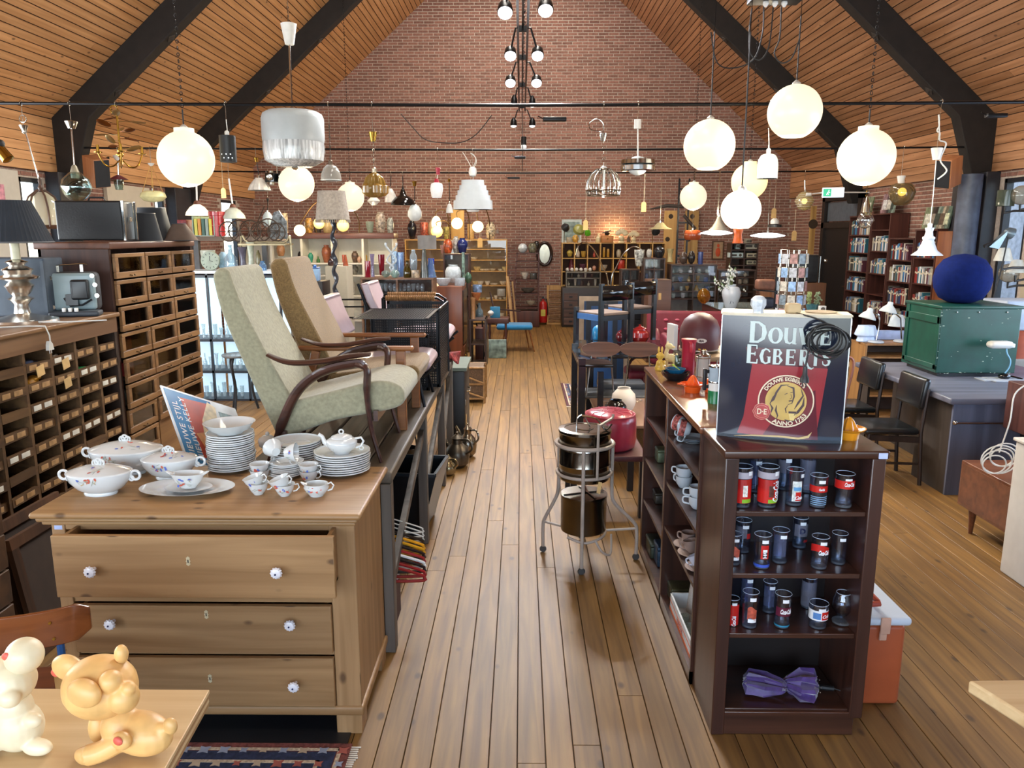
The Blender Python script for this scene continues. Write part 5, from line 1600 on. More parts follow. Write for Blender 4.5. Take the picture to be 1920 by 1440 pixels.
 # soda glasses
RED=mat('#c3231f',.25,noise=.06,coat=.4)
WHT=mat('#eceff2',.3,noise=.02)
def wrap(g,txt,r,z,size,a0=0.,shear=.35,bold=.0015,vertical=False,cx=.44):
 cx=1 if len(txt)<5 else(.52 if vertical else cx)
 def fn(x,zz,d):
  x*=cx
  if vertical:
   x,zz=-zz,x
  a=-PI/2+a0+x/r
  rr_=r+.0008+d
  return(rr_*math.cos(a),rr_*math.sin(a),z+zz)
 return g.text(txt,size,fn,bold=bold,shear=shear,ext=.0006,sp=.86)
def band(r,z0,z1,a0,a1,n=16,off=.0006,wav=0):
 g=G();v=[]
 for i in range(n+1):
  a=-PI/2+a0+(a1-a0)*i/n
  w_=wav*math.sin(i/n*PI*1.5)
  for z in(z0+w_,z1+w_):
   v.append(((r+off)*math.cos(a),(r+off)*math.sin(a),z))
 g.add(v,[(2*i,2*i+2,2*i+3,2*i+1)for i in range(n)])
 return g
GLC=glass('#f4f8ff',1.5)
FR=glass('#c4c2d0',1,.25)
def tumbler(x,y,shelf_i,label,wpx,hpx,style,back=0.,dep=None):
 Yg=KY0+.07+back
 p=at(x,y,Yg);p.z=(zk[shelf_i])+.001
 s=Yg/1450
 r,h=wpx*s/2,hpx*s
 t=T('soda_glass',label,'glass',p,group='printed glasses in the end bookcase')
 prof=[(.86*r,0),(.9*r,.01),(.94*r,h*.4),(r,h)]
 if style=='curvy':
  prof=[(.78*r,0),(.8*r,.01),(.88*r,h*.2),(.8*r,h*.35),(.97*r,h*.6),(1.02*r,h*.8),(.97*r,h)]
 if style=='snifter':
  prof=[(.55*r,0),(.5*r,.004),(.1*r,.012),(.1*r,h*.22),(.5*r,h*.28),(.98*r,h*.5),(.9*r,h*.8),(.65*r,h)]
 put(G().vessel(prof,28,th=.0022),'glass_body',GLC,t,ang=60)
 put(G().lathe([(0,.004),(.84*r,.004),(.86*r,.012),(0,.012)],24),'thick_base',glass('#dfe6ec',1.4,.1),t)
 put(G().ring((0,0,h),r*(.64 if style=='snifter' else .97),.0011,24,5),'rim',mat('#c9d6e6',.15,coat=.5),t)  # opaque pale ring standing in for the bright highlight on the rim
 R1=r*.955
 if style=='red':
  put(band(r*.93,h*.14,h*.72,-1.9,1.9,24),'red_print',RED,t)
  put(band(r*.985,h*.74,h*.9,-1.9,1.9,24),'frosted_band',mat('#a9a2ac',.5),t)
  put(wrap(G(),'Coca-Cola',r*.97,h*.42,h*.26,1. if x>1400 else-1.25,vertical=True,bold=.0008),'lettering',WHT,t,smooth=False)
  put(band(r*.94,h*.15,h*.24,-.2,.9,10,.0012),'green_print',mat('#7fae2a',.4),t)
  put(band(r*.945,h*.3,h*.58,-.15,.35,8,.0012),'print_patch',mat('#e2d9cf' if x<1400 else '#5b2a1e',.4,noise=.4,scale=120),t)
 elif style=='curvy':
  put(band(r*1.,h*.6,h*.84,-2,2,24,.001),'red_print',RED,t)
  put(wrap(G(),'Coca-Cola',r*1.03,h*.68,h*.17,.1,bold=.0006),'lettering',WHT,t,smooth=False)
 elif style=='ribbon':
  put(band(r*.97,h*.5,h*.72,-2,2,24,.0006,.012),'red_print',RED,t)
  put(wrap(G(),'Coca-Cola',r*.985,h*.5,h*.19,.1,bold=.0009),'lettering',WHT,t,smooth=False)
 elif style=='short':
  put(band(r*.97,h*.52,h*.72,-2,2,24),'red_print',RED,t)
  put(wrap(G(),'Coca-Cola',r*.985,h*.58,h*.1,0,bold=.0004),'lettering',WHT,t,smooth=False)
  g=G()
  for i in range(5):
   g2=band(r*.93,h*(.12+i*.06),h*(.14+i*.06),-1.3,1.3,14,.0008);g.add(g2.v,g2.f)
  put(g,'blue_stripes',mat('#8fb9dd',.3),t)
 elif style=='script':
  put(wrap(G(),'Coca-Cola',r*.99,h*.48,h*.19,.1,bold=.0009),'lettering',WHT,t,smooth=False)
  put(band(r*.97,h*.4,h*.66,-1.2,1.3,16,.0004),'dark_red_print',mat('#5e1d33',.3),t)
  put(band(r*.9,.01,h*.12,-2,2,16,.0004),'blue_base',mat('#2f7fa0',.3),t)
 elif style=='figure8':
  put(band(r*.955,h*.34,h*.74,-.45,.5,10),'red_print',RED,t)
  put(band(r*.955,h*.36,h*.62,-.2,.3,8,.0012),'white_shirt',WHT,t)
  put(wrap(G(),'8',r*.96,h*.38,h*.24,.05,shear=0,bold=.002),'lettering',BLACK,t,smooth=False)
  put(band(r*.9,.01,h*.16,-2,2,16,.0004),'blue_base',mat('#3b56b4',.3),t)
 elif style=='card':
  put(band(r*.955,h*.16,h*.72,-.55,.6,10),'white_print',mat('#cfd6d2',.4,noise=.4,scale=60),t)
  put(band(r*.958,h*.18,h*.42,-.15,.55,8,.0012),'red_print',RED,t)
  put(wrap(G(),'Cola',r*.96,h*.22,h*.13,.2,bold=.0005),'lettering',WHT,t,smooth=False)
  put(band(r*.958,h*.46,h*.56,-.4,.5,8,.0012),'blue_print',mat('#5f9fd0',.4),t)
 elif style=='low':
  put(band(r*.97,h*.4,h*.8,-2,2,20),'white_print',WHT,t)
  put(band(r*.975,h*.44,h*.76,0.,1.,10,.0012),'red_print',RED,t)
  put(wrap(G(),'Cola',r*.98,h*.52,h*.18,.45,bold=.0005),'lettering',WHT,t,smooth=False)
  put(band(r*.975,h*.46,h*.72,-.9,-.1,8,.0012),'blue_print',mat('#5584c0',.4),t)
 elif style=='redsmall':
  put(band(r*.97,h*.03,h*.82,-2,2,20),'red_print',RED,t)
  put(wrap(G(),'Coca-Cola',r*.99,h*.2,h*.2,.3,vertical=True,bold=.0006),'lettering',WHT,t,smooth=False)
 elif style=='frost':
  put(band(r*.94,h*.1,h*.88,-2.2,2.2,20),'frosting',FR,t)
 elif style=='dot':
  put(band(r*.96,h*.5,h*.86,-2.2,.2,14),'frosting',FR,t)
  put(band(r*.965,h*.48,h*.64,.2,.75,8,.0006),'red_print',RED,t)
 elif style=='D':
  put(band(r*.96,h*.42,h*.82,-1.1,1.1,14),'frosting',FR,t)
  put(wrap(G(),'D',r*.97,h*.52,h*.24,0,shear=0,bold=.002),'lettering',mat('#2a2f52',.4),t,smooth=False)
  put(wrap(G(),'Cola',r*.97,h*.24,h*.1,.5,bold=.0004),'lettering',RED,t,smooth=False)
 elif style=='bottleprint':
  put(band(r*.955,h*.28,h*.6,-.6,.6,10,.0006,.008),'red_print',mat('#b8543f',.4,noise=.4,scale=60),t)
  put(band(r*.955,h*.2,h*.3,-.5,.6,10,.0006),'white_print',WHT,t)
 elif style=='blueprint':
  put(band(r*.955,h*.25,h*.9,-1.2,.4,10,.0006),'blue_print',glass('#a9b4e0',1,.14),t)
 if style not in('frost','snifter'):
  put(band(r*.985,h*.82,h*.92,.35,.85,6,.0015)if style in('red','card')else band(r*.98,h*.8,h*.9,-.35,.4,6,.0015),'price_sticker',WHT,t)
for a in((1389,950,0,'left red printed glass with a face print, top shelf of the end bookcase',38,82,'red',0.),(1437,950,0,'second red printed glass with upright script, top shelf',40,82,'red',0.),(1487,946,0,'glass with a white, blue and red card print, top shelf',34,72,'card',.02),(1532,950,0,'shorter glass with a thin red band over pale stripes, top shelf',34,64,'short',0.),(1580,952,0,'curvy waisted glass with a red script band, top shelf right',36,68,'curvy',0.),(1511,925,0,'frosted grey tall glass at the back of the top shelf',31,76,'frost',.17),(1415,930,0,'plain glass at the back between the two red glasses',30,72,'blueprint',.17),(1470,926,0,'plain glass at the back behind the card-print glass',30,72,'dot',.2),(1595,925,0,'plain glass at the back behind the curvy glass',32,66,'plain',.18),(1374,1060,1,'glass with red and black figures at the left end of the middle shelf',30,64,'bottleprint',.03),(1391,1040,1,'frosted-top glass with a red dot, back left of the middle shelf',32,66,'dot',.15),(1427,1065,1,'glass with a white figure and the number eight, middle shelf',34,70,'figure8',0.),(1461,1052,1,'tall plain faceted glass in the middle of the middle shelf',33,68,'blueprint',.05),(1497,1035,1,'glass with a square D print at the back of the middle shelf',30,62,'D',.2),(1535,1060,1,'glass with a wavy red ribbon and white script, middle shelf',34,66,'ribbon',0.),(1571,1053,1,'narrow faceted glass at the right end of the middle shelf',31,64,'plain',.04),(1372,1168,2,'small red glass at the left end of the lower shelf',26,56,'redsmall',.02),(1404,1180,2,'tall glass with a faded print near the left of the lower shelf',33,76,'bottleprint',0.),(1398,1160,2,'blue tinted glass at the back left of the lower shelf',30,72,'blueprint',.16),(1440,1160,2,'glass with a blue figure strip at the back of the lower shelf',28,66,'blueprint',.12),(1465,1174,2,'glass with white script on dark red and a blue base, lower shelf',33,72,'script',0.),(1513,1155,2,'frosted grey glass at the back of the lower shelf',30,66,'frost',.16),(1532,1178,2,'low wide tumbler with blue and red print, lower shelf',38,52,'low',0.),(1577,1168,2,'round-bellied snifter glass at the right end of the lower shelf',42,66,'snifter',.03)):
 tumbler(*a)
p=at(1470,1300,KY0+.12);p.z=zk[3]
t=T('umbrella','purple folding umbrella lying in the bottom compartment of the end bookcase','umbrella',(p.x,p.y,zk[3]+.045),-.08)
rr=random.Random(3)
PUR=mat('#47336f',.4,noise=.35,scale=30,sheen=.4)
for x0,x1,r0,r1 in((-.16,0.,.04,.022),(-.005,.12,.022,.052)):
 g=G()
 n=14
 g.lathe([(r0*.5,0),(r0*1.,.012),(r0*.6+r1*.75,(x1-x0)*.5),(r1,(x1-x0)*.92),(r1*.5,x1-x0)],44,flute=.28,nf=7,M=tr(x0,0,0)@ry(PI/2)@rx(.2))
 g.v=[(x+rr.uniform(-.006,.006),y+rr.uniform(-.006,.006),z+rr.uniform(-.006,.006))for x,y,z in g.v]
 put(g,'canopy_fold',PUR,t,ang=25)
put(G().tube([(.12,0,-.01),(.19,0,-.015)],.011,8).tube(curve([(.19,0,-.015),(.22,-.01,-.02),(.235,-.02,-.04),(.22,-.01,-.042)]),.0025,5),'handle',BLACK,t)
g=G()
for k in range(7):
 g.ball((.125+.002*k,.03*math.cos(k),.03*math.sin(k)),.004,6,4)
put(g,'rib_tips',CHROME,t)
t=T('cool_box','orange cool box with a white lid standing right of the end bookcase','cool box',(1.335,2.91,0))
put(G().rbox(0.,0,0,.235,.42,.36,.02),'tub',mat('#a8532f',.4,noise=.05),t)
put(G().rbox(-.012,-.012,.36,.25,.432,.395,.014),'lid',mat('#c5d2e0',.35,noise=.03),t)
put(G().tube([(.02,.05,.38),(.02,.03,.43),(.13,.03,.44),(.13,.05,.44),(.13,.33,.44),(.02,.33,.43)],.012,8),'handle',mat('#a4412a',.4),t)
put(G().rbox(.12,-.02,.33,.16,-.01,.4,.004).rbox(.12,-.016,.3,.15,-.006,.34,.004),'latch',mat('#c9a08a',.4),t)
# the coffee light-box sign
sx0,sx1=at(1354,830,2.8).x,at(1583,830,2.8).x
SW=sx1-sx0;SH=at(1470,597,2.8).z-KZ
t=T('light_box_sign','dark blue and red coffee light-box sign with white lettering on the end bookcase','sign',((sx0+sx1)/2+0.,2.865,KZ),-.27)
hw=SW/2
def bow(x):return-.028*(1-(x/hw)**2)
NAV=mat('#1c2334',.12,noise=.12,scale=5,coat=.6)
n=20
v=[]
for i in range(n+1):
 x=-hw+SW*i/n
 v+=[(x,bow(x),0),(x,bow(x),SH)]
g=G().add(v,[(2*i,2*i+2,2*i+3,2*i+1)for i in range(n)])
put(g,'front_film',NAV,t)
outline=[(-hw+SW*i/n,bow(-hw+SW*i/n))for i in range(n+1)]+[(hw,.13),(-hw,.13)]
put(G().prism(outline,SH,SH+.012).prism([(x*1.02,y*1.15)for x,y in outline],SH+.004,SH+.009),'top_cap',mat('#cfc6b0',.4),t)
put(G().prism(outline,-0.,.012),'bottom_cap',mat('#55606c',.4),t)
put(G().box(-hw,0.,.012,-hw+.006,.13,SH).box(hw-.006,0,.012,hw,.13,SH).box(-hw,.12,.012,hw,.13,SH),'housing',mat('#2a3240',.3),t)
put(G().box(-hw-.001,-.003,0,-hw+.003,0.,SH),'edge_strip',mat('#b8bcc0',.3,.5),t)
put(G().box(hw-.003,-.003,0,hw+.001,0.,SH),'edge_strip',mat('#b8bcc0',.3,.5),t)
U=lambda px:(px-1354)/229.*SW-hw
V=lambda py:(832-py)/235.*SH
def bend(g,d):
 g.v=[(x,y+bow(x)-d,z)for x,y,z in g.v]
 return g
def filmpoly(pts,d,mt,name):
 g=G()
 xs=sorted(set(p[0]for p in pts))
 P=[(U(a),V(b))for a,b in pts]
 x0,x1=min(p[0]for p in P),max(p[0]for p in P)
 N=max(4,int((x1-x0)/.02))
 for i in range(N):
  a,b=x0+(x1-x0)*i/N,x0+(x1-x0)*(i+1)/N
  def span(x):
   zs=[]
   for k in range(len(P)):
    (xa,za),(xb,zb)=P[k],P[(k+1)%len(P)]
    if(xa-x)*(xb-x)<=0 and xa!=xb:
     zs.append(za+(zb-za)*(x-xa)/(xb-xa))
   return(min(zs),max(zs))if zs else None
  sa,sb=span(a+1e-6),span(b-1e-6)
  if sa and sb:
   g.add([(a,0,sa[0]),(b,0,sb[0]),(b,0,sb[1]),(a,0,sa[1])],[(0,1,2,3)])
 return put(bend(g,d),name,mt,t,smooth=False)
REDF=mat('#93323a',.15,noise=.1,scale=4,coat=.6)
filmpoly([(1408,685),(1548,690),(1546,740),(1538,800),(1530,826),(1393,822),(1406,780),(1410,740)],.0008,REDF,'red_field')
filmpoly([(1470,770),(1530,730),(1540,826),(1440,822)],.0012,mat('#5b2330',.15,noise=.2,scale=4,coat=.6),'dark_red_field')
filmpoly([(1400,655),(1556,655),(1552,692),(1404,688)],.0006,mat('#542a33',.15,noise=.2,scale=4,coat=.6),'dark_red_field')
SER={'D':[([(.15,0),(.15,1)],.2),([(.15,.96),(.5,.95),(.78,.78),(.85,.5),(.78,.22),(.5,.05),(.15,.04)],[.09,.1,.16,.2,.16,.1,.09]),([(0,.02),(.3,.02)],.05),([(0,.98),(.3,.98)],.05)],'O':[([(.5+.4*math.sin(a*PI/8),.5+.46*math.cos(a*PI/8))for a in range(17)],[.09,.12,.16,.2,.22,.2,.16,.12,.09,.12,.16,.2,.22,.2,.16,.12,.09])],'U':[([(.18,1),(.18,.35),(.26,.12),(.48,.04),(.7,.14),(.78,.38)],[.2,.2,.17,.1,.1,.12]),([(.8,1),(.8,0.)],.18),([(.02,.98),(.34,.98)],.05),([(.66,.98),(.9,.98)],.05),([(.8,.02),(.98,.02)],.05)],'W':[([(.1,1),(.32,0)],.18),([(.32,0),(.5,.8)],.08),([(.5,.8),(.7,0)],.17),([(.7,0),(.92,1)],.08),([(0,.98),(.22,.98)],.05),([(.82,.98),(1,.98)],.05)],'E':[([(.2,0),(.2,1)],.2),([(.05,.97),(.8,.97)],.08),([(.05,.03),(.85,.03)],.08),([(.2,.52),(.68,.52)],.08),([(.8,.99),(.8,.78)],.06),([(.85,0.),(.87,.24)],.06),([(.68,.42),(.68,.63)],.05)],'G':[([(.86,.78),(.72,.92),(.5,.97),(.26,.85),(.14,.5),(.26,.15),(.52,.03),(.84,.12)],[.08,.09,.1,.17,.22,.17,.1,.09]),([(.82,.08),(.82,.44)],.16),([(.62,.46),(.96,.46)],.05)],'B':[([(.2,0),(.2,1)],.2),([(.05,.97),(.55,.96),(.72,.76),(.55,.54),(.2,.53)],[.07,.1,.17,.1,.07]),([(.2,.53),(.6,.52),(.8,.28),(.6,.05),(.05,.03)],[.07,.1,.19,.1,.07])],'R':[([(.2,0),(.2,1)],.2),([(.05,.97),(.55,.96),(.74,.74),(.55,.5),(.2,.49)],[.07,.1,.18,.1,.07]),([(.4,.5),(.62,.16),(.85,-.12),(1.15,-.2),(1.35,-.12)],[.14,.2,.17,.1,.04]),([(.05,.02),(.36,.02)],.05)],'T':[([(.5,0),(.5,1)],.2),([(.02,.96),(.98,.96)],.09),([(.04,.99),(.03,.76)],.05),([(.96,.99),(.97,.76)],.05),([(.34,.02),(.66,.02)],.05)],'S':[([(.82,.74),(.76,.92),(.5,.97),(.24,.86),(.2,.7),(.36,.56),(.66,.44),(.8,.28),(.72,.1),(.46,.03),(.2,.1),(.14,.3)],[.05,.07,.1,.14,.17,.2,.2,.17,.14,.1,.07,.05])],}
for word,base,y0,hs in(('DOUWE',0,646,(40,30,30,30,30)),('EGBERTS',1,685,(35,29,29,29,29,29,29))):
 xs=((1406,1440,1466,1492,1530),(1402,1426,1449,1472,1496,1516,1535))[base]
 ws=((31,24,24,33,21),(23,21,20,20,20,18,18))[base]
 for chh,x,wd,h_ in zip(word,xs,ws,hs):
  g=G()
  sc_w,sc_h=wd/229*SW,h_/235*SH
  for j,(pts,wds)in enumerate(SER[chh]):
   k=(sc_w+sc_h)/2
   g.stroke([(U(x)+a*sc_w,V(y0)+b*sc_h)for a,b in pts],[q*k*1.2 for q in wds]if isinstance(wds,list)else wds*k*1.2,.0012,z=.0002*j)
  put(bend(g,.002),'letter',mat('#b9c9c8',.35,noise=.04),t,smooth=False)
cxp,cyp=1478,754
def disc(r0,r1,d,mt,name,a0=0,a1=2*PI,n=48):
 g=G();v=[]
 for i in range(n+1):
  a=a0+(a1-a0)*i/n
  for r in(r0,r1):
   v.append((U(cxp)+r*math.cos(a),0,V(cyp)+r*math.sin(a)*1.))
 g.add(v,[(2*i,2*i+1,2*i+3,2*i+2)for i in range(n)])
 return put(bend(g,d),name,mt,t,smooth=False)
kk=SW/229
CRE=mat('#d9c9ae',.35,noise=.05)
disc(.0001,50*kk,.0024,mat('#6e2830',.2,noise=.15,scale=5),'roundel')
disc(48*kk,50.5*kk,.003,CRE,'ring')
disc(.0001,37*kk,.0032,mat('#c3a255',.3,noise=.25,scale=8),'gold_disc')
def arc_text(txt,r,a_mid,size,up=True,name='lettering',mt=None):
 g=G()
 def fn(x,z,d):
  if up:
   a=PI/2+a_mid-x/r
   rr_=r+z
  else:
   a=-PI/2+a_mid+x/r
   rr_=r+size*.7-z
  return(U(cxp)+rr_*math.cos(a),-d,V(cyp)+rr_*math.sin(a))
 g.text(txt,size,fn,bold=.0006)
 put(bend(g,.0034),name,mt or CRE,t,smooth=False)
arc_text('DOUWE EGBERTS',39.5*kk,.12,9.5*kk)
arc_text('ANNO 1753',39*kk,.25,11*kk,up=False)
DKB=mat('#3a2024',.35)
face=[([(1462,735),(1455,748),(1450,760),(1455,768),(1452,780)],[1,4,2,5,1]),([(1482,722),(1468,724),(1460,738),(1456,752),(1450,758)],[1,4,5,4,1]),([(1478,724),(1490,728),(1492,744),(1489,757),(1482,760)],[1,5,4,2,1]),([(1462,762),(1461,772),(1465,782),(1463,790)],[1,5,3,1]),([(1475,741),(1480,738)],1.5),([(1485,737),(1489,736)],1.4),([(1486,740),(1488,747),(1485,749)],1.2),([(1483,753),(1489,752)],2.6),([(1482,761),(1478,768),(1480,776)],[1,3,2]),([(1503,728),(1508,742),(1500,756),(1494,768)],[1,4,5,1]),([(1510,745),(1509,760),(1500,774),(1494,780)],[1,6,6,1]),([(1478,789),(1486,792),(1502,788)],[2,6,2])]
g=G()
for pts,wds in face:
 g.stroke([(U(a),V(b))for a,b in pts],[q*kk*.75 for q in wds]if isinstance(wds,list)else wds*kk*.75,.0006)
put(bend(g,.0036),'emblem_lines',DKB,t,smooth=False)
g=G().stroke([(U(1491),V(774)),(U(1491),V(790))],[15*kk,7*kk],.0005)
put(bend(g,.0037),'emblem_cup',mat('#d9bf78',.35),t,smooth=False)
g=G().stroke([(U(1484),V(774.5)),(U(1498),V(774.5))],4*kk,.0005)
put(bend(g,.0042),'emblem_coffee',DKB,t,smooth=False)
g=G();v=[(U(1436),0,V(776))]
for i in range(48):
 a=i*2*PI/48
 r=16*kk*(1+.05*math.cos(8*a))
 v.append((U(1436)+r*math.cos(a),0,V(776)+r*math.sin(a)))
g.add(v,[(0,1+i,1+(i+1)%48)for i in range(48)])
put(bend(g,.0044),'seal',mat('#a63c3c',.3),t,smooth=False)
g=G()
for q in(15.6,12):
 g.tube([(U(1436)+q*kk*(1+.05*math.cos(8*a*PI/24))*math.cos(a*PI/24),0,V(776)+q*kk*math.sin(a*PI/24))for a in range(48)],.0008,4,closed=True)
put(bend(g,.0048),'seal_outline',mat('#cf9a86',.3),t,smooth=False)
g=G().text('D·E',15*kk,lambda x,z,d:(U(1436)+x*.8,-d,V(776)-5*kk+z),bold=.0008)
put(bend(g,.0052),'lettering',CRE,t,smooth=False)
g=G().stroke([(U(a),V(b))for a,b in((1388,828),(1420,824),(1470,822),(1505,824),(1522,820),(1528,811))],[.6*kk,3*kk,3.5*kk,4*kk,5*kk,.5*kk],.0006)
put(bend(g,.003),'gold_swoosh',mat('#c2a878',.3),t,smooth=False)
g=G();rr=random.Random(8)
c0=Vector(((sx0+sx1)/2+U(1524),2.8-.045,KZ+V(634)))
for k in range(7):
 a0=rr.uniform(0,6)
 rx_,rz_=rr.uniform(.045,.075),rr.uniform(.04,.062)
 ox,oz=rr.uniform(-.015,.02),rr.uniform(-.008,.012)
 g.tube([(ox+rx_*math.cos(a0+q*PI/12),-.003*k,oz+rz_*math.sin(a0+q*PI/12))for q in range(24)],.0034,6,closed=True)
cc=T('cable_coil','black power cable coiled over the top right corner of the coffee sign','cable',c0,-.27)
put(g,'coil',CORD,cc)
put(G().tube(curve([(-0.,-.01,.06),(-.03,-.005,.075),(-.06,.03,.082),(-.1,.09,.086)]),.0034,6).tube(curve([(-.05,-.01,.02),(-.055,-.012,-.03),(-.06,-.012,-.08),(-.062,-.012,-.1)]),.0034,6),'flex',CORD,cc)
put(G().lathe([(.007,.03),(.009,0),(.015,-.012),(.016,-.028),(0,-.028)],14,(-.062,-.014,-.125)).tube([(-.068,-.014,-.15),(-.068,-.014,-.172)],.002,6).tube([(-.056,-.014,-.15),(-.056,-.014,-.172)],.002,6),'plug',BLACK,cc)
zt_=KZ+SH+.012
t=T('ceramic_head','small white ceramic head ornament on top of the coffee sign','ornament',at(1421,594,2.88)*1.)
t.location.z=zt_
put(G().lathe([(.02,0),(.018,.01),(.028,.03),(.027,.05),(.015,.062),(0,.064)],18,flute=.04,nf=9),'head',mat('#c9d3dc',.2,noise=.1,scale=80,bump=.6,coat=.4),t)
S(G().rbox(-.026,-.02,0,.026,.02,.036,.008),'tape_roll',mat('#c9b189',.7),'beige cardboard block on top of the coffee sign','block',Vector((at(1486,590,2.88).x,2.88,zt_)))
S(G().lathe([(.055,0),(.058,.004),(0,.006)],28),'saucer_plate',mat('#b9a382',.5),'round tan dish at the right end of the coffee sign top','dish',Vector((at(1539,590,2.9).x,2.9,zt_)))
# things on the long bookcase top
ZK=KZ
JO=mat('#e2591c',.25,coat=.4,noise=.03)
def juicer(p,label,m,inner=None):
 t=T('citrus_juicer',label,'juicer',p,group='plastic citrus juicers')
 put(G().vessel([(.036,0),(.038,.006),(.042,.03),(.06,.038),(.064,.044)],28,th=.003),'bowl',m,t)
 put(G().lathe([(.034,.03),(.03,.044),(.018,.07),(.006,.084),(0,.086)],48,flute=.1,nf=8),'reamer',m,t)
 put(G().tube([(-.05,0,.04),(-.075,0,.042)],[.016,.01],8,flat=.4),'spout',m,t)
q=onz(1600,812,ZK)
juicer(Vector((at(1594,820,2.86).x,2.88,ZK)),'yellow orange citrus juicer right of the coffee sign',mat('#dd8e22',.2,coat=.5))
pj=onz(1298,735,ZK)
juicer(pj,'orange citrus juicer on the long bookcase, left of the coffee sign',JO)
S(G().rbox(-.02,-.03,0,.02,.03,.07,.004),'orange_box',JO,'orange open plastic box next to the orange juicer','box',pj+Vector((.085,-.03,0)),.2)
t=T('coffee_press','glass and chrome coffee press with a green and white band','coffee maker',onz(1341,755,ZK))
put(G().lathe([(.036,0),(.036,.06)],24),'green_band',mat('#1d7a4a',.25,coat=.4),t)
put(G().lathe([(.0362,.06),(.0362,.098)],24),'white_band',WHITE,t)
put(G().lathe([(.0355,.098),(.0355,.17)],24),'jar',mat('#a9bccb',.12,coat=.4),t)
put(G().lathe([(.037,.096),(.038,.1),(.037,.104)],24).lathe([(.037,.168),(.038,.176),(.01,.18),(0,.18)],24).tube([(0,0,.18),(0,0,.2)],.004,6).tube([(0.,-.037,.1),(0,-.037,.17)],.003,6),'metal_frame',CHROME,t)
put(G().rbox(-.062,-.01,.06,-.045,.01,.16,.005).box(-.05,-.006,.14,-.034,.006,.155).box(-.05,-.006,.07,-.034,.006,.085),'handle',mat('#1c191c',.4),t)
t=T('coffee_press','second chrome coffee press behind the green banded one','coffee maker',onz(1317,712,ZK))
put(G().lathe([(.036,0),(.036,.13)],24),'jar',glass('#e2ddd6',1.5,.45),t)
put(G().lathe([(.039,.13),(.04,.137),(.03,.142),(.018,.145),(.018,.16),(0,.162)],24).ring((0,0,.02),.038,.0025,24,5).ring((0,0,.12),.038,.0025,24,5),'metal_frame',CHROME,t)
for a in range(4):
 put(G().tube([(.038*math.cos(a*PI/2+.6),.038*math.sin(a*PI/2+.6),0),(.038*math.cos(a*PI/2+.6),.038*math.sin(a*PI/2+.6),.13)],.002,5),'strut',CHROME,t)
t=T('thermos_jug','tall red plastic pitcher with a lid and strap handle','pitcher',onz(1289,708,ZK))
put(G().lathe([(.033,0),(.035,.01),(.036,.19),(.041,.2),(.041,.212),(0,.214)],28),'pitcher_body',mat('#a8263b',.3,coat=.2),t)
put(G().tube(curve([(0,-.04,.2),(0,-.058,.19),(0,-.056,.15),(0,-.047,.148)]),.009,8,flat=.5),'handle',mat('#b8323f',.3),t)
t=T('glass_bowl','dark pressed-glass bowl with blue rim and lime spoon','bowl',onz(1266,712,ZK))
put(G().vessel([(.04,0),(.065,.02),(.078,.045)],32,flute=.03,nf=16),'bowl',mat('#101a1e',.08,coat=.7),t)
put(G().vessel([(.03,.03),(.05,.05),(.057,.062)],28),'blue_dish',mat('#1c5f86',.15,coat=.5),t)
put(G().tube([(-.02,0,.085),(.02,-.02,.055),(.03,-.025,.05)],[.006,.003,.009],8,flat=.4),'spoon',mat('#a6d81c',.3),t)
YT=mat('#d3ad48',.4,noise=.06)
CRM=mat('#dccb92',.4,noise=.06)
t=T('rabbit_figure','yellow rubber rabbit with upright ears at the far end of the bookcase','toy',onz(1237,694,ZK),.3)
put(G().lathe([(.026,0),(.03,.01),(.024,.03),(.02,.05),(.012,.06),(.012,.064),(.022,.075),(.023,.088),(.012,.102),(0,.104)],18),'body',YT,t)
put(G().ball((-.01,0,.118),.0075,10,8,(1,.7,2.6)).ball((.01,0,.118),.0075,10,8,(1,.7,2.6)),'ears',YT,t)
put(G().ball((-.018,-.016,.045),.009,8,6,(1,1,1.6)).ball((.018,-.016,.045),.009,8,6,(1,1,1.6)).ball((-.014,-.018,.008),.012,8,6).ball((.014,-.018,.008),.012,8,6),'paws',YT,t)
t=T('fawn_figure','cream rubber fawn standing behind the yellow rabbit','toy',onz(1257,688,ZK),-.3)
g=G().ball((0.,0,.052),.026,14,10,(1.3,.8,1)).tube([(-.02,0,.055),(-.028,0,.085),(-.02,0,.11)],[.018,.012,.012],10).ball((-.012,0,.122),.02,12,8,(1.15,.9,.95)).ball((.012,0,.118),.01,10,8,(1.3,.8,.8))
for x in(-.02,.02):
 for y in(-.012,.012):
  g.tube([(x,y,.045),(x*1.1,y,.02),(x,y,0)],[.01,.007,.007],8)
put(g,'body',CRM,t)
put(G().ball((-.022,-.02,.135),.01,8,6,(.5,1,1.6),M=rx(.6)).ball((-.022,.02,.135),.01,8,6,(.5,1,1.6),M=rx(-.6)).ball((.034,0,.072),.007,8,6,(1,.7,1.7)),'ears_and_tail',CRM,t)
t=T('bird_figure','small dark green glass bird behind the fawn','ornament',onz(1276,690,ZK))
put(G().ball((0,0,.03),.028,14,10,(1.3,.8,1)).tube([(-.02,0,.04),(-.024,0,.06),(-.03,0,.075)],[.016,.011,.008],8).tube([(.03,0,.035),(.05,0,.05)],[.012,.004],8),'body',mat('#2f4a3c',.2,coat=.4),t)
t=T('side_table','pale wooden shelf behind the long bookcase holding the helmet','table',(1.05,4.62,0))
put(G().rbox(0,0,1.16,.75,.5,1.19,.006),'top',wood('#9c8260','#bda27c','X',14,.5),t)
for x in(.02,.7):
 for y in(.02,.45):
  put(G().box(x,y,0,x+.035,y+.035,1.16),'leg',WAL,t)
ph=at(1311,655,4.85);ph.z=1.19
t=T('motorcycle_helmet','maroon open-face motorcycle helmet with an oval badge','helmet',ph,rot=(0,0,-.15))
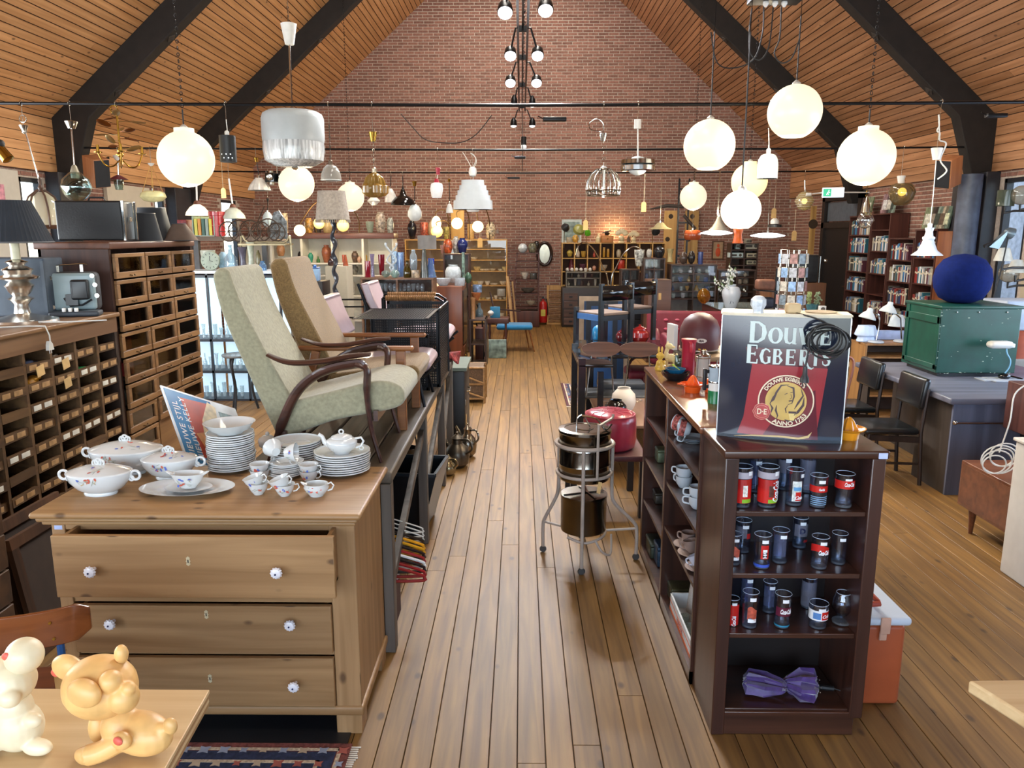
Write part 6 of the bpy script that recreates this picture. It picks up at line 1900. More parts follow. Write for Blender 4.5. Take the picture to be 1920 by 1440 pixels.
prof=[(.118,.015),(.122,.05),(.126,.1),(.122,.15),(.1,.2),(.065,.23),(.03,.243),(0,.246)]
put(G().lathe(prof,36,sy=1.12),'shell',mat('#54262b',.5,noise=.06),t,ang=70)
put(G().ring((0,0,.018),.119,.005,36,6,sy=1.12),'rim_trim',mat('#b9b9b4',.3,.6),t)
M=tr(0,-.1405,.085)
e=G();v=[(0,-.002,0)]+[(.032*math.cos(i*PI/12),-.002-.0006+.006*abs(math.cos(i*PI/12))*.5,.014*math.sin(i*PI/12))for i in range(24)]
e.add([M@Vector(q)for q in v],[(0,1+(i+1)%24,1+i)for i in range(24)])
put(e,'badge',mat('#d9d0c8',.3),t)
put(G().text('IBA',.02,lambda x,z,d:(x,-.147-d,.078+z),bold=.0008),'lettering',mat('#3a1a1e',.4),t,smooth=False)
put(G().lathe([(.008,0),(.008,.005),(0,.006)],12,M=tr(-.01,-.132,.03)@rx(PI/2)).rbox(.012,-.136,.025,.03,-.131,.036,.002),'snap_buttons',BRASS,t)
S(G().box(-.012,0,0,.012,.12,.16),'white_card',WHITE,'white card standing against the helmet','card',ph+Vector((-.14,.05,0)),.2)
for i,(dx_,h_,c)in enumerate(((.17,.07,'#9b4b48'),(.2,.08,'#5a6a9a'),(.225,.07,'#b9b2a2'),(.25,.065,'#6a5a7a'))):
 t=T('spice_jar',('leftmost','second','third','rightmost')[i]+' of the small jars between the helmet and the coffee sign','jar',ph+Vector((dx_*.8-0.,-.14,0.)),group='small jars behind the sign')
 put(G().lathe([(.012,0),(.013,.01),(.013,h_*.75),(.009,h_*.85)],12),'jar_body',mat(c,.3,coat=.4),t)
 put(G().lathe([(.013,h_*.82),(.013,h_),(0,h_)],12),'cap',mat('#c9b27a',.4),t)
 # crockery and tins on the long bookcase's aisle shelves
def on_shelf(x,y,z,X=LX0+.1):
 r=_ray(x,y);tt=X/r[0]
 return Vector((X,r[1]*tt,z))
CUPW=mat('#c7d3dd',.15,coat=.5,noise=.03)
def mug(p,label,rot=(0,0,0),r=.042,h=.06,m=None,deco=None):
 t=T('cup',label,'cup',p,rot=rot)
 put(G().vessel([(r*.5,0),(r*.6,.004),(r*.9,h*.4),(r,h)],22,th=.003),'cup_body',m or CUPW,t,ang=60)
 put(G().tube(curve([(r*.9,0,h*.85),(r*1.5,0,h*.8),(r*1.5,0,h*.4),(r*.8,0,h*.3)]),.004,6),'handle',m or CUPW,t)
 if deco:
  put(G().lathe([(r*.94,h*.45),(r*1.005,h*.92)],22),'printed_band',mat(deco,.3,noise=.9,scale=90),t)
p=on_shelf(1298,836,zl[0])
for i in range(3):
 S(G().vessel([(.04,0),(.045,.003),(.068,.014)],26,th=.003),'saucer',CUPW,('bottom','middle','top')[i]+' saucer under the lying patterned cups','saucer',p+Vector((0,0,.001+.008*i)),group='saucers under the patterned cups')
mug(p+Vector((-.015,-.02,.066)),'white cup with red patterned band lying on the saucers, nearer',(0,1.35,2.9),deco='#b0605a')
mug(p+Vector((-.02,.07,.066)),'white cup with red patterned band lying on the saucers, farther',(0,1.4,2.4),deco='#b0605a')
for i,(x,y,dz,lab)in enumerate(((1282,906,0,'lower white cup of the left stack on the second aisle shelf'),(1282,906,.045,'upper white cup of the left stack on the second aisle shelf'),(1308,935,0,'lower white cup of the right stack on the second aisle shelf'),(1308,935,.045,'upper white cup of the right stack on the second aisle shelf'))):
 mug(on_shelf(x,y,zl[1]+.002+dz,LX0+.07),lab,(0,0,2.2+i*.3))
for i,(x,y)in enumerate(((1292,985),(1300,1010),(1315,1035))):
 q=on_shelf(x,y,zl[2]+.002,LX0+.07)
 S(G().vessel([(.04,0),(.045,.003),(.07,.014)],26,th=.003),'saucer',mat('#b5a39a',.2,coat=.4),('farthest','middle','nearest')[i]+' saucer on the third aisle shelf','saucer',q,group='saucers on the third aisle shelf')
 mug(q+Vector((0,0,.012 if i else .012)),('farthest','middle','nearest')[i]+' cup on a saucer on the third aisle shelf',(0,.25*i,2.5),r=.036,m=mat('#8d7a72' if i<2 else '#b4bccf',.2,coat=.4))
t=T('bottle_vase','white crackled bottle vase standing on the floor shelf of the long bookcase','vase',on_shelf(1301,1130,.06,LX0+.13))
put(G().lathe([(.035,0),(.036,.02),(.026,.12),(.014,.2),(.011,.27),(.013,.28)],20),'vase_body',mat('#c9c2b9',.5,bump=.9,scale=90),t)
t=T('open_carton','white and orange open carton of small glass pieces on the lowest shelf','box',(LX0+.02,3.13,.062))
put(G().box(0,0,0,.008,.5,.085).box(.22,0,0,.228,.5,.085).box(0,0,0,.228,.008,.085).box(0,.492,0,.228,.5,.085).box(0,0,0,.228,.5,.006),'tray',mat('#cfd4d6',.5),t)
put(G().box(-.001,0.,0.,0,.5,.018).box(-.001,0.,.05,0,.5,.056),'orange_stripe',mat('#c9622c',.5),t)
put(G().text('KRISTAL',.035,lambda x,z,d:(-.0012-d,.25-x,.022+z)),'lettering',mat('#b0402c',.5),t,smooth=False)
rr=random.Random(6)
for i in range(9):
 S(G().vessel([(.014,0),(.02,.02),(.024,.045)],14,th=.002),'glass_cup',glass('#dfe6e2',1.8,.25),('glass cup in the open carton, row %s from the front'%('one','two','three','four','five')[i//2])+(', aisle side' if i%2 else ', inner side'),'glass',(LX0+.06+.1*(1-i%2),3.17+.095*(i//2),.07),group='glass cups in the carton')
tins=((1239,770,0,.09,.1,'#6f7358','olive storage jar in the far top compartment'),(1232,845,1,.1,.05,'#7a7d70','grey green tin on the far second shelf'),(1244,862,1,.09,.08,'#5f6a52','green tin right of the grey one on the far second shelf'),(1230,868,1,.14,.05,'#9b9c92','large pale tin box on the far second shelf, lowest'),(1240,920,2,.09,.07,'#3d3830','dark tin on the far third shelf'),(1240,1030,3,.16,.09,'#2c3428','dark oval tin at the bottom of the far compartment'),(1248,1045,3,.12,.12,'#29435c','blue striped box at the bottom of the far compartment'),(1278,1080,4,.13,.08,'#4a4a34','olive tin box behind the white bottle vase'))
for x,y,lv,w_,h_,c,lab in tins:
 z=(zf[0],zf[1],zf[2],.06,.06)[lv]if lv else zf[0]
 q=on_shelf(x,y,z,LX0+.1)
 t=T('storage_tin',lab,'tin',q)
 put(G().rbox(-w_*.5,-w_*.55,0,w_*.5,w_*.55,h_*.8,.01),'tin_body',mat(c,.35,.3,noise=.4,scale=40),t)
 put(G().rbox(-w_*.52,-w_*.57,h_*.75,w_*.52,w_*.57,h_,.01),'tin_lid',mat(c,.3,.4,noise=.25,scale=30),t)
 # enamelled wash stand with two drums
t=T('wash_stand','white tubular stand on castors carrying two steel drums','stand',(0,0,0))
cx0,cy0=.372,4.34
ENA=mat('#a89b90',.35,noise=.12)
zr1,zr2=at(1108,838,4.25).z,at(1108,893,4.25).z
RR=.165
put(G().ring((cx0,cy0,zr1),RR,.012,36,8),'upper_ring',ENA,t)
put(G().ring((cx0,cy0,zr2),RR*.96,.01,36,8),'lower_ring',ENA,t)
feet=[(onz(1090,1078),.022),(onz(1018,1035),0),(onz(1192,1050),0)]
f4=Vector((cx0+.02,cy0+.33,0))
for i,(f,_)in enumerate(feet+[(f4,0)]):
 d=Vector((f.x-cx0,f.y-cy0,0));dn_=d.normalized()
 top=Vector((cx0,cy0,0))+dn_*RR
 pts=[(top.x,top.y,zr1+0.),(top.x,top.y,.45),(top.x+dn_.x*.02,top.y+dn_.y*.02,.36),(f.x-dn_.x*.02,f.y-dn_.y*.02,.24),(f.x,f.y,.18),(f.x,f.y,.04)]
 put(G().tube(curve(pts,5),.0105,8),'leg',ENA,t)
 cs=put(G().lathe([(.018,-.009),(.022,0),(.018,.009)],14,(f.x,f.y,.022),M=rx(PI/2)),'castor',mat('#3a3a3a',.4),t)
 put(G().tube([(f.x,f.y,.045),(f.x+.012,f.y,.022)],.005,6),'castor_fork',STEEL,cs)
 put(G().tube([(f.x,f.y,.2),(cx0+dn_.x*.1,cy0+dn_.y*.1,.19)],.008,8),'stretcher',ENA,t)
put(G().tube(curve([(cx0-.1,cy0-.1,.19),(cx0,cy0-.14,.17),(cx0+.1,cy0-.1,.19),(cx0+.13,cy0,.2),(cx0+.1,cy0+.1,.19)]),.008,8).tube(curve([(cx0+.06,cy0-.13,.18),(cx0+.1,cy0-.15,.12),(cx0+.15,cy0-.12,.1),(cx0+.16,cy0-.05,.19)]),.007,8),'shelf_hoop',ENA,t)
put(G().tube(curve([(cx0+.06,cy0-.155,zr2),(cx0+.062,cy0-.157,zr1+.12),(cx0+.07,cy0-.15,zr1+.14),(cx0+.15,cy0-.02,zr1+.15),(cx0+.16,cy0,zr1+.17)]),.008,8),'hook_arm',ENA,t)
DR=mat('#8f8a80',.16,1.,noise=.12,scale=5)
zb=zr2-.035
t=T('steel_drum','polished steel autoclave drum in the upper rings of the wash stand','drum',(cx0,cy0,zb))
hD=zr1+.085-zb
put(G().lathe([(0.,0),(.145,0),(.148,.01),(.148,hD*.3),(.15,hD*.31),(.148,hD*.33),(.148,hD*.62),(.151,hD*.63),(.148,hD*.66),(.149,hD-.02),(.153,hD-.015),(.153,hD),(.12,hD+.004),(.118,hD+.001),(.05,hD+.001),(.048,hD+.005),(0,hD+.006)],40),'drum_body',DR,t)
put(G().tube(curve([(-.05,0,hD),(-.045,0,hD+.06),(-.02,0,hD+.08),(0.,0,hD+.06),(.03,0,hD+.01)]),.004,6).tube(curve([(-.02,-.02,hD+.08),(.06,-.05,hD+.07),(.11,-.06,hD+.01),(.15,-.02,hD+.03)]),.006,6),'lid_handle',CHROME,t)
zb=.24
t=T('steel_drum','dull steel drum on the lower hoop of the wash stand','drum',(cx0+0.,cy0,.205))
put(G().lathe([(0,0),(.132,0),(.134,.01),(.134,.2),(.137,.205),(.137,.22),(0.,.222)],40),'drum_body',mat('#6d675c',.25,1.,noise=.2,scale=5),t)
put(G().tube([(-.12,-.04,.224),(.12,.03,.226)],.004,6).tube([(-.02,.11,.224),(.06,-.11,.226)],.004,6),'lid_clips',STEEL,t)
put(G().prism([(.06,.27),(.08,.26),(.09,.33),(.07,.335)],-.14,-.138,'Y'),'paper_tag',TAG,t)
t=T('side_table','low dark table with a brown leather top under the red pouf','table',(.34,5.05,0))
put(G().rbox(0,0,.4,.52,.62,.44,.01),'top',mat('#4b2628',.4,noise=.15),t)
for x in(0.,.47):
 for y in(0,.57):
  put(G().box(x,y,0,x+.045,y+.045,.4),'leg',mat('#1a1414',.4),t)
t=T('pouf','round red leather pouf with stitched top','pouf',(.626,5.28,.441))
POU=mat('#93283c',.28,noise=.25,scale=7,coat=.3,bump=.3)
put(G().lathe([(0,0),(.15,0),(.178,.02),(.186,.06),(.184,.2),(.172,.245),(.14,.262),(0,.268)],48,flute=.012,nf=14),'pouf_body',POU,t,ang=80)
g=G()
for k in range(12):
 a=k*PI/6
 g.tube([(.03*math.cos(a),.03*math.sin(a),.268),(.14*math.cos(a),.14*math.sin(a),.264),(.176*math.cos(a),.176*math.sin(a),.24)],.0022,5)
g.ring((0,0,.267),.06,.002,24,4).ring((0,0,.245),.172,.004,40,5)
put(g,'stitching',mat('#a8485a',.4),t)
WT=wood('#6b4f40','#8d6e5a','Y',14,.3,.05,coat=.3)
t=T('coffee_table','long walnut coffee table in the row behind the pouf','table',(.64,5.95,0))
put(G().rbox(0,0,.4,.75,1.35,.43,.008),'top',WT,t)
for x in(.05,.65):
 for y in(.08,1.22):
  put(G().lathe([(.012,0),(.02,.4)],10,(x,y,0)),'leg',TEAK,t)
t=T('vase','black glossy squat vase on the long walnut coffee table','vase',(.76,6.05,.431),group='vases on the coffee table')
put(G().vessel([(.045,0),(.07,.03),(.092,.09),(.085,.14),(.06,.17),(.048,.178),(.05,.186)],28),'vase_body',BLACKG,t)
t=T('vase','cream squat vase behind the black one','vase',(.87,6.4,.431),group='vases on the coffee table')
put(G().vessel([(.05,0),(.085,.04),(.105,.1),(.095,.16),(.06,.2),(.052,.21),(.055,.218)],28),'vase_body',mat('#d5cabc',.35,noise=.05),t)
S(G().vessel([(.05,0),(.07,.01),(.085,.016)],24,th=.004),'dish',mat('#b9c2cc',.2,coat=.4,noise=.6,scale=60),'blue and white oval dish at the corner of the coffee table','dish',(1.08,6.04,.431))
S(G().ring((0,0,.02),.05,.003,16,5).ring((.06,.02,.03),.04,.003,16,5).ring((.25,0.,.03),.05,.003,16,5),'wire_rings',STEEL,'small wire ornaments behind the cream vase','ornament',(.78,6.75,.431),rot=(0,0,0))
# right of the island: desk, trunk, chairs
def plain(x0,y0,z0,x1,y1,z1,name,m,label,cat,r=.006,rzz=0):
 return S(G().rbox(0,0,0,x1-x0,y1-y0,z1-z0,r),name,m,label,cat,(x0,y0,z0),rzz)
def shelfunit(name,label,X0,Y0,Z0,W,D,H,m,levels=(),divs=(),back=None,rzz=0,cat='shelf',th=.022,facing=True,group=None,glassfront=False):
 t=T(name,label,cat,(X0,Y0,Z0),rzz,group)
 put(G().box(0,0,0,th,D,H),'side_panel',m,t,bev=.002)
 put(G().box(W-th,0,0,W,D,H),'side_panel',m,t,bev=.002)
 put(G().box(-.004,-.004,H-th,W+.004,D,H),'top',m,t,bev=.002)
 put(G().box(0,.005,0,W,D,.03),'bottom',m,t)
 if back:
  put(G().box(th,D-.01,.03,W-th,D-.002,H-th),'back_panel',back,t)
 for z in levels:
  put(G().box(th,.008,z-.018,W-th,D-.01,z),'shelf',m,t)
 for x in divs:
  put(G().box(x-.01,.004,.03,x+.01,D-.01,H-th),'divider',m,t)
 if glassfront:
  put(G().box(th,-.004,.03,W-th,-.001,H-th),'glass_door',GLS,t)
 return t
GRYW=wood('#4d5468','#687087','Z',12,.45,.04)
t=T('desk','grey washed counter desk with a chrome rail, under the green trunk','desk',(3.17,5.56,0))
put(G().rbox(-.05,-.04,.7,1.35,1.6,.745,.01),'top',wood('#4e5160','#6a6d7d','X',12,.35,.04),t)
put(G().box(0,0,0,.9,.02,.7),'front_panel',GRYW,t)
put(G().box(0.,.02,0,.02,.5,.7).box(0,1.4,0,.02,1.55,.7).box(.3,.02,0,.32,1.55,.7),'side_panel',wood('#332c29','#4a413b','Z',12,.5),t)
put(G().tube([(.01,-.03,.56),(.9,-.03,.56)],.008,8).ball((.01,-.02,.56),.018),'rail',CHROME,t)
GRN=mat('#0c4236',.4,noise=.2,scale=9,coat=.1)
t=T('trunk','large dark green painted wooden trunk standing on the grey desk','trunk',(3.465,6.4,.746))
put(G().box(0,0,.03,.655,.6,.585),'body',GRN,t,bev=.006)
put(G().box(.03,.03,0,.6,.55,.03),'base',BLACK,t)
put(G().box(-.012,0.,.06,0,.04,.56).box(-.012,.52,.06,0,.56,.56).box(-.012,0,.06,0,.56,.1).box(-.012,0,.44,0,.56,.5),'side_batten',GRN,t,bev=.003)
put(G().rbox(-.01,-.01,.565,.665,.61,.59,.006),'lid',GRN,t)
for x in(.12,.3,.53):
 put(G().lathe([(.006,0),(.006,.01),(0,.012)],8,M=tr(x,0,.54)@rx(PI/2)),'nail',STEEL,t)
rr=random.Random(2)
g=G()
for k in range(46):
 a=rr.choice((0,1,2))
 p=(rr.uniform(0,.65),-.001,rr.choice((.032,.56))+rr.uniform(-.004,.006))if a==0 else((0.+rr.uniform(-.004,.006),-.001,rr.uniform(.05,.56))if a==1 else(rr.uniform(.02,.6),-.001,rr.uniform(.1,.5)))
 w_=rr.uniform(.002,.008)
 g.box(p[0]-w_,-.0016,p[2]-w_*.4,p[0]+w_,-0.,p[2]+w_*.4)
put(g,'paint_chips',mat('#a9b7a4',.7),t,stuff=True)
S(G().lathe([(0,0),(.1,.004),(.17,.04),(.215,.12),(.228,.2),(.212,.29),(.16,.365),(.08,.405),(0,.415)],48),'pouf_ball',mat('#0f1d55',.9,noise=.12,scale=30,spec=.1),'big dark blue fabric ball seat resting on the green trunk','ball',(at(1803,560,6.7).x,6.72,1.337),ang=80)
p=onz(1882,712,.746)
t=T('desk_lamp','white bankers lamp with a long shade on the desk before the trunk','lamp',p)
put(G().ball((0,0,.03),.045,14,8,(1.1,1,.6)).tube(curve([(.05,0,.03),(.1,-.02,.02),(.13,-.04,.01)]),.008,6),'base',BLACKG,t)
put(G().tube(curve([(0,0,.05),(.03,0,.1),(.035,0,.16),(0.,0,.22),(-.01,0,.27)]),.0055,8),'stem',mat('#7fb7d8',.3),t)
put(G().rbox(-.16,-.05,.26,.03,.05,.32,.03,ax='X'),'shade',mat('#d5d4cf',.3,noise=.03),t)
put(G().rbox(-.005,-.02,.265,.05,.02,.3,.008),'socket',WHITE,t)
S(G().rbox(0,0,0,.3,.2,.012,.003).box(-.06,.05,0.,.01,.2,.008),'notebook',mat('#aab2bd',.6),'flat pale notebook under the bankers lamp','book',(p.x-.14,p.y-.13,.746))
LEA=mat('#15191d',.28,noise=.15,scale=20,coat=.2)
def blackchair(x,y,label):
 t=T('dining_chair',label,'chair',(x,y,0),PI*1.,'black padded chairs at the desk')
 put(G().rbox(-.2,-.2,.4,.22,.2,.45,.02),'seat',LEA,t)
 M=tr(-.2,0,.6)@ry(-.13)
 put(G().rbox(-.025,-.2,0,.03,.2,.24,.022,M=M),'backrest',LEA,t)
 WD=wood('#231a17','#3a2c26','Z',14,.4)
 for s in(-1,1):
  put(G().tube([(-.24,s*.19,0),(-.21,s*.19,.42),(-.235,s*.19,.76)],.016,8),'leg',WD,t)
  put(G().tube([(.2,s*.18,0),(.18,s*.18,.41)],[.012,.019],8),'leg',WD,t)
  put(G().beam((-.21,s*.185,.36),(.18,s*.18,.38),.02,.045),'seat_rail',WD,t)
  put(G().beam((-.22,s*.187,.17),(.19,s*.18,.18),.014,.018),'stretcher',WD,t)
 return t
blackchair(2.86,5.98,'nearer black leather chair tucked at the grey desk')
blackchair(2.86,6.72,'farther black leather chair tucked at the grey desk')
plain(2.32,6.6,.4,2.7,7.,.47,'seat_cushion',mat('#565548',.6),'olive seat pad poking out right of the coffee sign','cushion',.03)
t=T('folding_chair','folded chair frame with red checked seat behind the coffee sign','chair',(at(1592,700,6.3).x-.05,6.3,0))
put(G().tube(curve([(0,0,0),(.03,0,.5),(.08,0,.85),(.03,0,.93),(-.1,0,.95)]),.011,8),'frame',mat('#8c5a4c',.4),t)
put(G().rbox(-.2,-.01,.4,.03,.02,.9,.01),'seat_panel',mat('#6d2b33',.7,noise=.5,scale=60),t)
OAK=wood('#8a6138','#ab7f4c','Z',14,.45,.05)
t=shelfunit('shelf_cabinet','oak open shelf unit under the white lamps',3.58,8.,0,.95,.35,.8,OAK,(.25,.47,.66),back=mat('#4a3527',.7))
zl_=.802
for i,(x,lab)in enumerate(((1598,'left'),(1628,'right'))):
 p=at(x,640,8.15);p.z=zl_
 t=T('glass_lamp_base',lab+' of two white opal bell-shaped lamps on the oak shelf','lamp',p if i else Vector((3.47+.14,8.15,zl_)))
 put(G().lathe([(.06,0),(.065,.01),(.05,.05),(.085,.07),(.088,.08),(.055,.17),(0,.175)],24),'glass_body',mat('#c5d6ee',.25,noise=.02,emit=.12,ecol='#9fc4ff'),t)
def desklamp(x,label,hx,hz,tilt=0.,Y=8.05,straight=False):
 p=at(x,642,Y);p.z=zl_
 t=T('desk_lamp',label,'lamp',p)
 put(G().lathe([(.075,0),(.08,.008),(.07,.022),(0,.026)],24),'base',mat('#b7bfca',.3),t)
 pts=[(0,0,.02),(hx*.2,0,hz*.7),(hx,0,hz)]if straight else curve([(0,0,.02),(.02,0,hz*.6),(0.,0,hz*.98),(hx,0,hz)])
 put(G().tube(pts,.008,8),'stem',CHROME,t)
 M=tr(hx,0,hz)@ry(tilt)
 put(G().lathe([(.085,-.05),(.087,-.04),(.06,0.),(.03,.03),(.025,.06),(0,.065),],24,M=M),'shade',mat('#cfd6d6',.3,noise=.03),t)
desklamp(1642,'white desk lamp with a tilted dish shade on the oak shelf',-.1,.3,.25)
desklamp(1690,'white architect lamp with a long blue-lit arm beside the trunk',-.16,.36,.2,8.1,True)
S(G().lathe([(.09,0),(.07,.08),(.05,.12),(0,.125)],20),'lampshade',mat('#cdd8dd',.3),'white domed lampshade behind the architect lamp','lampshade',(at(1680,610,8.3).x,8.28,.95))
plain(3.7,8.27,.803,4.5,8.34,.9,'glass_box',mat('#9fb2dc',.3),'long pale blue box behind the lamps on the oak shelf','box')
TK=wood('#55301f','#74452c','X',16,.35,.05,coat=.15)
t=T('sideboard','small teak box cabinet on tapered legs at the right edge','cabinet',(at(1799,930,4.88).x,4.28,0))
put(G().rbox(0,0,.17,.75,.62,.47,.006),'cabinet_body',TK,t)
put(G().box(-.002,-.004,.19,.004,.6,.45),'side_edge',TK,t)
for x,y in((.05,.06),(.05,.52),(.68,.06),(.68,.52)):
 put(G().lathe([(.012,0),(.026,.17)],12,(x,y,0)),'leg',TK,t)
t=T('cable_coil','coil of white flex lying on the teak box cabinet','cable',(at(1862,890,4.5).x,4.5,.474))
g=G()
for k in range(5):
 rx_=.07+.02*(k%3)
 g.tube([(.02*k+rx_*math.cos(q*PI/12),.01*k,.085+.012*k+rx_*.8*math.sin(q*PI/12))for q in range(24)],.0045,6,closed=True)
g.tube(curve([(.02,0,.16),(.06,0.,.35),(.1,.05,.5),(.2,.1,.56)]),.0045,6)
put(g,'flex',CORDW,t)
t=T('brown_chest','dark brown veneered cabinet with black legs behind the teak one','cabinet',(at(1882,780,5.42).x,4.92,0))
put(G().rbox(0,0,.56,.7,.5,.9,.006),'cabinet_body',wood('#3c2320','#573530','Z',16,.35),t)
for x in(.1,.6):
 put(G().box(x,.05,0,x+.05,.45,.56),'leg',BLACK,t)
t=T('white_cabinet','white painted cabinet cut off by the right edge of the photo','cabinet',(at(1891,950,4.22).x,3.95,0))
put(G().rbox(0,0,0,.6,.28,.78,.01),'cabinet_body',mat('#c9c6c0',.5,noise=.04),t)
put(G().rbox(-.012,-.015,.78,.62,.29,.8,.006).box(-.006,-.008,.56,.6,0.,.58),'top',mat('#d2cfc8',.5),t)
TBL=wood('#b59468','#d3b98e','X',12,.5,.04)
t=T('table','pale wooden table corner at the bottom right','table',onz(1815,1275,.8))
put(G().prism([(0,0),(.6,.02),(.6,-.9),(.3,-.9),(.015,-.04)],-.035,0,'Z'),'top',TBL,t,bev=.006)
put(G().box(.14,-.3,-.8,.55,-.22,-.035),'apron',mat('#cfccc6',.5),t)
c1=onz(393,1293,.78)
t=T('table','pale wooden table with a layered edge at the bottom left','table',c1)
dl=onz(310,1440,.78)-c1
dl=dl.normalized()
off=Vector((-dl.y,dl.x,0))
tl=onz(100,1291,.78)-c1
pl_=[(0,0),(tl.x*3,tl.y*3),(tl.x*3+dl.x,tl.y*3+dl.y-.2),(dl.x,dl.y)]
for i in range(4):
 put(G().prism([(x-.0015*i,y)for x,y in pl_],-.012*i-.011,-.012*i,'Z'),'plywood_layer',TBL if i%2==0 else wood('#8d6a42','#a98457','Y',12,.6),t,bev=.002)
put(G().box(-.6,-.22,-.78,-.54,-.16,-.048).box(-1.,-.22,-.78,-.94,-.16,-.048),'leg',TBL,t)
VY_=mat('#dcae6c',.42,noise=.18,scale=14)
VC=mat('#dccfae',.4,noise=.1,scale=18)
RED_=mat('#cf5b4a',.5)
def toy(px,py,label,m,s,rot,lying):
 p=onz(px,py,.78)
 t=T('rubber_animal',label,'toy',p,rot)
 def lump(balls,tubes,name,mm=None,sm=6):
  g=G()
  for x,y,z,r,S3 in balls:
   g.ball((x*s,y*s,z*s),r*s,20,14,S3)
  for pts,r in tubes:
   g.tube([(x*s,y*s,z*s)for x,y,z in curve(pts)],[q*s for q in r]if isinstance(r,list)else r*s,12)
  o=put(g,name,mm or m,t,ang=80)
  b=o.modifiers.new('r','REMESH');b.mode='VOXEL';b.voxel_size=.0028;b.use_smooth_shade=True
  b=o.modifiers.new('s','SMOOTH');b.iterations=sm
  return o
 if lying:
  lump([(.055,.005,.036,.038,(1.5,.9,.92)),(.02,0,.045,.034,(1,.9,1)),(-.012,-.045,.014,.016,(1.3,.8,.9)),(-.03,0,.03,.02,(.8,.8,1.4)),(.055,-.036,.05,.015,(1.2,.8,1)),(.098,.004,.05,.014,(1,.8,1)),(.12,0,.066,.012,(1,.8,1.2))],[([(.03,-.02,.03),(.01,-.035,.02),(-.01,-.045,.015)],.017)],'body')
  H_=(-.012,-.004,.112)
  lump([(H_[0],H_[1],H_[2],.056,(1.1,.95,.9)),(H_[0]+.058,H_[1]-.01,H_[2]-.002,.026,(.9,.95,.95)),(H_[0]+.072,H_[1]-.012,H_[2]+.018,.011,(1,1,1)),(H_[0]+.045,H_[1]-.02,H_[2]+.03,.018,(1,1,1))],[],'head')
  lump([(H_[0]-.064,H_[1],H_[2]+.022,.024,(1.35,.6,.95))],[],'ear');lump([(H_[0]+.018,H_[1]-.046,H_[2]+.02,.026,(1.2,.65,.9))],[],'ear');lump([(H_[0]+.03,H_[1]+.02,H_[2]+.052,.014,(.8,.8,1.2))],[],'horn')
  red=[(H_[0]-.086,H_[1]-.006,H_[2]+.012),(.058,-.0455,.056)]
 else:
  lump([(0,0,.04,.04,(1.1,.9,1.1)),(0,0,.075,.03,(1,.9,1.1)),(.045,-.015,.014,.018,(1.5,.8,.8)),(-.035,-.025,.02,.02,(1.3,.8,.9)),(.038,-.01,.06,.014,(1.3,.9,.9)),(-.03,-.02,.055,.015,(1,.8,1.3))],[],'body')
  H_=(-.01,0,.125)
  lump([(H_[0],H_[1],H_[2],.045,(1.1,.95,.9)),(H_[0]+.03,H_[1]-.03,H_[2]-.012,.018,(1,.9,.9))],[],'head')
  lump([(H_[0]+.04,H_[1],H_[2]+.048,.03,(1,1,1))],[],'ear');lump([(H_[0]-.05,H_[1],H_[2]+.03,.02,(.7,.8,1.3))],[],'ear')
  red=[(H_[0]+.028,H_[1]-.023,H_[2]+.058)]
 for q in red:
  put(G().ball((q[0]*s,q[1]*s,q[2]*s),.009*s,10,8,(1,.45,.8)),'blush',RED_,t)
 return t
toy(215,1402,'reclining yellow rubber animal toy with round ears on the near left table',VY_,1.36,-.3,True)
toy(38,1400,'cream sitting rubber animal toy with a ball ear at the left edge',VC,1.32,-.1,False)
t=T('school_chair','brown plywood chair back on a blue steel frame at the left edge','chair',(at(145,1140,2.).x-.22,2.,0),.18)
cs=curve([(-.42,.02,.8),(-.2,-.02,.8),(0.,-.03,.8),(.14,-.01,.8),(.22,.03,.8)],6)
g=G();v=[]
for q in cs:
 s_=1-max(0,(q.x-.19)/.03)*.4
 for dy,dz in((0,-.055*s_),(0,.055*s_),(.012,.055*s_),(.012,-.055*s_)):
  v.append((q.x,q.y+dy,q.z+dz+.03*(q.x+.4)))
n=len(cs)
g.add(v,[(4*i+a,4*i+(a+1)%4,4*i+4+(a+1)%4,4*i+4+a)for i in range(n-1)for a in range(4)]+[(3,2,1,0),(4*n-4,4*n-3,4*n-2,4*n-1)])
put(g,'backrest',wood('#54290f','#7a4320','X',14,.22,.04,coat=.5),t,bev=.003,ang=80)
put(G().lathe([(.005,0),(.004,.003),(0,.003)],10,M=tr(.13,-.014,.835)@rx(PI/2)),'rivet',BRASS,t)
put(G().lathe([(.005,0),(.004,.003),(0,.003)],10,M=tr(.135,-.013,.785)@rx(PI/2)),'rivet',BRASS,t)
BLU=mat('#1f4f86',.35)
for x in(-.3,.14):
 put(G().tube([(x,.012,.84),(x,.012,.66),(x,.03,.46),(x,.06,0)],.011,8),'leg',BLU,t)
 put(G().tube([(x,.03,.44),(x,.42,.42),(x,.44,0)],.011,8),'leg',BLU,t)
put(G().rbox(-.34,.03,.44,.18,.44,.455,.01),'seat',wood('#54290f','#7a4320','X',14,.3),t)
put(G().prism([(.12,.62),(.16,.62),(.16,.68),(.14,.695),(.12,.68)],-.006,-.003,'Y'),'paper_tag',TAG,t)
